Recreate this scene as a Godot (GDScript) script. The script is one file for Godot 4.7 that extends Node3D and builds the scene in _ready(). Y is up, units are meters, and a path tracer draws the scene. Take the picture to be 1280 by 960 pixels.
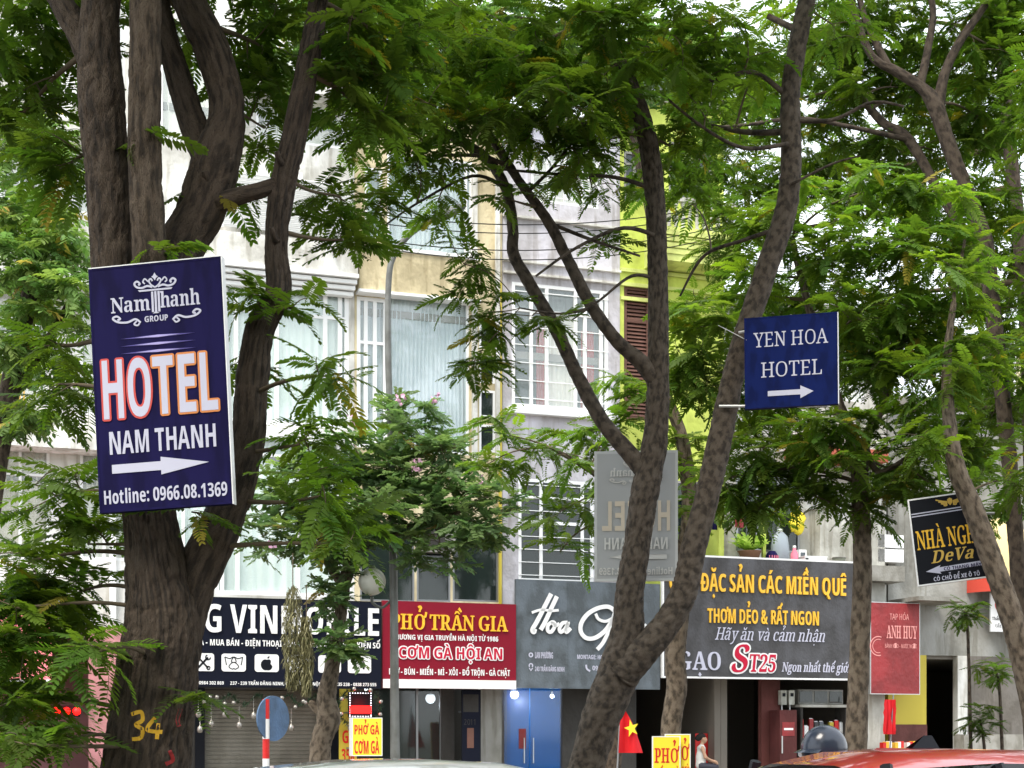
extends Node3D
# A tree-lined street: hotel boards on the trunks, shop signs and narrow houses behind. Units are metres, y up.
# The eye is 1.55 m high at the origin and looks along -z. A row of houses stands about 44 m away and recedes to the right.
const EYE := 1.55
const FL := 2000.0
const TH := 0.3456
const D0 := 44.0
var M := {}
var unit_box := BoxMesh.new()
var rng := RandomNumberGenerator.new()
var used := {}
var fonts := {}
var nz := FastNoiseLite.new()
var bu := 0.0
var bn: Node3D

# ---------- placing ----------
func at(px: float, py: float, d: float) -> Vector3:
	return Vector3((px - 640.0) / FL * d, EYE + (920.0 - py) / FL * d, -d)

# the line of house fronts: u runs along it, o is metres in front of it
func sl(px: float, py: float, o: float) -> Vector3:
	var d := Vector3((px - 640.0) / FL, (920.0 - py) / FL, -1.0)
	var n := Vector3(sin(TH), 0, cos(TH))
	var t := (o - D0 * cos(TH)) / d.dot(n)
	var x := d * t
	return Vector3((x - Vector3(0, 0, -D0)).dot(Vector3(cos(TH), 0, -sin(TH))), x.y + EYE, o)

func sw(u: float, y: float, o: float) -> Vector3:
	return Vector3(0, y, -D0) + Vector3(cos(TH), 0, -sin(TH)) * u + Vector3(sin(TH), 0, cos(TH)) * o

# ---------- naming ----------
func numbered(called: String) -> String:
	var n: int = used.get(called, 0)
	used[called] = n + 1
	return called if n == 0 else "%s_%03d" % [called, n]

func tag(o: Node, label: String, category := "", group := "", kind := "") -> Node:
	if label: o.set_meta("label", label)
	if category: o.set_meta("category", category)
	if group: o.set_meta("group", group)
	if kind: o.set_meta("kind", kind)
	return o

func thing(called: String, label: String, category: String, where: Vector3, turn := 0.0, group := "") -> Node3D:
	var o := Node3D.new()
	o.name = numbered(called)
	add_child(o)
	o.position = where
	o.rotation.y = turn
	tag(o, label, category, group)
	return o

func node(called: String, parent: Node) -> Node3D:
	var o := Node3D.new()
	o.name = called
	parent.add_child(o, true)
	return o

func put(called: String, mesh: Mesh, m: Material, parent: Node, where := Vector3.ZERO) -> MeshInstance3D:
	var o := MeshInstance3D.new()
	o.name = numbered(called) if parent == self else called
	o.mesh = mesh
	o.material_override = m
	parent.add_child(o, true)
	o.position = where
	return o

func box(called: String, m: Material, parent: Node, c: Vector3, s: Vector3) -> MeshInstance3D:
	var o := put(called, unit_box, m, parent, c)
	o.scale = s
	return o

# a box of the house row, by its span along the row, its height and its depth, in the current house
func sbox(called: String, m: Material, u0: float, u1: float, y0: float, y1: float, o0: float, o1: float, parent: Node = null) -> MeshInstance3D:
	return box(called, m, parent if parent else bn, Vector3((u0 + u1) / 2 - bu, (y0 + y1) / 2, (o0 + o1) / 2), Vector3(absf(u1 - u0), absf(y1 - y0), absf(o1 - o0)))

func st_new() -> SurfaceTool:
	var st := SurfaceTool.new()
	st.begin(Mesh.PRIMITIVE_TRIANGLES)
	st.set_smooth_group(-1)
	return st

func st_box(st: SurfaceTool, c: Vector3, s: Vector3) -> void:
	st.append_from(unit_box, 0, Transform3D(Basis.from_scale(s), c))

func quad(st: SurfaceTool, a: Vector3, b: Vector3, c: Vector3, d: Vector3) -> void:
	for v in [a, b, c, a, c, d]:
		st.add_vertex(v)

func finish(st: SurfaceTool) -> ArrayMesh:
	st.generate_normals()
	return st.commit()

# span of a picture rectangle on the plane o in front of the houses: [u0, u1, y0, y1]
func span(x0: float, y0: float, x1: float, y1: float, o: float) -> Array:
	var xm := (x0 + x1) / 2
	return [sl(x0, y0, o).x, sl(x1, y0, o).x, sl(xm, y1, o).y, sl(xm, y0, o).y]

# ---------- materials ----------
func noise_tex(freq: float, seed_: int, cols: Array, offs: Array, kind := FastNoiseLite.TYPE_SIMPLEX, oct := 4, size := 512) -> NoiseTexture2D:
	var n := FastNoiseLite.new()
	n.noise_type = kind
	n.frequency = freq
	n.seed = seed_
	n.fractal_octaves = oct
	var t := NoiseTexture2D.new()
	t.width = size
	t.height = size
	t.seamless = true
	t.noise = n
	if cols.size():
		var g := Gradient.new()
		g.offsets = PackedFloat32Array(offs)
		g.colors = PackedColorArray(cols)
		t.color_ramp = g
	return t

func c8(r: int, g: int, b: int) -> Color:
	return Color8(r, g, b)

func flat(c: Color, rough := 0.8, metal := 0.0) -> StandardMaterial3D:
	var m := StandardMaterial3D.new()
	m.albedo_color = c
	m.roughness = rough
	m.metallic = metal
	return m

var rain: NoiseTexture2D
var stain: NoiseTexture2D
var grain: NoiseTexture2D
func weathered(c: Color, rough := 0.85, scale := 0.25, streaked := false) -> StandardMaterial3D:
	var m := flat(c, rough)
	m.albedo_texture = stain
	m.uv1_triplanar = true
	m.uv1_world_triplanar = true
	m.uv1_scale = Vector3(scale, scale * 0.6, scale)
	m.heightmap_enabled = false
	m.normal_enabled = true
	m.normal_texture = grain
	m.normal_scale = 0.35
	if not streaked: return m
	m.detail_enabled = true
	m.detail_blend_mode = BaseMaterial3D.BLEND_MODE_MUL
	m.detail_uv_layer = BaseMaterial3D.DETAIL_UV_2
	m.detail_albedo = rain
	m.uv2_triplanar = true
	m.uv2_world_triplanar = true
	m.uv2_scale = Vector3(0.45, 0.05, 0.45)
	return m

func glow(c: Color, e: float) -> StandardMaterial3D:
	var m := flat(c, 0.5)
	m.emission_enabled = true
	m.emission = c
	m.emission_energy_multiplier = e
	return m

func bark(dark: Color, light: Color, sd: int, around := 5.0, along := 0.8, relief := 1.2, patch := Vector3(0.8, 0.6, 1)) -> StandardMaterial3D:
	var m := StandardMaterial3D.new()
	m.roughness = 0.95
	var mid := dark.lerp(light, 0.55)
	m.albedo_texture = noise_tex(0.016, sd, [light, mid, light.lerp(mid, 0.4), dark, dark.darkened(0.35)], [0.0, 0.35, 0.6, 0.8, 0.95], FastNoiseLite.TYPE_SIMPLEX, 5)
	m.albedo_texture.noise.fractal_type = FastNoiseLite.FRACTAL_RIDGED
	m.albedo_texture.noise.fractal_gain = 0.6
	m.uv1_scale = Vector3(around, along, 1)
	m.heightmap_enabled = true
	m.heightmap_texture = noise_tex(0.016, sd, [Color.WHITE, c8(180, 180, 180), Color.BLACK], [0.2, 0.65, 0.95], FastNoiseLite.TYPE_SIMPLEX, 5)
	m.heightmap_texture.noise.fractal_type = FastNoiseLite.FRACTAL_RIDGED
	m.heightmap_texture.noise.fractal_gain = 0.6
	m.heightmap_scale = relief
	m.detail_enabled = true
	m.detail_blend_mode = BaseMaterial3D.BLEND_MODE_MUL
	m.detail_uv_layer = BaseMaterial3D.DETAIL_UV_2
	m.detail_albedo = noise_tex(0.014, sd + 5, [c8(150, 146, 138), c8(205, 200, 192), c8(238, 233, 226), c8(255, 255, 250)], [0.2, 0.4, 0.55, 0.75], FastNoiseLite.TYPE_SIMPLEX, 6)
	m.uv2_scale = patch
	return m

func leaf_mat(c: Color, trans: Color, rough := 0.5) -> StandardMaterial3D:
	var m := flat(c, rough)
	m.vertex_color_use_as_albedo = true
	m.metallic_specular = 0.35
	m.backlight_enabled = true
	m.backlight = trans
	m.cull_mode = BaseMaterial3D.CULL_DISABLED
	return m

func make_materials() -> void:
	stain = noise_tex(0.006, 31, [c8(205, 203, 198), c8(235, 234, 231), c8(255, 255, 255)], [0.25, 0.5, 0.75], FastNoiseLite.TYPE_SIMPLEX, 6)
	rain = noise_tex(0.012, 91, [c8(214, 211, 205), c8(243, 242, 239), c8(255, 255, 255)], [0.18, 0.32, 0.45], FastNoiseLite.TYPE_SIMPLEX, 5)
	grain = noise_tex(0.05, 7, [], [], FastNoiseLite.TYPE_SIMPLEX, 4)
	grain.as_normal_map = true
	grain.bump_strength = 3.0
	M.white = weathered(c8(238, 238, 236), 0.85, 0.25, true)
	M.white_clean = flat(c8(242, 243, 243), 0.5)
	M.beige = weathered(c8(230, 216, 180), 0.85, 0.25, true)
	M.lavender = weathered(c8(214, 212, 222), 0.85, 0.25, true)
	M.lime = weathered(c8(206, 221, 104))
	M.lime_light = weathered(c8(218, 229, 136))
	M.grey_wall = weathered(c8(158, 158, 154), 0.85, 0.25, true)
	M.pale_wall = weathered(c8(200, 200, 194), 0.85, 0.25, true)
	M.dark_wall = weathered(c8(62, 60, 58))
	M.brown_shutter = weathered(c8(112, 78, 68))
	M.concrete = weathered(c8(150, 148, 142), 0.9, 0.5)
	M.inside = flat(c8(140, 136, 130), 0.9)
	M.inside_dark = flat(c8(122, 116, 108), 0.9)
	M.glass = flat(Color(0.85, 0.92, 0.92, 0.12), 0.03)
	M.glass.transparency = BaseMaterial3D.TRANSPARENCY_ALPHA
	M.glass_teal = flat(Color(0.55, 0.78, 0.78, 0.55), 0.05)
	M.glass_teal.transparency = BaseMaterial3D.TRANSPARENCY_ALPHA
	M.glass_dark = flat(Color(0.16, 0.2, 0.19, 0.75), 0.04)
	M.glass_dark.transparency = BaseMaterial3D.TRANSPARENCY_ALPHA
	M.glass_blue = flat(Color(0.1, 0.34, 0.6, 0.45), 0.04)
	M.glass_blue.transparency = BaseMaterial3D.TRANSPARENCY_ALPHA
	M.curtain_mint = flat(c8(232, 243, 238), 0.9)
	M.curtain_silver = flat(c8(216, 227, 233), 0.4)
	M.curtain_cream = flat(c8(236, 233, 222), 0.9)
	M.curtain_floral = flat(c8(255, 255, 255), 0.9)
	M.curtain_floral.albedo_texture = noise_tex(0.03, 71, [c8(222, 214, 196), c8(226, 220, 204), c8(196, 170, 150), c8(170, 180, 160)], [0.0, 0.6, 0.72, 0.85])
	M.curtain_floral.uv1_triplanar = true
	M.curtain_floral.uv1_scale = Vector3(0.8, 0.8, 0.8)
	M.curtain_red = flat(c8(170, 36, 40), 0.8)
	M.metal = flat(c8(150, 152, 154), 0.4, 0.7)
	M.pole = weathered(c8(118, 120, 118), 0.5, 1.0)
	M.steel = flat(c8(196, 198, 198), 0.35, 0.4)
	M.black = flat(c8(22, 24, 30), 0.45)
	M.rubber = flat(c8(20, 20, 20), 0.9)
	M.navy = flat(c8(24, 20, 66), 0.4)
	M.navy_dark = flat(c8(20, 17, 56), 0.4)
	M.yen_blue = flat(c8(14, 29, 84), 0.35)
	for k in ["navy", "navy_dark", "yen_blue"]:
		M[k].metallic_specular = 0.2
		M[k].roughness = 0.6
		M[k].albedo_texture = noise_tex(0.01, 55, [c8(214, 212, 214), c8(240, 240, 242), c8(255, 255, 255)], [0.25, 0.45, 0.6], FastNoiseLite.TYPE_SIMPLEX, 6)
		M[k].uv1_triplanar = true
		M[k].uv1_scale = Vector3(0.9, 0.4, 0.9)
	M.print_white = flat(c8(190, 190, 208), 0.5)
	M.sign_white = flat(c8(236, 236, 236), 0.4)
	M.lilac = flat(c8(168, 158, 214), 0.4)
	M.orange_line = flat(c8(206, 124, 58), 0.45)
	M.red_line = flat(c8(196, 62, 52), 0.45)
	M.board_black = flat(c8(24, 27, 40), 0.4)
	M.board_black.metallic_specular = 0.2
	M.black.metallic_specular = 0.25
	M.maroon = flat(c8(130, 26, 44), 0.45)
	M.crimson = flat(c8(190, 32, 62), 0.45)
	M.gold = flat(c8(240, 186, 44), 0.45)
	M.gold_dark = flat(c8(206, 170, 78), 0.4, 0.2)
	M.slate = weathered(c8(104, 112, 120), 0.5, 0.5)
	M.charcoal = weathered(c8(88, 88, 92), 0.5, 0.4)
	for k in ["maroon", "crimson", "slate", "charcoal"]:
		M[k].metallic_specular = 0.25
	M.yellow = flat(c8(244, 222, 54), 0.5)
	M.yellow_dull = flat(c8(196, 178, 60), 0.6)
	M.red = flat(c8(206, 32, 30), 0.5)
	M.flag_red = flat(c8(214, 24, 36), 0.8)
	M.flag_red.backlight_enabled = true
	M.flag_red.backlight = c8(150, 10, 10)
	M.pink = weathered(c8(206, 146, 150), 0.7)
	M.pink_cloth = flat(c8(232, 128, 150), 0.85)
	M.shop_red = weathered(c8(156, 44, 48), 0.5)
	M.banner_grey = flat(c8(172, 174, 174), 0.6)
	M.banner_ghost = flat(c8(212, 211, 206), 0.6)
	M.banner_ghost2 = flat(c8(212, 200, 180), 0.6)
	M.blue_wall = flat(c8(32, 100, 164), 0.3)
	M.blue_sign = weathered(c8(86, 118, 158), 0.5, 1.0)
	M.asphalt = weathered(c8(74, 74, 76), 0.95, 0.5)
	M.paving = weathered(c8(142, 136, 128), 0.9, 0.5)
	M.kerb = weathered(c8(160, 158, 152), 0.9, 0.8)
	M.soil = weathered(c8(78, 62, 48), 1.0, 0.8)
	M.grass = flat(c8(70, 104, 44), 0.8)
	M.line_white = weathered(c8(214, 214, 208), 0.8, 1.5)
	M.shutter = weathered(c8(116, 112, 102), 0.55)
	M.sack = weathered(c8(206, 208, 200), 0.8, 1.0)
	M.tinsel = flat(c8(112, 108, 72), 0.5, 0.3)
	M.garland = flat(c8(34, 62, 36), 0.8)
	M.bauble = flat(c8(150, 146, 140), 0.15, 0.5)
	M.bark_a = bark(c8(46, 37, 31), c8(112, 97, 83), 11, 8.0, 1.5, 1.8, Vector3(1.6, 0.4, 1))
	M.bark_b = bark(c8(52, 45, 39), c8(118, 107, 95), 23, 5.0, 6.0, 1.0, Vector3(0.9, 1.1, 1))
	M.bark_c = bark(c8(52, 43, 36), c8(100, 88, 77), 37, 5.0, 4.0, 0.8)
	M.bark_pale = bark(c8(76, 65, 55), c8(142, 129, 114), 41, 5.0, 5.0, 0.7)
	M.twig = flat(c8(92, 80, 62), 0.9)
	M.leaf = leaf_mat(Color(0.115, 0.2, 0.036).linear_to_srgb(), Color(1.35, 1.4, 0.5).linear_to_srgb())
	M.leaf_broad = leaf_mat(Color(0.15, 0.24, 0.085).linear_to_srgb(), Color(1.0, 1.1, 0.6).linear_to_srgb(), 0.4)
	M.leaf_bright = leaf_mat(Color(0.13, 0.22, 0.04).linear_to_srgb(), Color(1.2, 1.25, 0.4).linear_to_srgb())
	M.leaf_pale = leaf_mat(Color(0.2, 0.3, 0.1).linear_to_srgb(), Color(1.0, 1.1, 0.6).linear_to_srgb(), 0.4)
	M.leaf_crape = leaf_mat(Color(0.17, 0.26, 0.11).linear_to_srgb(), Color(1.1, 1.2, 0.75).linear_to_srgb(), 0.35)
	M.blossom = flat(c8(226, 176, 204), 0.8)
	M.bark_pale_a = bark(c8(62, 51, 42), c8(126, 111, 95), 12, 8.0, 1.5, 1.8, Vector3(1.6, 0.4, 1))
	M.violet = flat(c8(70, 58, 136), 0.4)
	M.pale_red = flat(c8(224, 150, 146), 0.5)
	M.led_red = glow(Color(1.0, 0.06, 0.05), 1.6)
	M.led_white = glow(Color(0.9, 0.95, 1.0), 1.2)
	M.lamp_white = glow(Color(0.92, 0.97, 1.0), 6.0)
	M.paint_yellow = flat(c8(206, 160, 34), 0.7)
	M.paint_red = flat(c8(150, 30, 28), 0.7)
	M.car_red = flat(c8(160, 12, 20), 0.3)
	M.car_red.clearcoat_enabled = true
	M.car_red.clearcoat = 1.0
	M.car_red.clearcoat_roughness = 0.05
	M.car_silver = flat(c8(176, 178, 178), 0.3, 0.5)
	M.car_silver.clearcoat_enabled = true
	M.car_silver.clearcoat = 1.0
	M.car_silver.clearcoat_roughness = 0.05
	M.car_glass = flat(Color(0.06, 0.07, 0.08, 0.85), 0.02)
	M.car_glass.transparency = BaseMaterial3D.TRANSPARENCY_ALPHA
	M.helmet = flat(c8(40, 46, 60), 0.2)
	M.body_paint = flat(Color.WHITE, 0.8)
	M.body_paint.vertex_color_use_as_albedo = true
	M.globe = flat(c8(226, 224, 214), 0.35)
	M.beige_cloth = flat(c8(226, 204, 150), 0.85)
	M.valance_red = flat(c8(200, 72, 56), 0.85)
	M.valance_blue = flat(c8(60, 66, 150), 0.85)
	M.pink_awning = flat(c8(228, 120, 130), 0.75)
	M.fern = leaf_mat(Color(0.2, 0.36, 0.04).linear_to_srgb(), Color(0.7, 0.9, 0.2).linear_to_srgb())
	M.slate_pale = flat(c8(150, 160, 168), 0.4)
	M.skin = flat(c8(196, 150, 122), 0.6)

# ---------- lettering ----------
func font(kind: String) -> Font:
	if not fonts.has(kind):
		var f := SystemFont.new()
		f.font_names = PackedStringArray(["Droid Serif" if kind.begins_with("serif") else "Droid Sans"])
		f.font_weight = 700 if kind.ends_with("bold") else 400
		fonts[kind] = f
	return fonts[kind]

# the fonts lack most Vietnamese letters: they are composed of a plain letter and its marks
# h hook above, d dot below, a acute, g grave, t tilde, o horn
const MARKS := ["ẢAh", "ẠAd", "ẤÂa", "ẦÂg", "ẨÂh", "ẬÂd", "ẶĂd", "ẮĂa", "ẺEh", "ẾÊa", "ỀÊg", "ỂÊh", "ỆÊd", "ỈIh", "ỊId", "ỐÔa", "ỒÔg", "ỔÔh", "ỖÔt", "ỘÔd", "ƠOo", "ỚOoa", "ỞOoh", "ỢOod", "ƯUo", "ỨUoa", "ỪUog", "ỬUoh", "ỮUot", "ỤUd", "ỦUh", "ỲYg", "ảah", "ạad", "ấâa", "ầâg", "ậâd", "ẩâh", "ếêa", "ệêd", "ọod", "ớooa", "ỹyt"]
var mark_of := {}

func glyph_faces(s: String, kind: String) -> PackedVector3Array:
	if mark_of.is_empty():
		for m in MARKS: mark_of[m[0]] = [m[1], m.substr(2)]
	var plain := ""
	for ch in s: plain += mark_of[ch][0] if mark_of.has(ch) else ch
	var out := raw_glyphs(plain, kind)
	var f := font(kind)
	var cap := 0.23
	var w := 0.048 if kind.ends_with("bold") else 0.026
	for i in s.length():
		if not mark_of.has(s[i]): continue
		var x0 := f.get_string_size(plain.substr(0, i), HORIZONTAL_ALIGNMENT_LEFT, -1, 32).x * 0.01
		var g := raw_glyphs(plain[i], kind)
		var lo := Vector3(1e9, 1e9, 0)
		var hi := -lo
		for v in g:
			lo = lo.min(v)
			hi = hi.max(v)
		var c := Vector2(x0 + (lo.x + hi.x) / 2, hi.y)
		var half := (hi.x - lo.x) / 2
		var st := st_new()
		for m in str(mark_of[s[i]][1]):
			var q := c + Vector2(0, 0.035)
			if plain[i] in "ÂÊÔĂâêô" and m in "agh":
				q = c + Vector2(half * 0.55, -0.015)
			if m == "d":
				var d := Vector2(c.x, lo.y - 0.06)
				poly(st, [d + Vector2(w * 0.55, 0), d + Vector2(0, w * 0.6), d - Vector2(w * 0.55, 0), d - Vector2(0, w * 0.6)], -0.5, 1.0)
			elif m == "a":
				stroke(st, [q + Vector2(-0.02, 0), q + Vector2(0.035, 0.06)], [w * 0.6, w * 0.9], -0.5, 1.0)
			elif m == "g":
				stroke(st, [q + Vector2(0.02, 0), q + Vector2(-0.035, 0.06)], [w * 0.6, w * 0.9], -0.5, 1.0)
			elif m == "t":
				stroke(st, curve2([q + Vector2(-0.06, 0.005), q + Vector2(-0.03, 0.035), q + Vector2(0.025, 0.012), q + Vector2(0.055, 0.04)], 4), w * 0.7, -0.5, 1.0)
			elif m == "h":
				stroke(st, curve2([q + Vector2(-0.03, 0.065), q + Vector2(0.005, 0.085), q + Vector2(0.032, 0.065), q + Vector2(0.005, 0.035), q + Vector2(0.0, 0.0)], 4), w * 0.7, -0.5, 1.0)
			elif m == "o":
				stroke(st, curve2([Vector2(c.x + half * 0.72, hi.y - 0.045), Vector2(c.x + half * 1.15, hi.y - 0.03), Vector2(c.x + half * 1.28, hi.y + 0.035)], 4), w * 0.75, -0.5, 1.0)
		out.append_array(finish(st).get_faces())
	return out

func raw_glyphs(s: String, kind: String) -> PackedVector3Array:
	var t := TextMesh.new()
	t.text = s
	t.font = font(kind)
	t.font_size = 32
	t.pixel_size = 0.01
	t.curve_step = 1.0
	t.depth = 1.0
	t.horizontal_alignment = HORIZONTAL_ALIGNMENT_LEFT
	return t.get_faces()

func faces_mesh(f: PackedVector3Array, tr: Transform3D) -> ArrayMesh:
	var st := st_new()
	for v in f: st.add_vertex(tr * v)
	return finish(st)

# words fitted into a rectangle [x0, y0, x1, y1] of the parent's front; y up. Their backs sit at z, their faces depth further out.
func words(called: String, s: String, kind: String, m: Material, parent: Node, r: Array, z := 0.001, depth := 0.003, slant := 0.0, outline := 0.0, om: Material = null, split := false) -> void:
	var fc := glyph_faces(s, kind)
	var bb := AABB(fc[0], Vector3.ZERO)
	for v in fc: bb = bb.expand(v)
	var sx: float = (r[2] - r[0]) / bb.size.x
	var sy: float = (r[3] - r[1]) / bb.size.y
	var base := Basis(Vector3(sx, 0, 0), Vector3(slant * sy, sy, 0), Vector3(0, 0, depth))
	var off := Vector3(r[0], r[1], z + depth / 2) - base * Vector3(bb.position.x, bb.position.y, 0)
	off.x -= slant * (r[3] - r[1]) * 0.5
	var tr := Transform3D(base, off)
	if outline > 0.0:
		var so := st_new()
		var tz := tr
		for k in 12:
			tz.origin = tr.origin + Vector3(cos(k * TAU / 12) * outline, sin(k * TAU / 12) * outline, -depth * 0.4 - k * 0.00002)
			for v in fc: so.add_vertex(tz * v)
		put(called + "_outline", finish(so), om, parent)
	if split:
		var f := font(kind)
		var plain := ""
		for ch in s: plain += mark_of[ch][0] if mark_of.has(ch) else ch
		for i in s.length():
			if s[i] == " ": continue
			var adv := f.get_string_size(plain.substr(0, i), HORIZONTAL_ALIGNMENT_LEFT, -1, 32).x * 0.01
			put("letter", faces_mesh(glyph_faces(s[i], kind), tr * Transform3D(Basis(), Vector3(adv, 0, 0))), m, parent)
	else:
		put(called, faces_mesh(fc, tr), m, parent)

# a ribbon of a given width along a line of 2-D points, with thickness
func stroke(st: SurfaceTool, pts: Array, wide: Variant, z: float, depth: float, closed := false) -> void:
	var n := pts.size()
	var l := []
	var r := []
	for i in n:
		var a: Vector2 = pts[(i - 1 + n) % n] if closed or i > 0 else pts[0]
		var b: Vector2 = pts[(i + 1) % n] if closed or i < n - 1 else pts[n - 1]
		var t := (b - a).normalized()
		var w: float = (wide[i] if wide is Array else wide) / 2.0
		var p: Vector2 = pts[i]
		l.append(p + Vector2(-t.y, t.x) * w)
		r.append(p - Vector2(-t.y, t.x) * w)
	for i in (n if closed else n - 1):
		var j := (i + 1) % n
		var l0 := Vector3(l[i].x, l[i].y, z + depth)
		var l1 := Vector3(l[j].x, l[j].y, z + depth)
		var r0 := Vector3(r[i].x, r[i].y, z + depth)
		var r1 := Vector3(r[j].x, r[j].y, z + depth)
		var dz := Vector3(0, 0, -depth)
		quad(st, l0, l1, r1, r0)
		quad(st, l0, l0 + dz, l1 + dz, l1)
		quad(st, r1, r1 + dz, r0 + dz, r0)

func curve2(pts: Array, steps := 8) -> Array:
	var out := []
	for i in pts.size() - 1:
		var p0: Vector2 = pts[max(i - 1, 0)]
		var p1: Vector2 = pts[i]
		var p2: Vector2 = pts[i + 1]
		var p3: Vector2 = pts[min(i + 2, pts.size() - 1)]
		for k in steps:
			out.append(p1.cubic_interpolate(p2, p0, p3, k / float(steps)))
	out.append(pts[-1])
	return out

func spiral(c: Vector2, r0: float, r1: float, a0: float, a1: float, n := 22) -> Array:
	var out := []
	for i in n + 1:
		var t := i / float(n)
		var a := lerpf(a0, a1, t)
		out.append(c + Vector2(cos(a), sin(a)) * lerpf(r0, r1, t))
	return out

func poly(st: SurfaceTool, pts: Array, z: float, depth: float) -> void:
	var idx := Geometry2D.triangulate_polygon(PackedVector2Array(pts))
	for i in idx:
		st.add_vertex(Vector3(pts[i].x, pts[i].y, z + depth))
	for i in pts.size():
		var a: Vector2 = pts[i]
		var b: Vector2 = pts[(i + 1) % pts.size()]
		quad(st, Vector3(a.x, a.y, z + depth), Vector3(b.x, b.y, z + depth), Vector3(b.x, b.y, z), Vector3(a.x, a.y, z))

func round_rect(x0: float, y0: float, x1: float, y1: float, r: float) -> Array:
	var out := []
	for k in [[x1 - r, y1 - r, 0.0], [x0 + r, y1 - r, PI / 2], [x0 + r, y0 + r, PI], [x1 - r, y0 + r, PI * 1.5]]:
		for i in 5:
			var a: float = k[2] + i * PI / 8
			out.append(Vector2(k[0] + cos(a) * r, k[1] + sin(a) * r))
	return out

# ---------- round shapes ----------
func sweep_points(keys: Array, steps: int) -> Array:
	var out := []
	for i in keys.size() - 1:
		var p0: Vector4 = keys[max(i - 1, 0)]
		var p1: Vector4 = keys[i]
		var p2: Vector4 = keys[i + 1]
		var p3: Vector4 = keys[min(i + 2, keys.size() - 1)]
		for k in steps:
			var t := k / float(steps)
			out.append(p1.cubic_interpolate(p2, p0, p3, t))
	out.append(keys[-1])
	return out

# a tube along points (x, y, z, radius); rough > 0 makes the surface knobbly
# fine > 0 cuts real fissures of that depth into it, wide and long as the grain says
var ridge := FastNoiseLite.new()
func tube(st: SurfaceTool, pts: Array, sides: int, rough := 0.0, capped := true, base := Vector3.ZERO, fine := 0.0, grain_size := Vector2(0.04, 0.2)) -> void:
	var n := pts.size()
	var rings := []
	var along := 0.0
	var ref := Vector3(0, 0, -1)
	for i in n:
		var p := Vector3(pts[i].x, pts[i].y, pts[i].z)
		var a: Vector4 = pts[max(i - 1, 0)]
		var b: Vector4 = pts[min(i + 1, n - 1)]
		var t := Vector3(b.x - a.x, b.y - a.y, b.z - a.z).normalized()
		if absf(t.dot(ref)) > 0.95: ref = Vector3(0, 1, 0)
		var x := (ref - t * ref.dot(t)).normalized()
		ref = x
		var y := t.cross(x)
		if i > 0:
			along += p.distance_to(Vector3(pts[i - 1].x, pts[i - 1].y, pts[i - 1].z))
		var ring := []
		for k in sides + 1:
			var ang := TAU * k / sides
			var dir := x * cos(ang) + y * sin(ang)
			var rr: float = pts[i].w
			if rough > 0.0:
				var q := p + dir * rr
				rr *= 1.0 + rough * (nz.get_noise_3d(q.x * 9, q.y * 4, q.z * 9) + 0.6 * nz.get_noise_3d(q.x * 26 + 50, q.y * 12, q.z * 26) + 0.5 * nz.get_noise_2d(q.y * 60 + sin(ang) * 2.0, pts[0].x * 90))
			if fine > 0.0:
				var w3 := pts[0].w * 0.7 / grain_size.x as float
				var cut := ridge.get_noise_3d(cos(ang) * w3 + 0.3 * nz.get_noise_2d(along * 70, ang * 20), along / grain_size.y + pts[0].x * 31, sin(ang) * w3)
				rr -= fine * (smoothstep(0.1, 0.85, cut) - 0.35)
			ring.append([p + dir * rr - base, Vector2(k / float(sides) * TAU * pts[0].w, along)])
		rings.append(ring)
	for i in n - 1:
		for k in sides:
			for v in [rings[i][k], rings[i + 1][k], rings[i + 1][k + 1], rings[i][k], rings[i + 1][k + 1], rings[i][k + 1]]:
				st.set_uv(v[1])
				st.set_uv2(v[1])
				st.add_vertex(v[0])
	if capped:
		for e in [0, n - 1]:
			var c := Vector3(pts[e].x, pts[e].y, pts[e].z) - base
			for k in sides:
				for v in [c, rings[e][k][0], rings[e][k + 1][0]]:
					st.set_uv(Vector2.ZERO)
					st.set_uv2(Vector2.ZERO)
					st.add_vertex(v)

func tube_mesh(pts: Array, sides: int, rough := 0.0, base := Vector3.ZERO, fine := 0.0, grain_size := Vector2(0.04, 0.2)) -> ArrayMesh:
	var st := st_new()
	st.set_smooth_group(0)
	tube(st, pts, sides, rough, true, base, fine, grain_size)
	st.index()
	return finish(st)

func bar(st: SurfaceTool, a: Vector3, b: Vector3, r: float, sides := 6) -> void:
	tube(st, [Vector4(a.x, a.y, a.z, r), Vector4(b.x, b.y, b.z, r)], sides)

# a profile of (radius, height) turned round the y axis
func lathe(profile: Array, sides := 20) -> ArrayMesh:
	var st := st_new()
	st.set_smooth_group(0)
	for i in profile.size() - 1:
		for k in sides:
			var a := TAU * k / sides
			var b := TAU * (k + 1) / sides
			var p: Vector2 = profile[i]
			var q: Vector2 = profile[i + 1]
			quad(st, Vector3(cos(a) * p.x, p.y, sin(a) * p.x), Vector3(cos(a) * q.x, q.y, sin(a) * q.x), Vector3(cos(b) * q.x, q.y, sin(b) * q.x), Vector3(cos(b) * p.x, p.y, sin(b) * p.x))
	st.index()
	return finish(st)

func ball(r: float, seg := 12) -> SphereMesh:
	var s := SphereMesh.new()
	s.radius = r
	s.height = r * 2
	s.radial_segments = seg
	s.rings = seg / 2
	return s

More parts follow.
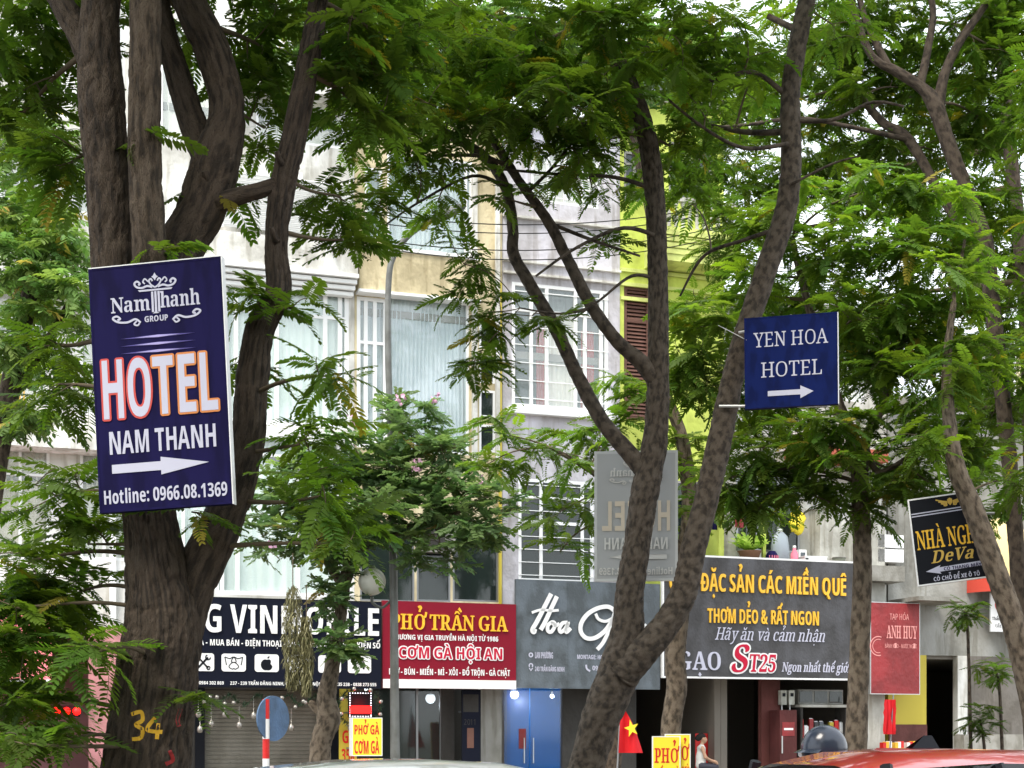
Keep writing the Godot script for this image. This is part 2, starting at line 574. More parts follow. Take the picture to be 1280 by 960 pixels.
# a hanging cloth w wide and h high, its middle at the origin
func cloth(w: float, h: float, folds: float, amp: float, sd: int, rows := 8) -> ArrayMesh:
	var st := st_new()
	st.set_smooth_group(0)
	var cols := int(clampf(folds * 6, 12, 160))
	var g := []
	for j in rows + 1:
		var row := []
		for i in cols + 1:
			var x := i / float(cols)
			var y := j / float(rows)
			var a := amp * (0.5 + 0.5 * nz.get_noise_2d(x * 300 + sd * 40, y * 25))
			row.append(Vector3((x - 0.5) * w, (y - 0.5) * h, sin(x * folds * TAU + 2.5 * nz.get_noise_2d(x * 60 + sd * 9, y * 20)) * a + amp * 0.5 * nz.get_noise_2d(x * 90, y * 140 + sd)))
		g.append(row)
	for j in rows:
		for i in cols:
			quad(st, g[j][i], g[j + 1][i], g[j + 1][i + 1], g[j][i + 1])
	st.index()
	return finish(st)

func _ready() -> void:
	# camera: level, with the lens shifted up so that upright things stay upright
	var cam := Camera3D.new()
	cam.name = "camera"
	cam.projection = Camera3D.PROJECTION_FRUSTUM
	cam.near = 0.1
	cam.far = 500.0
	cam.size = 0.1 * 960.0 / FL
	cam.frustum_offset = Vector2(0, 0.1 * 440.0 / FL)
	cam.position = Vector3(0, EYE, 0)
	add_child(cam)
	cam.current = true
	var env := Environment.new()
	env.background_mode = Environment.BG_SKY
	var sky := Sky.new()
	var sm := ProceduralSkyMaterial.new()
	sm.sky_top_color = Color(0.86, 0.89, 0.92)
	sm.sky_horizon_color = Color(0.9, 0.92, 0.93)
	sm.sky_curve = 0.2
	sm.ground_bottom_color = Color(0.4, 0.39, 0.37)
	sm.ground_horizon_color = Color(0.6, 0.6, 0.58)
	sm.sky_energy_multiplier = 1.0
	sky.sky_material = sm
	env.sky = sky
	env.tonemap_mode = Environment.TONE_MAPPER_LINEAR
	env.tonemap_exposure = 3.0
	env.sdfgi_enabled = true
	env.ssao_enabled = true
	env.ssil_enabled = true
	var we := WorldEnvironment.new()
	we.name = "world_environment"
	we.environment = env
	add_child(we)
	var sun := DirectionalLight3D.new()
	sun.name = "sun"
	sun.light_energy = 0.45
	sun.light_angular_distance = 25.0
	sun.light_color = Color(1.0, 0.97, 0.92)
	sun.shadow_enabled = true
	add_child(sun)
	sun.rotation_degrees = Vector3(-58, -28, 0)

	nz.seed = 3
	nz.frequency = 0.05
	ridge.seed = 8
	ridge.frequency = 0.5
	ridge.fractal_type = FastNoiseLite.FRACTAL_RIDGED
	ridge.fractal_octaves = 3
	make_materials()
	build_ground()
	build_houses()
	build_row_ends()
	build_near_row()
	build_trees()
	build_boards()
	build_street()
	build_cars()
	build_people()

# ---------- houses ----------
func house(called: String, label: String, px0: float, px1: float) -> Array:
	var u0 := sl(px0, 900, 0).x
	var u1 := sl(px1, 900, 0).x
	bu = (u0 + u1) / 2
	bn = thing(called, label, "building", sw(bu, 0, 0), TH)
	return [u0, u1]

# a front wall with openings, as one mesh; holes are [u0, u1, y0, y1]
func holed(called: String, m: Material, u0: float, u1: float, y0: float, y1: float, o0: float, o1: float, holes: Array) -> MeshInstance3D:
	var us := [u0, u1]
	var ys := [y0, y1]
	for h in holes:
		us.append_array([h[0], h[1]])
		ys.append_array([h[2], h[3]])
	us.sort()
	ys.sort()
	var st := st_new()
	for i in us.size() - 1:
		if us[i + 1] - us[i] < 0.001: continue
		var j := 0
		while j < ys.size() - 1:
			# join cells upward so that the wall has few pieces
			var k := j
			while k < ys.size() - 1:
				var cu: float = (us[i] + us[i + 1]) / 2
				var cy: float = (ys[k] + ys[k + 1]) / 2
				var open := cu < u0 or cu > u1 or cy < y0 or cy > y1
				for h in holes:
					if cu > h[0] and cu < h[1] and cy > h[2] and cy < h[3]: open = true
				if open: break
				k += 1
			if k > j and ys[k] - ys[j] > 0.001:
				st_box(st, Vector3((us[i] + us[i + 1]) / 2 - bu, (ys[j] + ys[k]) / 2, (o0 + o1) / 2), Vector3(us[i + 1] - us[i], ys[k] - ys[j], o1 - o0))
			j = k + 1 if k == j else k
	return put(called, st.commit(), m, bn)

# the closed box behind a front: sides, back, roof and floors
func shell(m: Material, u0: float, u1: float, top: float, deep: float, floors: Array, y0 := 0.0) -> void:
	sbox("side_wall", m, u0, u0 + 0.2, 4.2, top, -deep, -0.201)
	sbox("side_wall", m, u1 - 0.2, u1, 4.2, top, -deep, -0.201)
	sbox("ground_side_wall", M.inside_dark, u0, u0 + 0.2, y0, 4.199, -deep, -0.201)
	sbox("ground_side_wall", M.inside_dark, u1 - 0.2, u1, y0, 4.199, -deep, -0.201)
	sbox("back_wall", m, u0 + 0.201, u1 - 0.201, y0, top, -deep, -deep + 0.2)
	sbox("roof", M.concrete, u0 - 0.15, u1 + 0.15, top, top + 0.25, -deep - 0.1, 0.25)
	for f in floors:
		sbox("floor_slab", M.inside, u0 + 0.202, u1 - 0.202, f - 0.2, f, -deep + 0.202, -0.202)

# a window set in the wall: frame with bars, a pane, and a curtain or nothing behind it
func window(r: Array, cols: Array, rows: Array, fm: Material, gm: Material, cm: Material = null, folds := 10.0, grille := 0, o := -0.05, fw := 0.07) -> Node3D:
	var w := node("window", bn)
	var u0: float = r[0]
	var u1: float = r[1]
	var y0: float = r[2]
	var y1: float = r[3]
	w.position = Vector3((u0 + u1) / 2 - bu, (y0 + y1) / 2, o)
	var ww := u1 - u0
	var hh := y1 - y0
	var st := st_new()
	st_box(st, Vector3(0, hh / 2 - fw / 2, 0), Vector3(ww, fw, 0.09))
	st_box(st, Vector3(0, -hh / 2 + fw / 2, 0), Vector3(ww, fw, 0.09))
	st_box(st, Vector3(-ww / 2 + fw / 2, 0, 0), Vector3(fw, hh - fw * 2, 0.09))
	st_box(st, Vector3(ww / 2 - fw / 2, 0, 0), Vector3(fw, hh - fw * 2, 0.09))
	for c in cols:
		st_box(st, Vector3((c - 0.5) * ww, 0, 0.003), Vector3(fw, hh - fw * 2, 0.085))
	for c in rows:
		st_box(st, Vector3(0, (0.5 - c) * hh, -0.003), Vector3(ww - fw * 2, fw * 0.8, 0.08))
	put("frame", st.commit(), fm, w)
	box("pane", gm, w, Vector3(0, 0, -0.01), Vector3(ww - fw, hh - fw, 0.008))
	if cm:
		put("curtain", cloth(ww - 0.02, hh, folds, 0.07, int(absf(u0) * 10) % 50), cm, w, Vector3(0, 0, -0.18))
	if grille > 0:
		var sg := st_new()
		for i in grille:
			var y := -hh / 2 + (i + 0.5) * hh / grille
			st_box(sg, Vector3(0, y, 0.07), Vector3(ww, 0.022, 0.022))
		put("security_bars", sg.commit(), M.white_clean, w)
	return w

func build_houses() -> void:
	var r: Array
	var sp: Array
	# left house, white, mostly behind the near leaves
	r = house("white_house", "white house with floral curtains at the left edge above the pink shop", -160, 182)
	var h0 := [span(-120, 345, -30, 500, 0), span(-10, 350, 60, 500, 0), span(-110, 557, -20, 700, 0), span(-12, 557, 62, 700, 0), span(100, 360, 160, 520, 0), span(100, 560, 160, 700, 0), span(-60, 150, 60, 270, 0), span(90, 150, 160, 270, 0)]
	holed("front_wall", M.white, r[0], r[1], 4.3, 21.0, -0.2, 0, h0)
	shell(M.white, r[0], r[1], 21.0, 9.0, [4.4, 8.1, 11.8, 15.5])
	for i in h0.size():
		window(h0[i], [0.5], [0.25] if i % 2 else [], M.white_clean, M.glass, M.curtain_floral if i in [2, 3] else M.curtain_cream, 9.0)
	for py in [545, 340, 150]:
		var yy := sl(40, py, 0.6).y
		sbox("balcony_slab", M.white, r[0], r[1] - 0.3, yy - 0.3, yy, 0.001, 0.9)
	sp = span(-100, 468, 30, 520, 0.8)
	var rail := node("balcony_rail", bn)
	for i in 26:
		var u: float = lerpf(sp[0], sp[1], i / 25.0)
		sbox("baluster", M.gold_dark, u - 0.02, u + 0.02, sp[2], sp[3], 0.78, 0.82, rail)
	sbox("handrail", M.gold_dark, sp[0], sp[1], sp[3], sp[3] + 0.06, 0.76, 0.84, rail)
	sbox("drain_pipe", M.white_clean, r[1] - 0.9, r[1] - 0.75, 4.4, 21, 0.01, 0.16)
	sbox("shop_wall", M.pink, r[0], r[0] + 1.2, 0, 4.3, -0.2, 0)
	sbox("shop_wall", M.pink, r[1] - 1.4, r[1], 0, 4.3, -0.2, 0)
	sbox("shop_floor", M.paving, r[0] + 0.2, r[1] - 0.2, 0, 0.12, -8.6, 0)
	sbox("shop_back", M.pink, r[0] + 0.2, r[1] - 0.2, 0.12, 4.2, -4.0, -3.9)

	# white house with curtained window bands
	r = house("white_house", "white house with mint curtains and louvred top above the phone shop", 184, 443)
	var h1 := [span(196, 357, 268, 530, 0), span(279, 357, 436, 532, 0), span(196, 548, 262, 742, 0), span(269, 546, 440, 745, 0), span(200, 40, 300, 180, 0), span(320, 60, 430, 180, 0)]
	holed("front_wall", M.white, r[0], r[1], 4.3, 23.5, -0.2, 0, h1)
	shell(M.white, r[0], r[1], 23.5, 9.0, [4.4, 8.9, 13.4, 17.8])
	window(h1[0], [0.5], [0.22], M.white_clean, M.glass, M.curtain_mint, 8.0)
	window(h1[1], [0.1, 0.42, 0.81, 0.93], [0.2], M.white_clean, M.glass, M.curtain_mint, 16.0, 0, -0.05, 0.11)
	window(h1[2], [0.5], [], M.white_clean, M.glass, M.curtain_mint, 8.0)
	window(h1[3], [0.05, 0.16, 0.6, 0.9], [0.12], M.white_clean, M.glass, M.curtain_mint, 12.0, 0, -0.05, 0.1)
	window(h1[4], [0.33, 0.66], [0.3], M.white_clean, M.glass, M.curtain_cream, 10.0)
	window(h1[5], [0.5], [0.3], M.white_clean, M.glass, M.curtain_cream, 10.0)
	sp = span(190, 292, 443, 330, 0.5)
	sbox("parapet", M.white, r[0], r[1] - 0.03, sp[2], sp[3], 0.001, 0.5)
	for k in 4:
		var y2: float = sp[2] - 0.02 - k * 0.13
		sbox("cornice_step", M.white_clean, r[0], r[1] - 0.02 * k - 0.03, y2 - 0.1, y2, 0.001, 0.62 - k * 0.12)
	sp = span(190, 532, 443, 546, 0.3)
	sbox("sill_band", M.white_clean, r[0], r[1] - 0.03, sp[2], sp[3], 0.001, 0.18)
	sp = span(279, 222, 440, 291, 0.42)
	var louvre := node("louvre_screen", bn)
	for i in 15:
		var yy := lerpf(sp[2], sp[3], (i + 0.5) / 15.0)
		var s := sbox("slat", M.white_clean, sp[0], sp[1], yy - 0.035, yy + 0.035, 0.36, 0.46, louvre)
		s.rotation.x = 0.5
	for i in 6:
		var u: float = lerpf(sp[0], sp[1], i / 5.0)
		sbox("upright", M.white_clean, u - 0.05, u + 0.05, sp[2], sp[3] + 0.2, 0.28, 0.34, louvre)
	sp = span(350, 50, 392, 98, 0.4)
	var vr := node("balcony_rail", bn)
	sbox("balcony_slab", M.white, r[0] + 2, r[1] - 0.1, sp[2] - 0.4, sp[2] - 0.1, 0.001, 0.6)
	for i in 30:
		var u: float = lerpf(r[0] + 2.1, r[1] - 0.2, i / 29.0)
		sbox("baluster", M.white_clean, u - 0.02, u + 0.02, sp[2] - 0.1, sp[3], 0.38, 0.42, vr)
	# phone shop front under it
	sbox("shop_pier", M.black, r[0], r[0] + 0.6, 0, 4.3, -0.2, 0)
	sbox("shop_pier", M.black, sl(244, 900, 0).x, sl(256, 900, 0).x, 0, 4.3, -0.2, 0)
	sbox("shop_pier", M.black, sl(398, 900, 0).x, sl(424, 900, 0).x, 0, 4.3, -0.2, 0)
	sbox("shop_lintel", M.dark_wall, sl(256, 900, 0).x, sl(398, 900, 0).x, 2.75, 4.3, -0.2, 0)
	var rs := node("roller_shutter", bn)
	var su0 := sl(256, 900, 0).x
	var su1 := sl(398, 900, 0).x
	for i in 26:
		var s2 := sbox("slat", M.shutter, su0 + 0.01, su1 - 0.01, i * 0.105 + 0.01, i * 0.105 + 0.108, -0.14, -0.11, rs)
		s2.rotation.x = -0.08
	sbox("shop_wall", M.dark_wall, r[0] + 0.6, sl(244, 900, 0).x, 0, 4.3, -0.2, -0.05)
	sbox("entrance_wall", M.yellow_dull, sl(424, 900, 0).x, r[1] - 0.01, 0, 4.3, -0.2, -0.02)

	# beige house
	r = house("beige_house", "beige house with silvery curtains above the red noodle shop sign", 443, 628)
	var h2 := [span(446, 372, 484, 560, 0), span(486, 374, 586, 566, 0), span(484, 196, 590, 316, 0), span(456, 210, 478, 300, 0), span(450, 656, 518, 752, 0), span(521, 656, 563, 752, 0), span(566, 656, 623, 752, 0), span(460, 40, 580, 150, 0)]
	for k in 4:
		h2.append(span(599, 402 + k * 43, 619, 436 + k * 43, 0))
	holed("front_wall", M.beige, r[0] + 0.005, r[1] - 0.005, 4.2, 20.5, -0.2, 0, h2)
	shell(M.beige, r[0] + 0.005, r[1] - 0.005, 20.5, 9.0, [4.3, 8.6, 13.0, 17.4])
	window(h2[0], [0.3, 0.6], [0.3], M.white_clean, M.glass, M.curtain_silver, 5.0, 0, -0.05, 0.1)
	window(h2[1], [], [], M.white_clean, M.glass, M.curtain_silver, 20.0, 0, -0.05, 0.06)
	window(h2[2], [0.93], [], M.white_clean, M.glass, M.curtain_silver, 18.0, 0, -0.05, 0.06)
	window(h2[3], [], [], M.white_clean, M.glass, M.curtain_silver, 4.0)
	for k in [4, 5, 6]: window(h2[k], [], [0.5] if k == 5 else [], M.metal, M.glass_dark, null, 0, 0, -0.05, 0.05)
	window(h2[7], [0.5], [], M.white_clean, M.glass, M.curtain_silver, 14.0)
	for k in range(8, 12): window(h2[k], [], [], M.white_clean, M.glass_dark, M.curtain_silver, 2.0, 0, -0.04, 0.06)
	sp = span(590, 395, 626, 580, 0.1)
	sbox("pilaster", M.white, sp[0] + 0.02, sp[0] + 0.16, sp[2], sp[3] + 4, 0.001, 0.1)
	sbox("pilaster", M.white, sp[1] - 0.14, sp[1] - 0.02, sp[2], sp[3] + 4, 0.001, 0.1)
	sp = span(446, 318, 600, 368, 0.35)
	sbox("spandrel", M.beige, r[0] + 0.05, sp[1], sp[2], sp[3], 0.001, 0.35)
	sbox("sill_band", M.white_clean, r[0] + 0.03, sp[1] + 0.02, sp[2] - 0.08, sp[2] - 0.002, 0.001, 0.4)
	sbox("sill_band", M.white_clean, r[0] + 0.03, sp[1] + 0.02, sp[3] + 0.002, sp[3] + 0.07, 0.001, 0.4)
	sp = span(524, 640, 570, 690, 0.4)
	var ac := node("air_conditioner", bn)
	sbox("case", M.grey_wall, sp[0], sp[1], sp[2], sp[3] - 0.3, 0.01, 0.36, ac)
	sbox("fan_grille", M.dark_wall, sp[0] + 0.1, sp[1] - 0.3, sp[2] + 0.08, sp[3] - 0.38, 0.36, 0.375, ac)
	sbox("pipe", M.yellow_dull, sl(623, 700, 0).x, sl(626, 700, 0).x, 4.3, 14, 0.01, 0.08)
	# noodle shop and the blue shop below
	sbox("shop_pier", M.dark_wall, r[0] + 0.01, sl(462, 900, 0).x, 0, 4.2, -0.2, 0)
	sbox("shop_pier", M.dark_wall, sl(552, 900, 0).x, sl(568, 900, 0).x, 0, 4.2, -0.2, 0)
	sbox("shop_pier", M.grey_wall, sl(601, 900, 0).x, sl(627, 900, 0).x, 0, 4.2, -0.2, 0)
	sbox("shop_lintel", M.dark_wall, sl(462, 900, 0).x, sl(552, 900, 0).x, 2.9, 4.2, -0.2, 0)
	sbox("shop_floor", M.paving, r[0] + 0.2, r[1] - 0.2, 0, 0.1, -8.0, -0.201)
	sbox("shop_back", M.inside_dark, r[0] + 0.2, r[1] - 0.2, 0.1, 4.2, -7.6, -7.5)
	var dn := node("glass_front", bn)
	for k in 3:
		var ua := lerpf(sl(462, 900, 0).x, sl(552, 900, 0).x, k / 3.0)
		var ub := lerpf(sl(462, 900, 0).x, sl(552, 900, 0).x, (k + 1) / 3.0)
		sbox("pane", M.glass_dark, ua + 0.03, ub - 0.03, 0.1, 2.9, -0.11, -0.1, dn)
		sbox("frame_post", M.metal, ub - 0.03, ub + 0.03, 0, 2.9, -0.14, -0.06, dn)
	sbox("curtain_strip", M.curtain_silver, sl(520, 900, 0).x, sl(528, 900, 0).x, 0.2, 2.7, -0.6, -0.58)

	# lavender house
	r = house("lavender_house", "pale lavender house with white casement windows beside the lime green one", 628, 775)
	var h3 := [span(640, 358, 760, 512, 0), span(648, 600, 742, 728, 0), span(664, 186, 748, 256, 0), span(640, 40, 750, 120, 0)]
	holed("front_wall", M.lavender, r[0] + 0.005, r[1] - 0.005, 4.2, 18.5, -0.2, 0, h3)
	shell(M.lavender, r[0] + 0.005, r[1] - 0.005, 18.5, 9.0, [4.3, 8.2, 12.2, 15.6])
	var w3 := window(h3[0], [0.2, 0.36, 0.66, 0.76, 0.93], [0.22], M.white_clean, M.glass, null, 0, 7, -0.05, 0.09)
	put("curtain", cloth(0.35, 2.2, 4, 0.05, 3), M.curtain_red, w3, Vector3(-0.45, -0.5, -0.2))
	put("curtain", cloth(0.4, 2.2, 4, 0.05, 4), M.curtain_red, w3, Vector3(0.9, -0.5, -0.2))
	put("curtain", cloth(0.9, 2.6, 6, 0.05, 5), M.curtain_cream, w3, Vector3(0.2, -0.3, -0.3))
	window(h3[1], [0.3, 0.85], [0.18, 0.42], M.white_clean, M.glass_dark, null, 0, 8, -0.05, 0.09)
	window(h3[2], [0.25, 0.5, 0.75], [0.5], M.white_clean, M.glass, M.curtain_cream, 6, 5)
	window(h3[3], [0.5], [0.5], M.white_clean, M.glass, M.curtain_cream, 6)
	sp = span(640, 512, 760, 520, 0.2)
	sbox("sill", M.white_clean, sp[0] - 0.1, sp[1] + 0.1, sp[2], sp[3], 0.001, 0.25)
	for py in [275, 330, 345]:
		var yb := sl(700, py, 0.1).y
		sbox("string_course", M.white, r[0] + 0.01, r[1] - 0.01, yb - 0.06, yb, 0.001, 0.12)
	sbox("shop_floor", M.paving, r[0] + 0.2, r[1] - 0.2, 0, 0.1, -8.0, 0)
	sbox("shop_back", M.blue_wall, r[0] + 0.2, r[1] - 0.2, 0.1, 4.2, -2.6, -2.5)
	sbox("shop_side", M.blue_wall, r[0] + 0.201, r[0] + 0.3, 0.1, 4.2, -2.5, -0.2)
	sbox("shop_pier", M.dark_wall, sl(703, 900, 0).x, r[1] - 0.01, 0, 4.2, -0.2, 0)
	sbox("shop_lintel", M.dark_wall, r[0] + 0.01, sl(703, 900, 0).x, 3.0, 4.2, -0.2, 0)
	var bd := node("glass_door", bn)
	sbox("pane", M.glass_blue, sl(632, 900, 0).x, sl(663, 900, 0).x, 0.1, 2.95, -0.12, -0.1, bd)
	sbox("pane", M.glass_blue, sl(664, 900, 0).x, sl(702, 900, 0).x, 0.1, 2.95, -0.09, -0.07, bd)
	sbox("handle", M.steel, sl(667, 900, 0).x, sl(668, 900, 0).x, 0.8, 1.5, -0.069, -0.03, bd)
	sbox("handle", M.steel, sl(656, 900, 0).x, sl(657, 900, 0).x, 0.8, 1.5, -0.099, -0.06, bd)
	sbox("poster", M.shop_red, sl(650, 900, 0).x, sl(659, 900, 0).x, 1.2, 1.75, -0.099, -0.09, bd)

	# lime house
	r = house("lime_house", "lime green house with brown louvred shutters and a white balcony balustrade", 775, 905)
	var h4 := [span(780, 358, 813, 525, 0), span(780, 190, 806, 252, 0), span(836, 180, 890, 252, 0), span(790, 600, 880, 690, 0), span(800, 40, 880, 130, 0)]
	holed("front_wall", M.lime, r[0] + 0.005, r[1] - 0.005, 4.2, 19.5, -0.2, 0, h4)
	shell(M.lime, r[0] + 0.005, r[1] - 0.005, 19.5, 9.0, [4.3, 8.4, 12.4, 16.0])
	for k in [0]:
		var hh: Array = h4[k]
		var sh := node("shutter", bn)
		sbox("stile", M.brown_shutter, hh[0], hh[0] + 0.1, hh[2], hh[3], -0.1, -0.03, sh)
		sbox("stile", M.brown_shutter, hh[1] - 0.1, hh[1], hh[2], hh[3], -0.1, -0.03, sh)
		for q in 5:
			var yq := lerpf(hh[2], hh[3] - 0.1, q / 4.0)
			sbox("rail", M.brown_shutter, hh[0] + 0.1, hh[1] - 0.1, yq, yq + 0.1, -0.1, -0.04, sh)
		for q in 34:
			var yq := lerpf(hh[2] + 0.1, hh[3] - 0.1, (q + 0.5) / 34.0)
			var s3 := sbox("slat", M.brown_shutter, hh[0] + 0.1, hh[1] - 0.1, yq - 0.045, yq + 0.045, -0.09, -0.075, sh)
			s3.rotation.x = -0.6
	for k in range(1, 5): window(h4[k], [0.5], [0.25], M.grey_wall, M.glass_dark, null)
	sp = span(822, 250, 905, 285, 0.9)
	sbox("balcony_slab", M.lime_light, sp[0], r[1] - 0.01, sp[2] - 1.0, sp[2] - 0.05, 0.001, 1.0)
	for k in 4:
		sbox("cornice_step", M.lime_light, sp[0] - 0.06 + 0.02 * k, r[1] - 0.012, sp[2] - 0.3 - k * 0.17, sp[2] - 0.17 - k * 0.17, 1.001, 1.09 - 0.02 * k)
	var bal := node("balustrade", bn)
	var prof := lathe([Vector2(0.0, 0), Vector2(0.07, 0), Vector2(0.07, 0.06), Vector2(0.04, 0.1), Vector2(0.075, 0.3), Vector2(0.04, 0.52), Vector2(0.03, 0.6), Vector2(0.07, 0.68), Vector2(0.07, 0.75), Vector2(0, 0.75)], 10)
	for i in 11:
		put("baluster", prof, M.pale_wall, bal, Vector3(lerpf(sp[0] + 0.15, r[1] - 0.2, i / 10.0) - bu, sp[2] - 0.05, 0.85))
	sbox("handrail", M.pale_wall, sp[0], r[1] - 0.02, sp[2] + 0.7, sp[2] + 0.82, 0.75, 0.95, bal)
	sp = span(775, 320, 905, 345, 0.1)
	for k in 3:
		sbox("string_course", M.lime_light, r[0] + 0.01, r[1] - 0.01, sp[2] - 0.4 * k, sp[2] - 0.4 * k + 0.1, 0.001, 0.08)
	sbox("shop_floor", M.paving, r[0] + 0.2, r[1] - 0.2, 0, 0.1, -8.0, 0)
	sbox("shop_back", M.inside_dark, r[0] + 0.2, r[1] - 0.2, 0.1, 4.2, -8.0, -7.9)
	sbox("shop_pier", M.dark_wall, r[0] + 0.01, r[0] + 0.5, 0, 4.2, -0.2, 0)

	# grey house over the rice shop
	r = house("grey_house", "plain grey house with a cluttered balcony above the rice shop sign", 905, 1108)
	var h5 := [span(920, 590, 1000, 690, 0), span(915, 400, 990, 500, 0), span(1010, 400, 1080, 500, 0)]
	holed("front_wall", M.pale_wall, r[0] + 0.005, r[1] - 0.005, 4.2, 14.0, -0.2, 0, h5)
	shell(M.pale_wall, r[0] + 0.005, r[1] - 0.005, 14.0, 9.0, [4.3, 8.0, 11.0])
	window(h5[0], [0.33, 0.66], [], M.metal, M.glass_dark, null)
	window(h5[1], [0.5], [0.3], M.white_clean, M.glass, M.curtain_cream, 8)
	window(h5[2], [0.5], [0.3], M.white_clean, M.glass, M.curtain_cream, 8)
	sp = span(1000, 560, 1108, 575, 0.9)
	sbox("tiled_canopy", weathered(c8(186, 96, 76)), sp[0], sp[1], sp[2], sp[3], 0.001, 1.0)
	sp = span(905, 692, 1075, 700, 1.0)
	sbox("balcony_slab", M.concrete, r[0] + 0.02, r[1] - 0.02, sp[2] - 0.5, sp[2] - 0.05, 0.001, 1.0)
	sp = span(1025, 636, 1068, 752, 0.6)
	sbox("service_box", M.pale_wall, sp[0], sp[1], sp[2] + 1.2, sp[3], 0.001, 0.6)
	sbox("service_box_lid", M.white_clean, sp[0] - 0.1, sp[1] - 0.3, sp[3] + 0.01, sp[3] + 0.06, 0.001, 0.7)
	sp = span(1080, 570, 1106, 960, 0.4)
	sbox("column", M.pale_wall, sp[0], sp[1], 0, sp[3], 0.001, 0.4)
	sp = span(1100, 668, 1132, 702, 0.5)
	var ac2 := node("air_conditioner", bn)
	sbox("case", M.white_clean, sp[0], sp[1], sp[2], lerpf(sp[2], sp[3], 0.47), 0.05, 0.4, ac2)
	sbox("case", M.white_clean, sp[0], sp[1], lerpf(sp[2], sp[3], 0.53), sp[3], 0.05, 0.4, ac2)
	sbox("shop_floor", M.paving, r[0] + 0.2, r[1] - 0.2, 0, 0.1, -8.0, 0)
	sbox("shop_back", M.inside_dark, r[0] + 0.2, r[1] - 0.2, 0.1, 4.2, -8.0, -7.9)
	sbox("shop_pier", weathered(c8(110, 60, 56)), sl(952, 900, 0).x, sl(975, 900, 0).x, 0, 4.2, -0.2, 0)

	# dim grey house at the right, over the grocery
	r = house("grey_house", "dim grey house over the grocery at the right edge", 1110, 1420)
	var h6 := [span(1190, 420, 1270, 520, 0), span(1300, 420, 1380, 520, 0)]
	holed("front_wall", M.grey_wall, r[0] + 0.005, r[1] - 0.005, 4.0, 11.5, -0.2, 0, h6)
	shell(M.grey_wall, r[0] + 0.005, r[1] - 0.005, 11.5, 9.0, [4.1, 8.0])
	for k in 2: window(h6[k], [0.5], [0.3], M.white_clean, M.glass_dark, null)
	sp = span(1110, 735, 1200, 752, 1.2)
	sbox("canopy", M.concrete, r[0] + 0.02, sp[1], sp[2], sp[2] + 0.12, 0.001, 1.6)
	sbox("ground_wall", weathered(c8(122, 117, 112), 0.85, 0.3, true), sl(1208, 900, 0).x, r[1], 0, 4.0, -0.2, 0)
	sbox("ground_wall", M.yellow_dull, r[0] + 0.01, sl(1158, 900, 0).x, 0, 4.0, -0.2, 0)
	sbox("ground_wall_base", weathered(c8(112, 66, 62)), r[0] + 0.01, sl(1158, 900, 0).x, 0, 1.9, 0.001, 0.04)
	sbox("door_post", M.white, sl(1196, 900, 0).x, sl(1208, 900, 0).x, 0, 4.0, -0.2, 0.05)
	sbox("shop_floor", M.paving, r[0] + 0.2, r[1] - 0.2, 0, 0.1, -8.0, -0.201)
	sbox("shop_back", M.inside_dark, r[0] + 0.2, r[1] - 0.2, 0.1, 4.0, -8.0, -7.9)
	sbox("ramp_wall", M.kerb, sl(1205, 900, 0.8).x, sl(1300, 900, 0.8).x, 0, 1.6, 0.3, 0.8)

# houses that carry the row on past the right and left edges
func build_row_ends() -> void:
	for k in 3:
		var px0: float = [1424, 1660, -420][k]
		var px1: float = [1656, 1900, -164][k]
		var r := house("row_house", ["cream house past the right edge of the row", "white house at the far right end of the row", "grey house past the left edge of the row"][k], px0, px1)
		var m: Material = [M.beige, M.white, M.grey_wall][k]
		var top: float = [15.0, 17.5, 16.0][k]
		var hs := []
		for f in 3:
			for c in 2:
				var u := lerpf(r[0], r[1], 0.12 + c * 0.45)
				hs.append([u, u + (r[1] - r[0]) * 0.3, 5.0 + f * 3.4, 7.0 + f * 3.4])
		hs.append([r[0] + 0.5, r[1] - 0.5, 0.1, 3.2])
		holed("front_wall", m, r[0], r[1], 0, top, -0.2, 0, hs)
		shell(m, r[0], r[1], top, 9.0, [4.4, 7.8, 11.2])
		for h in hs: window(h, [0.5], [0.3], M.white_clean, M.glass_dark)
		sbox("shop_floor", M.paving, r[0] + 0.2, r[1] - 0.2, 0, 0.1, -8.6, -0.201)

# a plain row of houses on the viewer's side of the street, mirrored faintly in the glossy boards
func build_near_row() -> void:
	for k in 4:
		bu = -19.5 + k * 9.0
		bn = thing("near_house", ["cream", "grey", "white", "ochre"][k] + " house of the row behind the viewer", "building", sw(bu, 0, 53.0), TH + PI)
		var m: Material = [M.beige, M.grey_wall, M.white, M.pale_wall][k]
		var keep := bu
		bu = 0.0
		var hs := []
		for f in 3:
			for c in 3: hs.append([-3.6 + c * 2.6, -1.8 + c * 2.6, 4.8 + f * 3.4, 6.8 + f * 3.4])
		hs.append([-3.8, 3.8, 0.1, 3.2])
		holed("front_wall", m, -4.48, 4.48, 0, 14.0, -0.2, 0, hs)
		shell(m, -4.48, 4.48, 14.0, 8.0, [4.2, 7.6, 11.0])
		for h in hs: window(h, [0.5], [0.3], M.white_clean, M.glass_dark)
		bu = keep

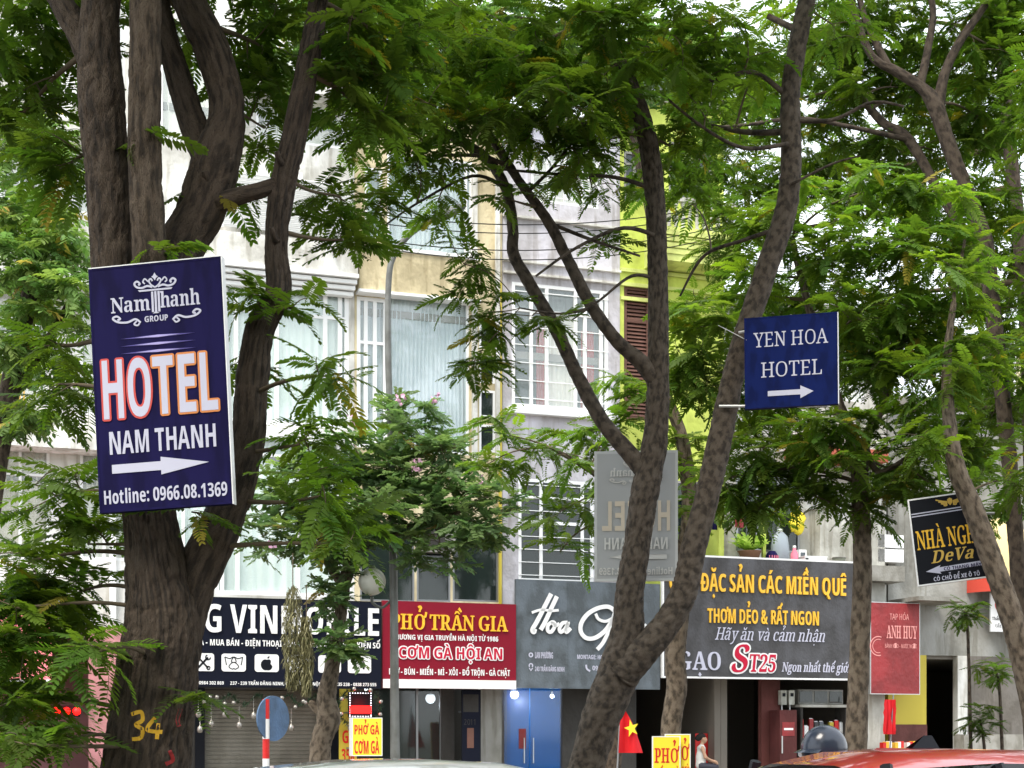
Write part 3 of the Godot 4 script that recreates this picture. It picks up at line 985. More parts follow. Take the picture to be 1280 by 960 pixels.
func build_ground() -> void:
	var g := put("ground", null, M.paving, self)
	var pm := PlaneMesh.new()
	pm.size = Vector2(600, 600)
	g.mesh = pm
	g.position = Vector3(0, -0.13, 0)
	tag(g, "", "", "", "structure")
	# road and pavements follow the house row: [name, o0, o1, top, material]
	for s in [["road", 31.85, 36.4, -0.126, M.asphalt], ["side_road", 13.2, 17.6, -0.126, M.asphalt]]:
		var q := PlaneMesh.new()
		q.size = Vector2(160, s[2] - s[1])
		var o := put(s[0], q, s[4], self, sw(0, s[3], (s[1] + s[2]) / 2))
		o.rotation.y = TH
		tag(o, "", "", "", "structure")
	for s in [["pavement", -0.19, 12.99, M.paving], ["planted_verge", 17.81, 31.64, M.soil], ["near_pavement", 36.61, 60.0, M.paving]]:
		var o := box(s[0], s[3], self, sw(0, -0.065, (s[1] + s[2]) / 2), Vector3(160, 0.13, s[2] - s[1]))
		o.rotation.y = TH
		tag(o, "", "", "", "structure")
	for k in [13.095, 17.705, 31.745, 36.505]:
		var o := box("kerb", M.kerb, self, sw(0, -0.06, k), Vector3(160, 0.15, 0.19))
		o.rotation.y = TH
		tag(o, "", "", "", "structure")
	for i in 16:
		for k in [15.4]:
			var o := box("road_marking", M.line_white, self, sw(-38 + i * 5.0, -0.12, k), Vector3(2.0, 0.004, 0.14))
			o.rotation.y = TH
			tag(o, "", "", "", "structure")

# ---------- trees ----------
func grd(d: float) -> float:
	return 920.0 + EYE * FL / d + 8.0

func frond_mesh(droop: float, sd: int) -> ArrayMesh:
	var r := RandomNumberGenerator.new()
	r.seed = sd
	var st := st_new()
	st.set_smooth_group(-1)
	var spine := func(z: float) -> Vector3: return Vector3(0.03 * sin(z * 3.0 + sd), -droop * z * z + 0.06 * z, z * (1.0 - 0.2 * droop))
	for i in 5:
		var a: Vector3 = spine.call(i / 5.0)
		var b: Vector3 = spine.call((i + 1) / 5.0)
		var w := 0.007 * (1.0 - i / 6.0)
		quad(st, a + Vector3(-w, 0, 0), b + Vector3(-w * 0.8, 0, 0), b + Vector3(0, w, 0), a + Vector3(0, w, 0))
		quad(st, a + Vector3(0, w, 0), b + Vector3(0, w, 0), b + Vector3(w * 0.8, 0, 0), a + Vector3(w, 0, 0))
	var n := 15
	for i in n:
		var f := i / float(n - 1)
		var z := 0.13 + 0.86 * f
		var c: Vector3 = spine.call(z)
		var ln := 0.21 * pow(sin(PI * clampf(0.2 + 0.68 * f, 0, 1)), 0.8) * r.randf_range(0.9, 1.1)
		for s in [-1.0, 1.0]:
			if r.randf() < 0.04: continue
			var ang := deg_to_rad(lerpf(76, 34, f)) + r.randf_range(-0.1, 0.1)
			var dir := Vector3(sin(ang) * s, r.randf_range(-0.28, 0.12), cos(ang)).normalized()
			var side := dir.cross(Vector3(0, 1, 0)).normalized() * 0.032
			var dn := Vector3(0, -0.006, 0)
			var m1 := c + dir * ln * 0.3
			var m2 := c + dir * ln * 0.72 + Vector3(0, -0.015, 0)
			var tip := c + dir * ln + Vector3(0, -0.04, 0)
			st.add_vertex(c); st.add_vertex(m1 + side + dn); st.add_vertex(m1 - side + dn)
			quad(st, m1 + side + dn, m2 + side * 0.8 + dn, m2 - side * 0.8 + dn, m1 - side + dn)
			st.add_vertex(m2 + side * 0.8 + dn); st.add_vertex(tip); st.add_vertex(m2 - side * 0.8 + dn)
	return finish(st)

func leaf_cluster(sd: int, long: float, wide: float, hang: float) -> ArrayMesh:
	var r := RandomNumberGenerator.new()
	r.seed = sd
	var st := st_new()
	st.set_smooth_group(-1)
	for i in 14:
		var z := 0.08 + i * 0.065
		var c := Vector3(r.randf_range(-0.02, 0.02), -hang * z * z * 0.4, z)
		var s := -1.0 if i % 2 else 1.0
		var ang := r.randf_range(0.5, 1.3)
		var dir := Vector3(sin(ang) * s, r.randf_range(-0.25, 0.35) - hang, cos(ang)).normalized()
		var side := dir.cross(Vector3(r.randf_range(-0.4, 0.4), 1, 0)).normalized() * wide
		var up := side.cross(dir).normalized() * wide * 0.25
		var ln := long * r.randf_range(0.75, 1.15)
		var q := [c, c + dir * ln * 0.35 + side + up, c + dir * ln * 0.72 + side * 0.8 + up, c + dir * ln, c + dir * ln * 0.72 - side * 0.8 + up, c + dir * ln * 0.35 - side + up]
		var mid: Vector3 = c + dir * ln * 0.5
		for k in 6:
			st.add_vertex(q[k]); st.add_vertex(q[(k + 1) % 6]); st.add_vertex(mid)
	var w := 0.007
	quad(st, Vector3(-w, 0, 0), Vector3(-w, -hang * 0.4, 1), Vector3(w, -hang * 0.4, 1), Vector3(w, 0, 0))
	return finish(st)

var leaf_kinds := {}
func make_leaves() -> void:
	leaf_kinds.frond = [frond_mesh(0.18, 1), frond_mesh(0.34, 2), frond_mesh(0.55, 3)]
	leaf_kinds.broad = [leaf_cluster(4, 0.3, 0.085, 0.0), leaf_cluster(5, 0.3, 0.085, 0.25)]
	leaf_kinds.long = [leaf_cluster(6, 0.3, 0.06, 0.7), leaf_cluster(7, 0.3, 0.065, 0.4)]

func tree_new(called: String, label: String, px: float, d: float, group := "") -> Dictionary:
	var p := at(px, 920, d)
	p.y = 0
	var t := {"root": thing(called, label, "tree", p, 0.0, group), "skel": [], "base": p}
	return t

func limb(t: Dictionary, called: String, keys: Array, m: Material, sides := 16, rough := 0.07, steps := 10, fine := 0.0, grain_size := Vector2(0.04, 0.2)) -> MeshInstance3D:
	var k4 := []
	for k in keys:
		if k is Vector4:
			k4.append(k)
			continue
		var p := at(k[0], k[1], k[2])
		k4.append(Vector4(p.x, p.y, p.z, k[3] / 2.0 / FL * k[2]))
	var pts := sweep_points(k4, steps)
	for i in pts.size():
		if i % maxi(3, steps / 3) == 0: t.skel.append(pts[i])
	return put(called, tube_mesh(pts, sides, rough, t.base, fine, grain_size), m, t.root)

func bent(a: Vector3, b: Vector3, r0: float, r1: float, sag: float, n: int) -> Array:
	var out := []
	var side := Vector3(rng.randf_range(-1, 1), rng.randf_range(-0.3, 1), rng.randf_range(-1, 1)) * a.distance_to(b) * sag
	var ph := rng.randf() * 6
	for i in n + 1:
		var f := i / float(n)
		var p := a.lerp(b, f) + side * sin(f * PI) + side.cross(Vector3(0.3, 1, 0.2)) * 0.35 * sin(f * 7.0 + ph) * f * (1 - f)
		out.append(Vector4(p.x, p.y, p.z, lerpf(r0, r1, f)))
	return out

# clumps: [px, py, rx, ry, distance, depth in metres, density, brightness]
func foliage(t: Dictionary, clumps: Array, kind: String, size: float, m: Material, sd: int, dens := 1.0, per := 7) -> void:
	rng.seed = sd
	var st := st_new()
	st.set_smooth_group(0)
	var lists := []
	var tints := []
	for k in leaf_kinds[kind].size():
		lists.append([])
		tints.append([])
	for c in clumps:
		# or [middle, rx, ry, rz, -, -, density, brightness] in metres
		var own_place: bool = c[0] is Vector3
		var mid: Vector3 = c[0] if own_place else at(c[0], c[1], c[4])
		var rx: float = c[1] if own_place else c[2] / FL * c[4]
		var ry: float = c[2] if own_place else c[3] / FL * c[4]
		var rz: float = c[3] if own_place else c[5]
		var n := int(ceil(dens * c[6] * PI * rx * ry * 32.0 * pow(0.45 / size, 2.0)))
		# the bough that carries the clump
		var best := Vector4()
		var bd := 1e9
		for s in t.skel:
			var q := Vector3(s.x, s.y, s.z)
			var dd := q.distance_to(mid) + maxf(0.0, q.y - mid.y) * 0.7
			if dd < bd:
				bd = dd
				best = s
		var root := Vector3(best.x, best.y, best.z)
		var r0: float = minf(best.w * 0.6, 0.012 + 0.008 * bd + 0.0002 * n)
		var bough := bent(root, mid, r0, maxf(0.006, r0 * 0.4), 0.12, 9)
		tube(st, bough, 6, 0.0, false, t.base)
		var own := []
		for q in bough: own.append(q)
		for i in n:
			# spread over the clump's volume, a little flattened in layers
			var v := Vector3.ZERO
			while true:
				v = Vector3(rng.randf_range(-1, 1), rng.randf_range(-1, 1), rng.randf_range(-1, 1))
				if v.length_squared() < 1.0: break
			var e := mid + Vector3(v.x * rx, v.y * ry, v.z * rz)
			var near: Vector4 = own[0]
			var nd := 1e9
			for q in own:
				var dd2 := Vector3(q.x, q.y, q.z).distance_to(e)
				if dd2 < nd:
					nd = dd2
					near = q
			var a := Vector3(near.x, near.y, near.z)
			var tw := bent(a, e, clampf(near.w * 0.6, 0.004, 0.009), 0.003, 0.14, 4)
			tube(st, tw, 4, 0.0, false, t.base)
			if own.size() < 60:
				own.append(tw[2])
				own.append(tw[4])
			var td := (e - a)
			td = td.normalized() if td.length() > 0.02 else Vector3(1, 0, 0)
			var az := rng.randf() * TAU
			var young := rng.randf() < 0.07
			var lit: float = c[7] * rng.randf_range(0.75, 1.25)
			for k in per:
				az += 2.4 + rng.randf_range(-0.4, 0.4)
				var dir := Vector3(cos(az), rng.randf_range(-0.45, 0.28), sin(az)) + td * 0.55
				dir = dir.normalized()
				var up := (Vector3(0, 1, 0) + Vector3(rng.randf_range(-0.45, 0.45), 0, rng.randf_range(-0.45, 0.45))).normalized()
				var bx := up.cross(dir).normalized()
				var s2 := size * rng.randf_range(0.5, 1.25)
				var tr := Transform3D(Basis(bx, dir.cross(bx), dir).scaled_local(Vector3(s2, s2, s2)), e - td * size * 0.5 * (k / float(per)) - t.base)
				var which := rng.randi() % lists.size()
				lists[which].append(tr)
				var g := lit * rng.randf_range(0.85, 1.15)
				if rng.randf() < 0.015:
					tints[which].append(Color(g * 2.6, g * 1.3, g * 1.2))
					continue
				tints[which].append(Color(g * (1.5 if young else rng.randf_range(0.85, 1.15)), g * (1.35 if young else 1.0), g * (0.9 if young else rng.randf_range(0.8, 1.2))))
	if t.get("twigged", true):
		var tg := put("twigs", finish(st), M.twig, t.root)
		tg.set_meta("kind", "stuff")
	var crown := node("crown", t.root)
	for k in lists.size():
		var mm := MultiMesh.new()
		mm.transform_format = MultiMesh.TRANSFORM_3D
		mm.use_colors = true
		mm.mesh = leaf_kinds[kind][k]
		mm.instance_count = lists[k].size()
		for i in lists[k].size():
			mm.set_instance_transform(i, lists[k][i])
			mm.set_instance_color(i, tints[k][i])
		var mi := MultiMeshInstance3D.new()
		mi.name = "foliage"
		mi.multimesh = mm
		mi.material_override = m
		mi.set_meta("kind", "stuff")
		crown.add_child(mi, true)

# paint on a trunk: strokes of picture points, laid on the bark by casting rays at it
func painted(called: String, lines: Array, wide: float, m: Material, on: MeshInstance3D, t: Dictionary) -> void:
	var tri: PackedVector3Array = on.mesh.get_faces()
	var eye := Vector3(0, EYE, 0)
	var st := st_new()
	st.set_smooth_group(0)
	var near := PackedVector3Array()
	for k in range(0, tri.size(), 3):
		if tri[k].y > 1.2 and tri[k].y < 1.9 and tri[k].z > 0.0: near.append_array([tri[k], tri[k + 1], tri[k + 2]])
	tri = near
	for line in lines:
		var l := []
		var r := []
		var pts := curve2(line, 10)
		for i in pts.size():
			var a: Vector2 = pts[max(i - 1, 0)]
			var b: Vector2 = pts[min(i + 1, pts.size() - 1)]
			var dn := (b - a).normalized()
			var wv := Vector2(-dn.y, dn.x) * wide * 0.5 * (1.0 + 0.3 * nz.get_noise_2d(i * 40.0, wide * 100))
			for s in [1.0, -1.0]:
				var q: Vector2 = pts[i] + wv * s
				var dir := (at(q.x, q.y, 10.0) - eye).normalized()
				var hit := 1e9
				for k in range(0, tri.size(), 3):
					var h = Geometry3D.ray_intersects_triangle(eye - t.base, dir, tri[k], tri[k + 1], tri[k + 2])
					if h != null: hit = minf(hit, (h - (eye - t.base)).length())
				if hit > 1e8: hit = 10.0 * dir.length()
				(l if s > 0 else r).append(eye - t.base + dir * (hit - 0.0025))
		for i in l.size() - 1:
			quad(st, l[i], l[i + 1], r[i + 1], r[i])
	put(called, finish(st), m, on)

func build_trees() -> void:
	make_leaves()
	# the big many-stemmed tree that carries the tall hotel board
	var a := tree_new("flame_tree", "thick dark-barked tree with several stems and yellow 34 painted low on it", 190, 10.0, "street trees")
	var ga := Vector2(0.028, 0.13)
	var tr := limb(a, "trunk", [[180, grd(10), 10, 170], [182, 1080, 10, 132], [184, 960, 10, 106], [196, 850, 10, 98], [204, 780, 10, 92], [196, 710, 10, 78], [186, 640, 10.05, 66], [176, 560, 10.1, 64], [168, 470, 10.1, 62], [160, 380, 10.12, 60]], M.bark_a, 84, 0.1, 28, 0.02, ga)
	limb(a, "stem", [[172, 560, 10.1, 56], [154, 440, 10.1, 54], [141, 330, 10.1, 53], [134, 220, 10.1, 56], [126, 120, 10.1, 58], [124, 40, 10.1, 50], [132, -60, 10.1, 44], [140, -200, 10.2, 38]], M.bark_a, 60, 0.08, 26, 0.016, ga)
	limb(a, "limb", [[124, 90, 10.15, 40], [98, 40, 10.2, 34], [70, -10, 10.3, 30], [30, -80, 10.6, 22]], M.bark_a, 36, 0.07, 16, 0.012, ga)
	limb(a, "stem", [[190, 600, 10.08, 50], [190, 440, 10.0, 44], [187, 320, 9.95, 42], [181, 200, 9.95, 41], [181, 100, 9.95, 40], [182, 0, 10, 38], [186, -160, 10.1, 32]], M.bark_pale_a, 52, 0.06, 30, 0.012, Vector2(0.022, 0.16))
	limb(a, "stem", [[216, 800, 10.05, 66], [242, 725, 10.08, 58], [272, 665, 10.12, 52], [296, 605, 10.18, 46], [310, 545, 10.22, 42], [316, 470, 10.3, 40], [326, 410, 10.35, 37], [348, 365, 10.4, 33], [345, 310, 10.4, 29], [352, 240, 10.4, 31], [368, 170, 10.4, 29], [383, 90, 10.4, 27], [398, 0, 10.45, 23], [410, -110, 10.5, 20]], M.bark_a, 48, 0.13, 18, 0.014, ga)
	limb(a, "limb", [[195, 400, 10.25, 66], [222, 320, 10.35, 58], [252, 260, 10.4, 58], [272, 195, 10.45, 56], [284, 140, 10.5, 42], [268, 70, 10.55, 43], [240, 10, 10.6, 40], [215, -60, 10.7, 36]], M.bark_a, 52, 0.1, 20, 0.014, ga)
	limb(a, "limb", [[268, 215, 10.5, 42], [244, 160, 10.55, 35], [224, 100, 10.6, 31], [206, 40, 10.65, 29], [190, -40, 10.8, 24]], M.bark_a, 36, 0.08, 18, 0.01, ga)
	limb(a, "limb", [[250, 268, 10.4, 32], [285, 250, 10.35, 23], [325, 238, 10.35, 19], [352, 228, 10.4, 17]], M.bark_a, 28, 0.1, 14, 0.008, ga)
	for k in [[214, 560, 10.0, 18], [345, 300, 10.3, 10], [352, 205, 10.3, 9], [262, 230, 10.3, 12]]:
		limb(a, "branch_stub", [[k[0], k[1], k[2] + 0.03, k[3]], [k[0] - 4, k[1] - 8, k[2] - 0.02, k[3] * 0.85], [k[0] - 6, k[1] - 16, k[2] - 0.04, k[3] * 0.7]], M.bark_a, 14, 0.15, 5)
	painted("painted_number", [[Vector2(164, 893), Vector2(176, 890), Vector2(178, 900), Vector2(170, 906), Vector2(178, 912), Vector2(176, 922), Vector2(165, 924)], [Vector2(194, 897), Vector2(184, 912), Vector2(203, 915)], [Vector2(198, 904), Vector2(196, 924)]], 5.0, M.paint_yellow, tr, a)
	painted("red_paint_mark", [[Vector2(226, 886), Vector2(222, 900), Vector2(224, 908)]], 5.0, M.paint_red, tr, a)
	painted("red_paint_mark", [[Vector2(212, 938), Vector2(216, 950), Vector2(207, 955)]], 5.0, M.paint_red, tr, a)
	foliage(a, [
		[50, 50, 80, 70, 11.0, 0.9, 1.1, 0.9], [30, 140, 60, 60, 11.2, 0.8, 1.1, 0.85], [70, 215, 50, 45, 10.8, 0.7, 0.9, 0.95],
		[250, 60, 60, 60, 11.6, 0.6, 0.35, 0.8], [330, 60, 50, 60, 11.2, 0.6, 0.9, 0.8], [330, 160, 36, 50, 11.2, 0.5, 0.7, 0.9], [300, 245, 36, 24, 10.7, 0.4, 0.5, 1.1],
		[470, 40, 80, 60, 10.8, 0.8, 1.0, 0.85], [440, 130, 60, 50, 11.0, 0.7, 0.9, 0.85], [425, 245, 42, 36, 11.0, 0.5, 0.8, 0.85], [428, 300, 30, 30, 10.8, 0.4, 0.9, 0.7],
		[320, 385, 36, 26, 10.5, 0.4, 0.7, 0.9], [365, 385, 26, 16, 10.2, 0.3, 0.6, 1.1], [300, 440, 22, 40, 10.7, 0.4, 0.7, 0.8], [410, 470, 50, 30, 10.0, 0.4, 0.45, 1.2], [375, 555, 60, 40, 9.9, 0.5, 0.7, 1.1], [400, 620, 60, 40, 9.8, 0.5, 0.8, 1.05], [430, 680, 40, 30, 9.9, 0.4, 0.4, 1.0],
		[75, 480, 42, 36, 10.4, 0.5, 1.1, 0.9], [50, 430, 40, 30, 10.8, 0.5, 0.8, 0.9], [240, 640, 30, 18, 9.75, 0.2, 0.5, 1.0], [225, 308, 30, 12, 9.85, 0.15, 0.6, 0.9], [160, 170, 14, 10, 9.9, 0.15, 0.4, 0.8],
		[70, 620, 60, 40, 10.0, 0.6, 0.9, 1.0], [40, 700, 60, 50, 10.2, 0.7, 1.0, 0.9], [100, 740, 50, 60, 10.4, 0.6, 1.0, 0.8], [120, 815, 60, 34, 9.4, 0.5, 0.8, 1.15], [40, 800, 60, 60, 10.1, 0.6, 1.2, 0.95], [20, 870, 50, 50, 9.9, 0.5, 1.0, 1.0], [110, 680, 40, 40, 10.3, 0.5, 0.9, 0.9], [20, 760, 40, 40, 9.7, 0.5, 0.8, 1.0], [80, 932, 60, 26, 9.6, 0.6, 0.9, 0.95], [30, 930, 50, 40, 9.2, 0.6, 0.9, 1.1], [250, 870, 18, 12, 9.8, 0.15, 0.4, 0.9],
		[100, -120, 220, 90, 10.8, 1.5, 0.6, 0.9], [380, -120, 200, 90, 10.6, 1.5, 0.7, 0.9], [220, -300, 360, 110, 10.5, 2.2, 0.5, 0.9],
		[Vector3(-2.4, 9.2, -8.6), 3.0, 1.0, 2.6, 0, 0, 0.4, 0.9], [Vector3(-3.6, 10.6, -10.5), 3.0, 0.9, 2.4, 0, 0, 0.35, 0.9], [Vector3(-1.2, 7.6, -7.6), 1.8, 0.6, 1.4, 0, 0, 0.4, 0.9],
	], "frond", 0.38, M.leaf, 101, 0.85)

	# the forked tree with the small blue board
	var b := tree_new("flame_tree", "forked grey-barked tree whose leaning limb carries the small blue board", 725, 14.0, "street trees")
	limb(b, "trunk", [[700, grd(14), 14, 67.9], [715, 1020, 14, 53.9], [734, 955, 14, 45.2], [752, 895, 14, 48.7], [774, 838, 14, 52.2], [784, 790, 14, 43.5], [787, 740, 14, 36.5], [796, 680, 14, 34.8], [807, 610, 14, 36.5], [818, 555, 14, 31.3], [822, 500, 14, 27.8], [823, 440, 14, 25.2], [822, 330, 14, 23.5], [818, 240, 14, 23.5], [808, 170, 14, 23.5], [790, 115, 14, 21.8], [773, 80, 14, 18.3], [750, 40, 14, 15.7], [720, -30, 14.1, 12.2]], M.bark_b, 50, 0.11, 18, 0.011, Vector2(0.05, 0.05))
	limb(b, "limb", [[776, 845, 13.95, 45.2], [803, 815, 13.9, 40.0], [832, 782, 13.9, 34.8], [855, 740, 13.9, 33.1], [866, 690, 13.9, 31.3], [884, 620, 13.9, 30.4], [902, 540, 13.9, 28.7], [915, 475, 13.9, 27.0], [932, 415, 13.9, 26.1], [957, 340, 13.9, 27.0], [982, 265, 13.9, 27.8], [989, 200, 13.9, 26.1], [988, 120, 13.9, 24.4], [998, 50, 13.9, 23.5], [1012, -20, 14, 20.9], [1030, -150, 14.1, 17.4]], M.bark_b, 44, 0.11, 18, 0.01, Vector2(0.05, 0.05))
	limb(b, "limb", [[815, 600, 14, 26.1], [785, 565, 14, 21.8], [752, 525, 14, 19.1], [722, 470, 14, 17.4], [695, 412, 14, 17.4], [664, 358, 14, 15.7], [642, 318, 14, 14.8], [641, 285, 14, 13.9], [632, 235, 14.05, 13.1], [604, 195, 14.1, 13.1], [550, 163, 14.1, 11.3], [490, 140, 14.1, 9.6], [440, 122, 14.1, 7.0]], M.bark_b, 24, 0.09, 12, 0.005, Vector2(0.04, 0.05))
	limb(b, "limb", [[822, 480, 14, 22.6], [800, 452, 13.95, 19.1], [770, 425, 13.9, 16.5], [738, 380, 13.9, 15.7], [710, 325, 13.9, 14.8], [684, 275, 13.9, 13.1], [650, 228, 13.9, 11.3], [618, 178, 13.9, 10.4], [592, 140, 13.9, 8.7], [560, 100, 13.9, 6.1]], M.bark_b, 24, 0.09, 12, 0.005, Vector2(0.04, 0.05))
	limb(b, "limb", [[640, 210, 13.9, 7.0], [600, 195, 13.7, 5.2], [540, 195, 13.6, 3.5]], M.bark_b, 8)
	for k in [[[826, 240, 14, 7], [770, 222, 13.9, 5], [700, 218, 13.8, 4], [630, 212, 13.7, 3]], [[832, 300, 14, 6], [780, 285, 13.8, 5], [720, 310, 13.7, 4], [670, 345, 13.6, 3]], [[825, 350, 14, 5], [790, 345, 13.9, 4], [750, 375, 13.8, 3], [715, 400, 13.8, 2]], [[660, 240, 13.9, 5], [690, 210, 13.8, 4], [730, 160, 13.7, 3]], [[600, 165, 13.9, 5], [640, 120, 13.7, 4], [690, 60, 13.6, 3]], [[632, 235, 14, 6], [590, 220, 13.8, 4], [520, 255, 13.7, 3], [470, 290, 13.6, 2]], [[740, 385, 13.9, 5], [700, 392, 13.7, 3], [650, 385, 13.6, 2]], [[986, 150, 13.9, 7], [1040, 150, 13.8, 5], [1090, 128, 13.7, 4], [1130, 133, 13.6, 3]], [[985, 180, 13.8, 6], [930, 185, 13.7, 5], [880, 160, 13.6, 4], [830, 120, 13.5, 3]], [[990, 230, 13.8, 4], [1040, 205, 13.7, 3], [1075, 195, 13.6, 2]]]:
		limb(b, "branch", k, M.bark_b, 7, 0.06, 6)
	limb(b, "limb", [[690, 280, 14, 5.2], [740, 300, 13.8, 4.3], [800, 320, 13.7, 2.6]], M.bark_b, 6)
	limb(b, "limb", [[984, 120, 13.9, 7.8], [940, 90, 13.8, 6.1], [880, 100, 13.7, 5.2], [800, 55, 13.6, 3.5], [770, 65, 13.6, 2.6]], M.bark_b, 8)
	limb(b, "limb", [[975, 285, 14.1, 7.0], [930, 300, 14.4, 5.2], [880, 320, 14.6, 4.3], [850, 370, 14.7, 2.6]], M.bark_b, 8)
	limb(b, "limb", [[978, 165, 14.1, 8.7], [930, 165, 14.4, 7.0], [870, 155, 14.6, 5.2], [830, 165, 14.8, 4.3]], M.bark_b, 8)
	foliage(b, [
		[470, 110, 60, 50, 13.6, 0.8, 0.77, 1.0], [540, 60, 80, 60, 13.6, 1.0, 0.85, 1.06], [620, 90, 70, 50, 13.4, 0.9, 0.77, 1.06], [700, 50, 80, 55, 13.6, 1.0, 0.94, 1.0], [690, 130, 70, 50, 13.2, 0.8, 0.94, 0.89], [790, 40, 70, 50, 13.6, 0.9, 0.77, 1.06],
		[560, 150, 70, 40, 13.2, 0.7, 0.68, 0.94], [520, 205, 40, 34, 13.4, 0.5, 0.51, 0.94], [600, 150, 40, 40, 13.0, 0.5, 0.51, 1.0], [720, 190, 60, 30, 13.6, 0.6, 0.51, 1.06], [740, 235, 50, 22, 13.8, 0.5, 0.3, 1.06],
		[580, 330, 34, 40, 13.5, 0.4, 0.59, 0.77], [610, 390, 40, 34, 13.5, 0.4, 0.59, 0.77], [590, 455, 42, 26, 13.4, 0.4, 0.77, 0.71], [665, 395, 40, 24, 13.6, 0.4, 0.51, 0.77], [470, 260, 40, 30, 13.4, 0.4, 0.51, 0.89], [640, 250, 40, 16, 13.7, 0.4, 0.34, 0.89], [755, 300, 50, 14, 13.8, 0.3, 0.21, 0.89],
		[870, 60, 70, 50, 13.4, 0.8, 0.77, 1.12], [870, 135, 60, 36, 13.8, 0.7, 0.59, 1.18], [930, 30, 50, 40, 13.6, 0.6, 0.68, 1.18], [760, 110, 50, 40, 13.4, 0.6, 0.68, 1.0], [870, 210, 40, 30, 14.6, 0.5, 0.42, 1.18], [650, 175, 60, 28, 13.9, 0.6, 0.51, 1.18], [760, 175, 50, 30, 14.2, 0.6, 0.51, 1.24], [700, 215, 50, 16, 14.2, 0.5, 0.34, 1.18], [840, 185, 40, 24, 14.4, 0.5, 0.51, 1.24], [480, 180, 50, 30, 13.6, 0.5, 0.59, 1.12], [550, 220, 40, 16, 13.6, 0.4, 0.34, 1.06], [800, 225, 40, 30, 15.2, 0.5, 0.5, 1.05], [865, 255, 34, 26, 15.4, 0.5, 0.5, 1.05], [720, 150, 60, 30, 14.6, 0.6, 0.5, 1.05], [545, 255, 40, 22, 14.4, 0.4, 0.4, 1.0], [640, 60, 70, 40, 14.8, 0.7, 0.5, 1.05], [940, 90, 36, 50, 14.4, 0.6, 0.51, 1.18], [1040, 30, 50, 30, 14.2, 0.6, 0.42, 1.24],
		[560, -110, 200, 80, 13.6, 1.8, 0.34, 1.06], [860, -110, 200, 80, 13.6, 1.8, 0.34, 1.06], [1080, -120, 150, 80, 13.8, 1.6, 0.34, 1.06], [780, -290, 420, 100, 13.8, 2.6, 0.21, 1.06],
		[Vector3(1.2, 11.5, -12.0), 3.4, 1.1, 3.0, 0, 0, 0.35, 0.9], [Vector3(2.6, 12.6, -14.5), 3.0, 1.0, 2.6, 0, 0, 0.3, 0.9],
	], "frond", 0.33, M.leaf, 202, 0.8)

	# trees on the right
	var c := tree_new("flame_tree", "slender tree with bright layered sprays behind the small blue board", 1075, 22.0, "street trees")
	limb(c, "trunk", [[1072, grd(22), 22, 30.2], [1070, 960, 22, 26.9], [1073, 850, 22, 24.4], [1078, 720, 22, 23.5], [1076, 640, 22, 23.5], [1074, 590, 22, 21.8], [1064, 545, 22, 16.8], [1048, 505, 22, 14.3], [1030, 450, 22, 12.6], [1010, 380, 22.2, 10.1], [990, 300, 22.4, 7.6]], M.bark_pale, 30, 0.1, 16, 0.008, Vector2(0.05, 0.07))
	limb(c, "limb", [[1076, 600, 22, 18.5], [1082, 550, 22.1, 14.3], [1106, 500, 22.2, 11.8], [1128, 420, 22.3, 10.1], [1140, 330, 22.4, 7.6], [1150, 260, 22.4, 5.9]], M.bark_pale, 10)
	limb(c, "limb", [[1080, 555, 22, 10.1], [1100, 590, 21.8, 7.6], [1150, 560, 21.5, 5.0]], M.bark_pale, 8)
	foliage(c, [
		[1010, 250, 50, 26, 22, 0.8, 0.8, 1.2], [1080, 240, 60, 24, 21.6, 0.9, 0.9, 1.3], [1150, 250, 60, 26, 21.4, 0.9, 1.0, 1.3], [965, 285, 40, 28, 21.8, 0.8, 0.8, 1.15], [935, 345, 40, 30, 22, 0.8, 0.9, 1.05], [1040, 310, 60, 34, 21.6, 1.0, 1.0, 1.2], [1130, 320, 60, 34, 21.4, 1.0, 1.0, 1.2], [1200, 320, 50, 30, 21.6, 0.8, 0.8, 1.1],
		[1080, 385, 60, 34, 21.4, 0.9, 1.0, 1.15], [1170, 390, 60, 34, 21.4, 0.9, 0.9, 1.15], [870, 410, 40, 40, 22, 0.8, 0.9, 1.0], [900, 480, 40, 36, 22.2, 0.7, 0.7, 0.9], [1110, 450, 70, 36, 21.6, 0.9, 1.0, 1.05], [1200, 460, 60, 34, 21.8, 0.9, 0.9, 1.0], [1000, 545, 60, 28, 21.6, 0.8, 0.8, 0.95], [940, 560, 50, 30, 22, 0.8, 0.8, 0.9], [1050, 580, 50, 24, 21.4, 0.7, 0.5, 1.0], [1150, 540, 60, 30, 21.4, 0.8, 0.9, 1.0], [1210, 560, 50, 34, 21.6, 0.8, 0.8, 0.95], [950, 620, 50, 24, 22.4, 0.7, 0.6, 0.9], [1020, 620, 50, 20, 21.8, 0.6, 0.4, 1.0], [1110, 610, 36, 24, 21.4, 0.5, 0.7, 0.85], [1075, 530, 40, 26, 21.3, 0.6, 0.9, 0.95], [980, 600, 60, 26, 22.2, 0.7, 0.8, 0.95], [900, 600, 40, 40, 22.4, 0.7, 0.9, 0.95], [1060, 640, 40, 18, 22.2, 0.5, 0.5, 0.95], [1170, 610, 40, 20, 21.8, 0.5, 0.6, 0.95], [960, 500, 50, 24, 22.4, 0.8, 0.8, 0.9], [1120, 590, 50, 30, 23, 0.7, 0.8, 0.9], [850, 470, 30, 50, 22.6, 0.6, 0.8, 1.0], [860, 380, 24, 24, 22.4, 0.5, 0.6, 1.05],
	], "frond", 0.48, M.leaf_bright, 303, 1.05)

	var e := tree_new("flame_tree", "tall tree with a wide dark fork high at the right", 1262, 25.0, "street trees")
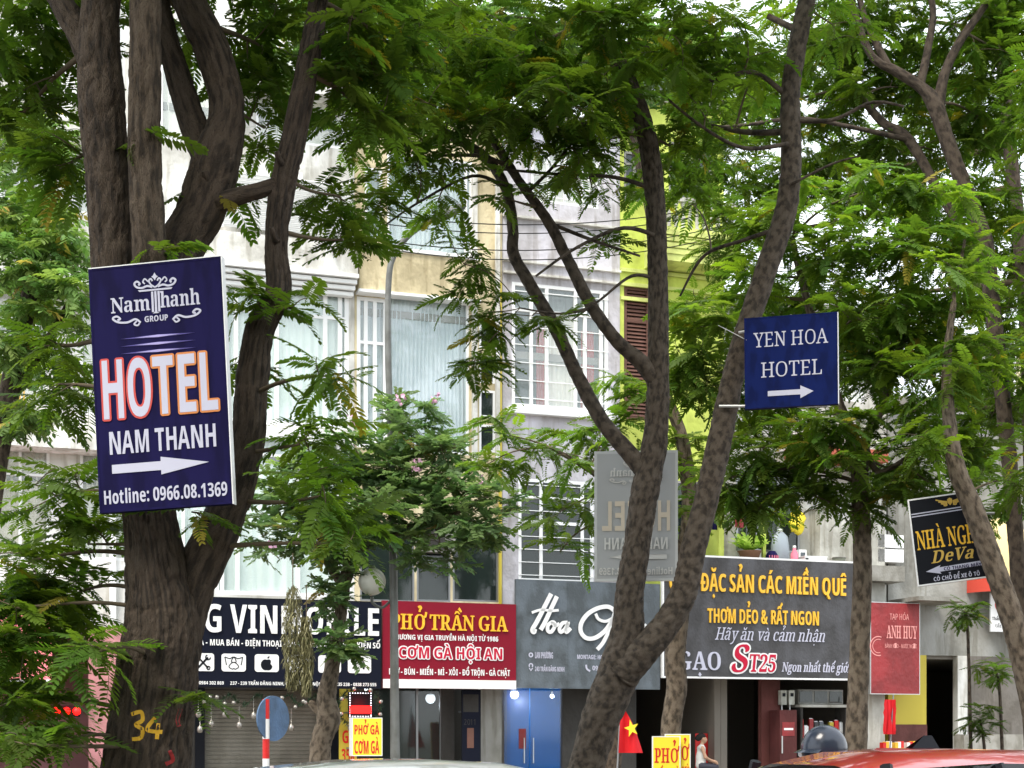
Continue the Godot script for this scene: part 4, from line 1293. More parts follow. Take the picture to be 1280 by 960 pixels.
	limb(e, "trunk", [[1300, grd(25), 25, 26], [1290, 900, 25, 23], [1277, 760, 25, 21], [1267, 640, 25, 20], [1260, 560, 25, 19.2], [1250, 470, 25, 19.2], [1240, 380, 25, 20.0], [1230, 300, 25, 20.7], [1204, 230, 25, 19.2], [1182, 170, 25, 18.5], [1168, 130, 25, 20.0], [1150, 108, 25, 13.3], [1118, 88, 25, 11.8], [1090, 70, 25, 9.6], [1070, 20, 25, 8.1], [1056, -40, 25, 6.7]], M.bark_c, 32, 0.1, 16, 0.01, Vector2(0.06, 0.1))
	limb(e, "limb", [[1172, 140, 25, 16.3], [1180, 95, 25, 12.6], [1198, 55, 25, 11.1], [1222, 20, 25, 9.6], [1250, -20, 25, 7.4]], M.bark_c, 10)
	limb(e, "limb", [[1150, 108, 25, 11.1], [1160, 60, 25, 9.6], [1166, 10, 25, 8.1], [1150, -40, 25, 6.7]], M.bark_c, 10)
	limb(e, "limb", [[1112, 86, 25, 10.4], [1088, 40, 25, 8.9], [1075, 0, 25, 7.4], [1068, -60, 25, 5.9]], M.bark_c, 10)
	limb(e, "limb", [[1235, 340, 25.2, 13.3], [1180, 250, 25.4, 11.1], [1136, 175, 25.6, 12.6], [1100, 150, 25.8, 10.4], [1062, 100, 26, 9.6], [1025, 55, 26.2, 8.9], [960, 20, 26.5, 7.4]], M.bark_c, 10)
	limb(e, "limb", [[1136, 175, 25.6, 7.4], [1070, 160, 25.2, 5.9], [1000, 148, 25, 5.2], [940, 155, 24.8, 4.4], [890, 160, 24.6, 3.0]], M.bark_c, 8)
	foliage(e, [
		[1100, 30, 70, 40, 26, 1.2, 0.6, 0.95], [1190, 30, 60, 36, 26, 1.2, 0.7, 0.95], [1250, 60, 50, 50, 25.4, 1.0, 0.8, 0.95], [1040, 60, 50, 40, 26, 1.0, 0.6, 0.95], [1130, 110, 40, 26, 26.4, 0.8, 0.5, 0.9], [1030, 130, 50, 30, 26.2, 1.0, 0.6, 0.95], [1230, 150, 50, 40, 26, 1.0, 0.7, 0.95], [1090, 180, 60, 24, 26.4, 1.0, 0.7, 0.95], [960, 130, 50, 40, 26.4, 1.0, 0.6, 0.95], [1240, 250, 40, 40, 25.6, 0.8, 0.8, 1.0], [1170, 190, 50, 26, 26.2, 0.9, 0.7, 1.0], [900, 200, 50, 30, 26, 1.0, 0.8, 0.95], [1060, 110, 50, 40, 27, 1.0, 0.7, 0.95], [1180, 120, 50, 40, 27, 1.0, 0.7, 0.95], [1250, 20, 40, 40, 26, 1.0, 0.8, 0.95],
		[1260, 400, 40, 50, 25.6, 0.8, 0.7, 0.9], [1255, 500, 40, 36, 25.4, 0.8, 0.6, 0.9], [1240, 640, 36, 30, 25.6, 0.7, 0.7, 0.9],
		[1100, -110, 220, 70, 26, 2.4, 0.5, 0.9],
	], "frond", 0.46, M.leaf, 404, 1.1)

	var l := tree_new("flame_tree", "pale leaning trunk crossing the black guest house board", 1290, 20.0, "street trees")
	limb(l, "trunk", [[1318, grd(20), 20, 38.6], [1305, 960, 20, 31.9], [1284, 850, 20, 28.6], [1264, 770, 20, 27.7], [1240, 700, 20, 26.9], [1216, 635, 20, 25.2], [1196, 585, 20, 21.8], [1186, 520, 20.1, 16], [1184, 450, 20.3, 11], [1192, 380, 20.6, 7], [1206, 300, 20.9, 3]], M.bark_pale, 36, 0.1, 18, 0.01, Vector2(0.05, 0.06))
	foliage(l, [[1170, 470, 50, 34, 20.4, 0.8, 0.7, 1.1], [1240, 440, 50, 30, 20.6, 0.8, 0.6, 1.05], [1190, 340, 50, 30, 20.6, 0.8, 0.6, 1.15], [1130, 560, 44, 26, 20, 0.7, 0.6, 1.0], [1260, 600, 36, 26, 20.6, 0.6, 0.5, 0.95], [1215, 600, 30, 20, 20.3, 0.4, 0.4, 1.0]], "frond", 0.5, M.leaf_bright, 505, 0.9)

	var f := tree_new("flame_tree", "straight trunk at the far right edge behind the wide fork", 1275, 30.0, "street trees")
	limb(f, "trunk", [[1300, grd(30), 30, 25.2], [1296, 800, 30, 21.8], [1290, 600, 30, 20.2], [1284, 420, 30, 18.5], [1274, 290, 30, 17.6], [1262, 180, 30, 16.8], [1254, 80, 30, 16.0], [1250, 0, 30, 14.3], [1246, -100, 30, 11.8]], M.bark_c, 12, 0.08, 6)
	limb(f, "limb", [[1254, 90, 30, 11.8], [1236, 50, 30, 9.2], [1228, -10, 30, 7.6]], M.bark_c, 8)
	limb(f, "limb", [[1256, 100, 30, 8.4], [1275, 60, 30, 6.7], [1300, 20, 30, 5.0]], M.bark_c, 8)
	foliage(f, [[1180, 100, 80, 60, 32, 1.5, 0.5, 0.85], [1080, 210, 80, 50, 32, 1.5, 0.55, 0.8], [1240, 330, 60, 60, 31, 1.2, 0.7, 0.8], [1180, 270, 60, 50, 32, 1.2, 0.6, 0.8], [980, 210, 70, 50, 32, 1.5, 0.6, 0.8], [1260, 180, 50, 60, 31, 1.2, 0.6, 0.85], [1100, 420, 80, 60, 31, 1.4, 0.7, 0.75], [1010, 380, 70, 60, 32, 1.4, 0.7, 0.75], [1200, 520, 70, 50, 31, 1.2, 0.6, 0.75], [950, 430, 60, 60, 32, 1.2, 0.6, 0.75], [900, 120, 60, 60, 33, 1.4, 0.5, 0.8], [1240, 470, 50, 50, 31, 1.0, 0.5, 0.8], [980, 520, 60, 40, 31, 1.0, 0.6, 0.75], [1000, 60, 80, 50, 33, 1.4, 0.45, 0.85], [915, 300, 36, 50, 34, 1.2, 0.8, 0.9]], "frond", 0.54, M.leaf, 606, 1.25)

	# one more tree of the same row, just past the right edge
	var w := tree_new("flame_tree", "tree just past the right edge whose sprays reach into the picture", 1480, 24.0, "street trees")
	limb(w, "trunk", [[1470, grd(24), 24, 40], [1466, 850, 24, 32], [1450, 650, 24, 28], [1440, 480, 24, 24], [1420, 300, 24, 18], [1400, 120, 24, 12]], M.bark_c, 20, 0.1, 10)
	limb(w, "limb", [[1446, 580, 24, 16], [1380, 500, 24, 12], [1330, 440, 24, 8]], M.bark_c, 10)
	foliage(w, [[1330, 120, 80, 70, 24, 1.2, 0.7, 1.0], [1440, 60, 110, 80, 24, 1.4, 0.5, 1.0], [1360, 280, 80, 70, 24, 1.2, 0.7, 1.0], [1330, 430, 70, 60, 24, 1.1, 0.7, 1.0], [1480, 250, 100, 90, 24, 1.4, 0.5, 1.0], [1300, 560, 50, 36, 24, 0.8, 0.5, 1.0], [1420, 420, 80, 70, 24, 1.2, 0.5, 1.0], [1560, 140, 90, 90, 24, 1.4, 0.4, 1.0]], "frond", 0.5, M.leaf, 1717, 0.9)

	# thin young tree with the noodle boards tied to it
	var y := tree_new("young_tree", "thin pale trunk of the young feathery tree with noodle boards tied to it", 838, 25.0, "street trees")
	limb(y, "trunk", [[836, grd(25), 25, 30], [837, 960, 25, 27], [840, 900, 25, 26], [846, 860, 25, 27], [844, 820, 25, 26], [850, 760, 25, 25], [858, 690, 25, 22], [862, 620, 25, 19], [850, 540, 25, 15], [820, 470, 25, 11]], M.bark_pale, 30, 0.1, 16, 0.008, Vector2(0.05, 0.07))
	limb(y, "limb", [[858, 690, 25, 12], [800, 640, 24.6, 9], [740, 590, 24.4, 7], [690, 560, 24.2, 5]], M.bark_pale, 8)
	limb(y, "limb", [[860, 640, 25, 10], [900, 590, 24.6, 7], [920, 540, 24.6, 5]], M.bark_pale, 8)
	foliage(y, [[690, 575, 60, 30, 24.4, 0.8, 0.55, 1.15], [750, 540, 60, 34, 24.6, 0.8, 0.6, 1.2], [740, 610, 60, 30, 24.4, 0.8, 0.55, 1.1], [700, 640, 50, 30, 24.4, 0.8, 0.55, 1.05], [800, 500, 36, 24, 25, 0.6, 0.7, 1.2], [770, 470, 36, 30, 25, 0.6, 0.4, 1.25], [790, 560, 30, 30, 24.8, 0.5, 0.5, 1.1], [610, 580, 36, 24, 24.2, 0.5, 0.3, 1.2], [860, 560, 40, 36, 24.8, 0.7, 0.6, 0.95], [640, 545, 50, 34, 24.4, 0.6, 0.35, 1.2], [870, 640, 40, 30, 24.8, 0.6, 0.5, 0.9], [700, 690, 40, 22, 24.4, 0.5, 0.3, 1.1], [940, 640, 40, 22, 25.2, 0.6, 0.5, 0.9]], "frond", 0.5, M.leaf_bright, 707, 0.7)

	# crape myrtle before the phone shop
	var g := tree_new("crape_myrtle", "small flowering tree with knobbly trunk and oval leaves before the phone shop", 405, 30.0, "street trees")
	limb(g, "trunk", [[402, grd(30), 30, 32], [400, 955, 30, 28], [402, 925, 30, 26], [410, 900, 30, 30], [408, 872, 30, 24], [416, 830, 30, 18], [424, 780, 30, 18], [430, 730, 30, 18], [444, 690, 30, 16], [466, 650, 30, 14], [490, 610, 30, 11], [510, 570, 30, 8]], M.bark_pale, 28, 0.18, 14, 0.01, Vector2(0.07, 0.09))
	limb(g, "limb", [[404, 895, 30, 14], [392, 882, 30, 11], [386, 878, 30, 7]], M.bark_pale, 10)
	limb(g, "limb", [[430, 735, 30, 12], [400, 690, 29.8, 9], [370, 640, 29.6, 7], [350, 600, 29.6, 5]], M.bark_pale, 8)
	limb(g, "limb", [[440, 690, 30, 12], [500, 665, 29.8, 9], [570, 640, 29.6, 7], [610, 620, 29.6, 4]], M.bark_pale, 8)
	foliage(g, [[510, 530, 50, 34, 30, 1.0, 1.0, 1.15], [450, 570, 60, 40, 29.6, 1.0, 1.2, 1.05], [540, 580, 60, 40, 29.6, 1.0, 1.2, 1.1], [590, 640, 56, 44, 29.4, 1.0, 1.2, 1.05], [490, 640, 70, 40, 29.4, 1.0, 1.2, 1.0], [380, 600, 50, 40, 29.8, 0.9, 0.9, 1.0], [350, 670, 46, 36, 29.6, 0.9, 0.9, 0.95], [420, 660, 50, 40, 29.6, 0.9, 1.1, 0.95], [550, 690, 50, 22, 29.4, 0.8, 0.9, 0.9], [425, 700, 30, 24, 29.6, 0.7, 0.9, 0.85], [415, 750, 24, 34, 29.7, 0.5, 0.9, 0.85], [420, 805, 30, 28, 29.6, 0.4, 0.9, 1.0], [340, 620, 40, 30, 29.8, 0.8, 0.6, 1.1]], "broad", 0.42, M.leaf_crape, 808, 0.6, 6)
	var flowers := node("blossoms", g.root)
	flowers.set_meta("kind", "stuff")
	rng.seed = 5
	var fs := st_new()
	for k in 5:
		var a5 := k * TAU / 5
		var u := Vector3(cos(a5), 0.3, sin(a5))
		var s := Vector3(-sin(a5), 0, cos(a5)) * 0.45
		quad(fs, Vector3.ZERO, u * 0.6 + s, u, u * 0.6 - s)
	var fm := finish(fs)
	for p in [[520, 582, 14], [342, 680, 8], [545, 497, 10], [500, 500, 6], [440, 525, 8], [600, 600, 5]]:
		for k in p[2]:
			var o := put("blossom", fm, M.blossom, flowers, at(p[0] + rng.randf_range(-6, 6), p[1] + rng.randf_range(-7, 7), 28.9 + rng.randf_range(-0.1, 0.1)) - g.base)
			o.rotation = Vector3(rng.randf() * 6, rng.randf() * 6, rng.randf() * 6)
			o.scale = Vector3.ONE * rng.randf_range(0.03, 0.05)

	# trees of the near pavement, above and behind the viewer; they shade the near trunks and boards
	for k in 3:
		var nx: float = [-4.2, 3.6, 10.5][k]
		var nzz: float = [2.6, 3.4, 1.0][k]
		var o := tree_new("near_pavement_tree", ["dense tree of the near pavement, left of the viewer", "dense tree of the near pavement, just behind the viewer", "dense tree of the near pavement, far right of the viewer"][k], 640 - nx * 2000.0 / nzz, -nzz, "near pavement trees")
		limb(o, "trunk", [Vector4(nx, -0.1, nzz, 0.26), Vector4(nx + 0.1, 2.0, nzz - 0.1, 0.2), Vector4(nx + 0.3, 4.5, nzz - 0.5, 0.17), Vector4(nx + 0.4, 7.5, nzz - 1.0, 0.1)], M.bark_c, 12, 0.08, 6)
		foliage(o, [[Vector3(nx, 6.6, nzz), 2.8, 0.9, 2.6, 0, 0, 0.4, 0.9], [Vector3(nx + 0.6, 8.2, nzz - 2.2), 3.2, 1.0, 2.6, 0, 0, 0.4, 0.9], [Vector3(nx + 0.2, 9.8, nzz + 0.5), 3.0, 0.9, 2.8, 0, 0, 0.35, 0.9]], "frond", 0.55, M.leaf, 1200 + k, 1.0)

	# broad-leaved trees at the left
	var h := tree_new("broadleaf_tree", "pale green drooping tree at the left edge before the white house", 20, 27.0, "street trees")
	limb(h, "trunk", [[-30, grd(27), 27, 40], [-20, 700, 27, 32], [10, 500, 27, 26], [40, 350, 27, 18], [50, 250, 27, 10]], M.bark_c, 12, 0.08, 6)
	limb(h, "limb", [[10, 500, 27, 16], [50, 440, 26.8, 11], [85, 380, 26.6, 7]], M.bark_c, 8)
	foliage(h, [[30, 260, 50, 40, 27, 1.0, 1.0, 1.35], [80, 300, 36, 40, 26.6, 0.8, 0.9, 1.35], [30, 350, 60, 50, 26.8, 1.0, 1.0, 1.3], [90, 380, 30, 40, 26.6, 0.7, 0.7, 1.25], [40, 440, 50, 36, 26.8, 0.9, 0.9, 1.1], [30, 520, 40, 26, 26.6, 0.7, 0.9, 0.9], [20, 180, 60, 50, 27, 1.0, 0.8, 1.2]], "long", 0.5, M.leaf_pale, 909, 1.0, 7)
	var k2 := tree_new("broadleaf_tree", "tall dense tree far behind, hidden by the forked trunk, its crown at the top", 760, 38.0, "street trees")
	limb(k2, "trunk", [[760, grd(38), 38, 24], [778, 840, 38, 20], [800, 690, 38, 18], [822, 500, 38, 16], [818, 300, 38, 14], [780, 140, 38, 12], [720, 40, 38, 10]], M.bark_c, 10, 0.08, 5)
	foliage(k2, [[560, 60, 80, 60, 38, 1.5, 0.8, 1.05], [660, 60, 80, 60, 38, 1.5, 0.8, 1.1], [460, 40, 80, 60, 37, 1.5, 0.7, 1.1], [760, 70, 70, 60, 38, 1.4, 0.7, 1.15], [850, 90, 60, 60, 38, 1.4, 0.6, 1.15], [600, 130, 90, 40, 38, 1.2, 0.5, 1.0], [360, 60, 60, 60, 37, 1.2, 0.5, 1.15]], "broad", 0.5, M.leaf_broad, 111, 0.8, 6)

# ---------- boards and signs ----------
# a board of w by h whose front middle is at where; text is placed by shares of its width and height from the top left
var sgw := 1.0
var sgh := 1.0
func board(called: String, label: String, group: String, where: Vector3, yaw: float, roll: float, w: float, h: float, t: float, face: Material, edge: Material, rim := 0.012) -> Node3D:
	var b := thing(called, label, "sign", where, yaw, group)
	b.rotation.z = roll
	sgw = w
	sgh = h
	box("panel", face, b, Vector3(0, 0, -t / 2), Vector3(w - rim * 2, h - rim * 2, t))
	var st := st_new()
	for s in [-1, 1]:
		st_box(st, Vector3(s * (w - rim) / 2, 0, -t / 2), Vector3(rim, h, t + 0.004))
		st_box(st, Vector3(0, s * (h - rim) / 2, -t / 2), Vector3(w - rim * 2, rim, t + 0.004))
	put("edge_frame", st.commit(), edge, b)
	return b

func rc(x0: float, y0: float, x1: float, y1: float) -> Array:
	return [(x0 - 0.5) * sgw, (0.5 - y1) * sgh, (x1 - 0.5) * sgw, (0.5 - y0) * sgh]

func v2(x: float, y: float) -> Vector2:
	return Vector2((x - 0.5) * sgw, (0.5 - y) * sgh)

func vv(a: Array) -> Array:
	var o := []
	for p in a: o.append(v2(p[0], p[1]))
	return o

# a shop sign on the plane o in front of the houses, by its picture rectangle
var sx0 := 0.0
var sy0 := 0.0
var sx1 := 0.0
var sy1 := 0.0
func shop_board(called: String, label: String, x0: float, y0: float, x1: float, y1: float, o: float, face: Material, edge: Material, rim := 0.04, t := 0.12) -> Node3D:
	var r := span(x0, y0, x1, y1, o)
	sx0 = x0
	sy0 = y0
	sx1 = x1
	sy1 = y1
	var b := board(called, label, "shop signs over the pavement", sw((r[0] + r[1]) / 2, (r[2] + r[3]) / 2, o), TH, 0.0, r[1] - r[0], r[3] - r[2], t, face, edge, rim)
	var st := st_new()
	for s in [-0.35, 0.35]:
		for v in [-0.3, 0.3]:
			st_box(st, Vector3(s * sgw, v * sgh, -t - (o - t) / 2 + 0.02), Vector3(0.05, 0.05, o - t - 0.03))
	put("bracket", st.commit(), M.metal, b)
	return b

func pr(x0: float, y0: float, x1: float, y1: float) -> Array:
	return rc((x0 - sx0) / (sx1 - sx0), (y0 - sy0) / (sy1 - sy0), (x1 - sx0) / (sx1 - sx0), (y1 - sy0) / (sy1 - sy0))

func pv(x: float, y: float) -> Vector2:
	return v2((x - sx0) / (sx1 - sx0), (y - sy0) / (sy1 - sy0))

func pvs(a: Array) -> Array:
	var o := []
	for p in a: o.append(pv(p[0], p[1]))
	return o

func arrow(b: Node, m: Material, x0: float, x1: float, ym: float, bar_h: float, head_h: float, head_x: float) -> void:
	var st := st_new()
	poly(st, vv([[x0, ym - bar_h], [head_x, ym - bar_h], [head_x, ym - head_h], [x1, ym], [head_x, ym + head_h], [head_x, ym + bar_h], [x0, ym + bar_h]]), 0.001, 0.003)
	put("arrow", finish(st), m, b)

func swirls(b: Node, m: Material) -> void:
	var st := st_new()
	var w := 0.012
	# crown of curls above the name, and curls left and right of GROUP
	for s in [-1.0, 1.0]:
		var cx := 0.0
		stroke(st, curve2([v2(0.5 + s * 0.02, 0.098), v2(0.5 + s * 0.06, 0.092), v2(0.5 + s * 0.1, 0.098), v2(0.5 + s * 0.14, 0.092), v2(0.5 + s * 0.155, 0.078), v2(0.5 + s * 0.135, 0.07), v2(0.5 + s * 0.115, 0.079), v2(0.5 + s * 0.125, 0.086)]), w, 0.001, 0.003)
		stroke(st, curve2([v2(0.5, 0.1), v2(0.5 + s * 0.03, 0.088), v2(0.5 + s * 0.045, 0.072), v2(0.5 + s * 0.03, 0.064), v2(0.5 + s * 0.018, 0.074)]), w * 0.8, 0.001, 0.003)
		stroke(st, curve2([v2(0.5 + s * 0.05, 0.075), v2(0.5 + s * 0.075, 0.062), v2(0.5 + s * 0.09, 0.074), v2(0.5 + s * 0.075, 0.082)]), w * 0.7, 0.001, 0.003)
		stroke(st, curve2([v2(0.5 + s * 0.12, 0.238), v2(0.5 + s * 0.16, 0.222), v2(0.5 + s * 0.22, 0.232), v2(0.5 + s * 0.29, 0.228), v2(0.5 + s * 0.33, 0.212), v2(0.5 + s * 0.3, 0.204), v2(0.5 + s * 0.275, 0.215), v2(0.5 + s * 0.295, 0.22)]), w, 0.001, 0.003)
		stroke(st, curve2([v2(0.5 + s * 0.15, 0.23), v2(0.5 + s * 0.17, 0.242), v2(0.5 + s * 0.145, 0.248), v2(0.5 + s * 0.13, 0.24)]), w * 0.8, 0.001, 0.003)
	poly(st, vv([[0.5, 0.04], [0.512, 0.052], [0.525, 0.056], [0.51, 0.062], [0.5, 0.072], [0.49, 0.062], [0.475, 0.056], [0.488, 0.052]]), 0.001, 0.003)
	poly(st, vv([[0.37, 0.106], [0.63, 0.106], [0.62, 0.113], [0.38, 0.113]]), 0.001, 0.003)
	for k in 3:
		poly(st, vv([[0.468 + k * 0.024, 0.116], [0.484 + k * 0.024, 0.116], [0.484 + k * 0.024, 0.2], [0.468 + k * 0.024, 0.2]]), 0.001, 0.003)
	poly(st, vv([[0.475, 0.206], [0.525, 0.206], [0.5, 0.196]]), 0.004, 0.003)
	put("ornament", finish(st), m, b)

func nam_thanh(b: Node, name_m: Material, hotel_m: Material, lines: bool) -> void:
	swirls(b, name_m)
	words("name_lettering", "Nam", "serif bold", name_m, b, rc(0.16, 0.128, 0.455, 0.19))
	words("name_lettering", "hanh", "serif bold", name_m, b, rc(0.535, 0.118, 0.83, 0.185))
	words("group_lettering", "GROUP", "sans bold", name_m, b, rc(0.41, 0.214, 0.585, 0.238))
	words("hotel_lettering", "HO", "sans bold", hotel_m, b, rc(0.07, 0.38, 0.432, 0.62), 0.004, 0.003, 0.0, 0.012 if lines else 0.0, M.red_line)
	words("hotel_lettering", "TEL", "sans bold", hotel_m, b, rc(0.452, 0.382, 0.93, 0.617), 0.004, 0.003, 0.0, 0.012 if lines else 0.0, M.orange_line)
	words("name_lettering", "NAM THANH", "sans bold", name_m, b, rc(0.1, 0.672, 0.9, 0.765))
	arrow(b, name_m, 0.11, 0.84, 0.825, 0.018, 0.036, 0.48)
	words("phone_lettering", "Hotline: 0966.08.1369", "sans bold", name_m, b, rc(0.04, 0.905, 0.965, 0.968))

func build_boards() -> void:
	# tall hotel board on the big trunk
	var p := at(200, 482, 9.55)
	var b := board("hotel_board", "tall navy hotel board with white arrow, fixed to the thick dark trunk", "", p, -0.15, 0.05, 0.83, 1.47, 0.05, M.navy, M.navy, 0.012)
	box("side_strip", M.sign_white, b, Vector3(0.418, 0, -0.024), Vector3(0.006, 1.475, 0.056))
	box("top_strip", M.sign_white, b, Vector3(0, 0.738, -0.024), Vector3(0.83, 0.006, 0.056))
	nam_thanh(b, M.print_white, M.print_white, true)
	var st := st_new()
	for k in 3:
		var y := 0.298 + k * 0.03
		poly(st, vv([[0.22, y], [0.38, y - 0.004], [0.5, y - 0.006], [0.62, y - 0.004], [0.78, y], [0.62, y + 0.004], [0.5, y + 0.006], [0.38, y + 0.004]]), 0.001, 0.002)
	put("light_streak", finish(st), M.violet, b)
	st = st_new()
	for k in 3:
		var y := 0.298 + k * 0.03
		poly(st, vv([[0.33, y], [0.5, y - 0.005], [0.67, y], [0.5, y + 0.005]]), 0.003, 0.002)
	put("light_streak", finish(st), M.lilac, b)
	st = st_new()
	for y in [-0.5, 0.5]:
		st_box(st, Vector3(0, y, -0.075), Vector3(0.5, 0.04, 0.05))
	put("batten", st.commit(), M.metal, b)

	# small blue board on the leaning limb
	p = at(988.5, 451, 13.55)
	b = board("hotel_board", "small square blue hotel board on the leaning grey limb", "", p, -0.25, 0.008, 0.78, 0.775, 0.06, M.yen_blue, M.yen_blue, 0.01)
	box("side_strip", M.sign_white, b, Vector3(0.393, 0, -0.03), Vector3(0.006, 0.77, 0.058))
	words("name_lettering", "YEN HOA", "serif", M.print_white, b, rc(0.1, 0.17, 0.9, 0.33))
	words("hotel_lettering", "HOTEL", "serif", M.print_white, b, rc(0.18, 0.5, 0.83, 0.665))
	arrow(b, M.print_white, 0.25, 0.74, 0.845, 0.028, 0.07, 0.6)
	st = st_new()
	bar(st, Vector3(-0.62, -0.33, -0.09), Vector3(0.3, -0.395, -0.04), 0.012)
	bar(st, Vector3(-0.45, 0.3, -0.12), Vector3(0.3, 0.36, -0.04), 0.012)
	put("bracket_arm", finish(st), M.steel, b)
	put("wire", tube_mesh(bent(Vector3(-0.62, 0.36, -0.06), Vector3(-0.37, 0.2, 0.0), 0.003, 0.003, 0.05, 6), 5), M.steel, b)

	# back of another hotel board, print showing through
	p = at(795, 645, 14.6)
	b = board("hotel_board", "back of a grey hotel board with mirrored lettering behind the forked trunk", "", p, -0.1, 0.0, 0.76, 1.19, 0.03, M.banner_grey, M.steel, 0.025)
	var back := node("show_through_print", b)
	back.rotation.y = PI
	back.position.z = 0.012
	sgw = 0.72
	sgh = 1.15
	nam_thanh(back, M.banner_ghost, M.banner_ghost2, false)
	st = st_new()
	for y in [-0.3, 0.3]:
		st_box(st, Vector3(0, y, -0.06), Vector3(0.74, 0.03, 0.05))
	put("batten", st.commit(), M.steel, b)

	# phone shop
	b = shop_board("shop_sign", "black phone shop sign with white lettering and icon row", 196, 748, 477, 860, 1.1, M.board_black, M.black, 0.03)
	words("name", "NG VINMOBILE", "sans bold", M.sign_white, b, pr(228, 757, 473, 792), 0.001, 0.05, 0.0, 0.0, null, true)
	words("trade_lettering", "SỬA CHỮA - MUA BÁN - ĐIỆN THOẠI - MÁY TÍNH BẢNG - PHỤ KIỆN SỐ", "sans bold", M.sign_white, b, pr(214, 796, 475, 811), 0.001, 0.02)
	words("address_lettering", "0585 227 227 - 0984 302 869      237 - 239 TRẦN ĐĂNG NINH, CẦU GIẤY, HÀ NỘI      0585 235 238 - 0838 273 555", "sans bold", M.sign_white, b, pr(212, 850, 470, 858), 0.001, 0.01)
	var xs := [[238, 265], [274, 304], [315, 345], [356, 384], [395, 424], [433, 463]]
	for i in 6:
		var ic := node("icon", b)
		var c: float = (xs[i][0] + xs[i][1]) / 2.0
		st = st_new()
		var r2 := pr(xs[i][0], 818, xs[i][1], 840)
		poly(st, round_rect(r2[0], r2[1], r2[2], r2[3], 0.07), 0.001, 0.02)
		put("tile", finish(st), M.sign_white, ic)
		st = st_new()
		var z := 0.022
		if i == 0:
			stroke(st, pvs([[c - 6, 836], [c + 6, 823]]), 0.05, z, 0.006)
			stroke(st, pvs([[c - 6, 823], [c + 6, 836]]), 0.04, z + 0.007, 0.006)
			stroke(st, spiral(pv(c + 6, 823), 0.06, 0.06, 1.8, 6.3, 10), 0.03, z, 0.006)
			stroke(st, spiral(pv(c + 6.5, 836), 0.04, 0.04, 0, 6.0, 10), 0.03, z, 0.006)
		elif i == 1:
			for s in [-1.0, 1.0]:
				stroke(st, curve2(pvs([[c + s * 11, 822], [c + s * 5, 824], [c, 822], [c - s * 3, 828], [c + s * 2, 829], [c + s * 6, 834], [c + s * 2, 837], [c, 836]]), 4), 0.022, z, 0.006)
				stroke(st, pvs([[c + s * 11, 822], [c + s * 9, 832]]), 0.022, z, 0.006)
		elif i == 2:
			var cc := pv(c, 831)
			var ap := []
			for k in 24:
				var a := TAU * k / 24
				var rr := 0.155 * (1.0 - 0.18 * exp(-pow(angle_difference(a, PI / 2) / 0.35, 2.0)) - 0.12 * exp(-pow(angle_difference(a, -PI / 2) / 0.3, 2.0)) - 0.4 * exp(-pow(angle_difference(a, 0.25) / 0.4, 2.0)))
				ap.append(cc + Vector2(cos(a), sin(a)) * rr)
			poly(st, ap, z, 0.006)
			poly(st, [cc + Vector2(0.01, 0.16), cc + Vector2(0.05, 0.16), cc + Vector2(0.07, 0.22), cc + Vector2(0.02, 0.2)], z, 0.006)
		elif i == 5:
			stroke(st, spiral(pv(c, 830), 0.14, 0.14, -0.3, PI + 0.3, 14), 0.025, z, 0.006)
			for s in [-1.0, 1.0]:
				poly(st, pvs([[c + s * 6.4, 829], [c + s * 4, 829], [c + s * 4, 835], [c + s * 6.4, 835]]) if s < 0 else pvs([[c + 4, 829], [c + 6.4, 829], [c + 6.4, 835], [c + 4, 835]]), z, 0.007)
		else:
			stroke(st, pvs([[c - 6, 822], [c + 6, 822], [c + 6, 836], [c - 6, 836]]), 0.03, z, 0.006, true)
			stroke(st, pvs([[c - 3, 838], [c + 3, 838]]), 0.03, z, 0.006)
		put("pictogram", finish(st), M.black, ic)

	# noodle shop
	b = shop_board("shop_sign", "dark red noodle shop sign with yellow heading and white lower strip", 478, 753, 645, 861, 1.05, M.maroon, M.maroon, 0.02)
	var rr3 := pr(478.4, 850, 644.6, 861)
	box("lower_strip", M.sign_white, b, Vector3(0, (rr3[1] + rr3[3]) / 2 + 0.005, 0.02), Vector3(rr3[2] - rr3[0], rr3[3] - rr3[1], 0.04))
	words("name", "PHỞ TRẦN GIA", "serif bold", M.gold, b, pr(488, 758, 634, 788), 0.001, 0.05, 0.0, 0.0, null, true)
	words("motto_lettering", "HƯƠNG VỊ GIA TRUYỀN HÀ NỘI TỪ 1986", "sans bold", M.sign_white, b, pr(494, 791, 622, 803), 0.001, 0.015)
	words("dish_lettering", "CƠM GÀ HỘI AN", "sans bold", M.crimson, b, pr(498, 805, 627, 829), 0.012, 0.02, 0.0, 0.03, M.sign_white)
	words("menu_lettering", "PHỞ - BÚN - MIẾN - MÌ - XÔI - ĐỒ TRỘN - GÀ CHẶT", "sans bold", M.sign_white, b, pr(486, 832, 637, 847), 0.001, 0.015)

	# flower shop
	b = shop_board("shop_sign", "slate grey flower shop sign with white script lettering", 645, 727, 825, 861, 1.0, M.slate, M.slate, 0.01)
	var r4 := pr(708, 728, 709, 860)
	for k in [0, 1]:
		var rk := pr(709 + k * 62, 728, 709.6 + k * 62, 860)
		box("joint_cover", M.slate, b, Vector3(rk[0], 0, 0.004), Vector3(0.03, r4[3] - r4[1], 0.008))
	var ws := 0.085
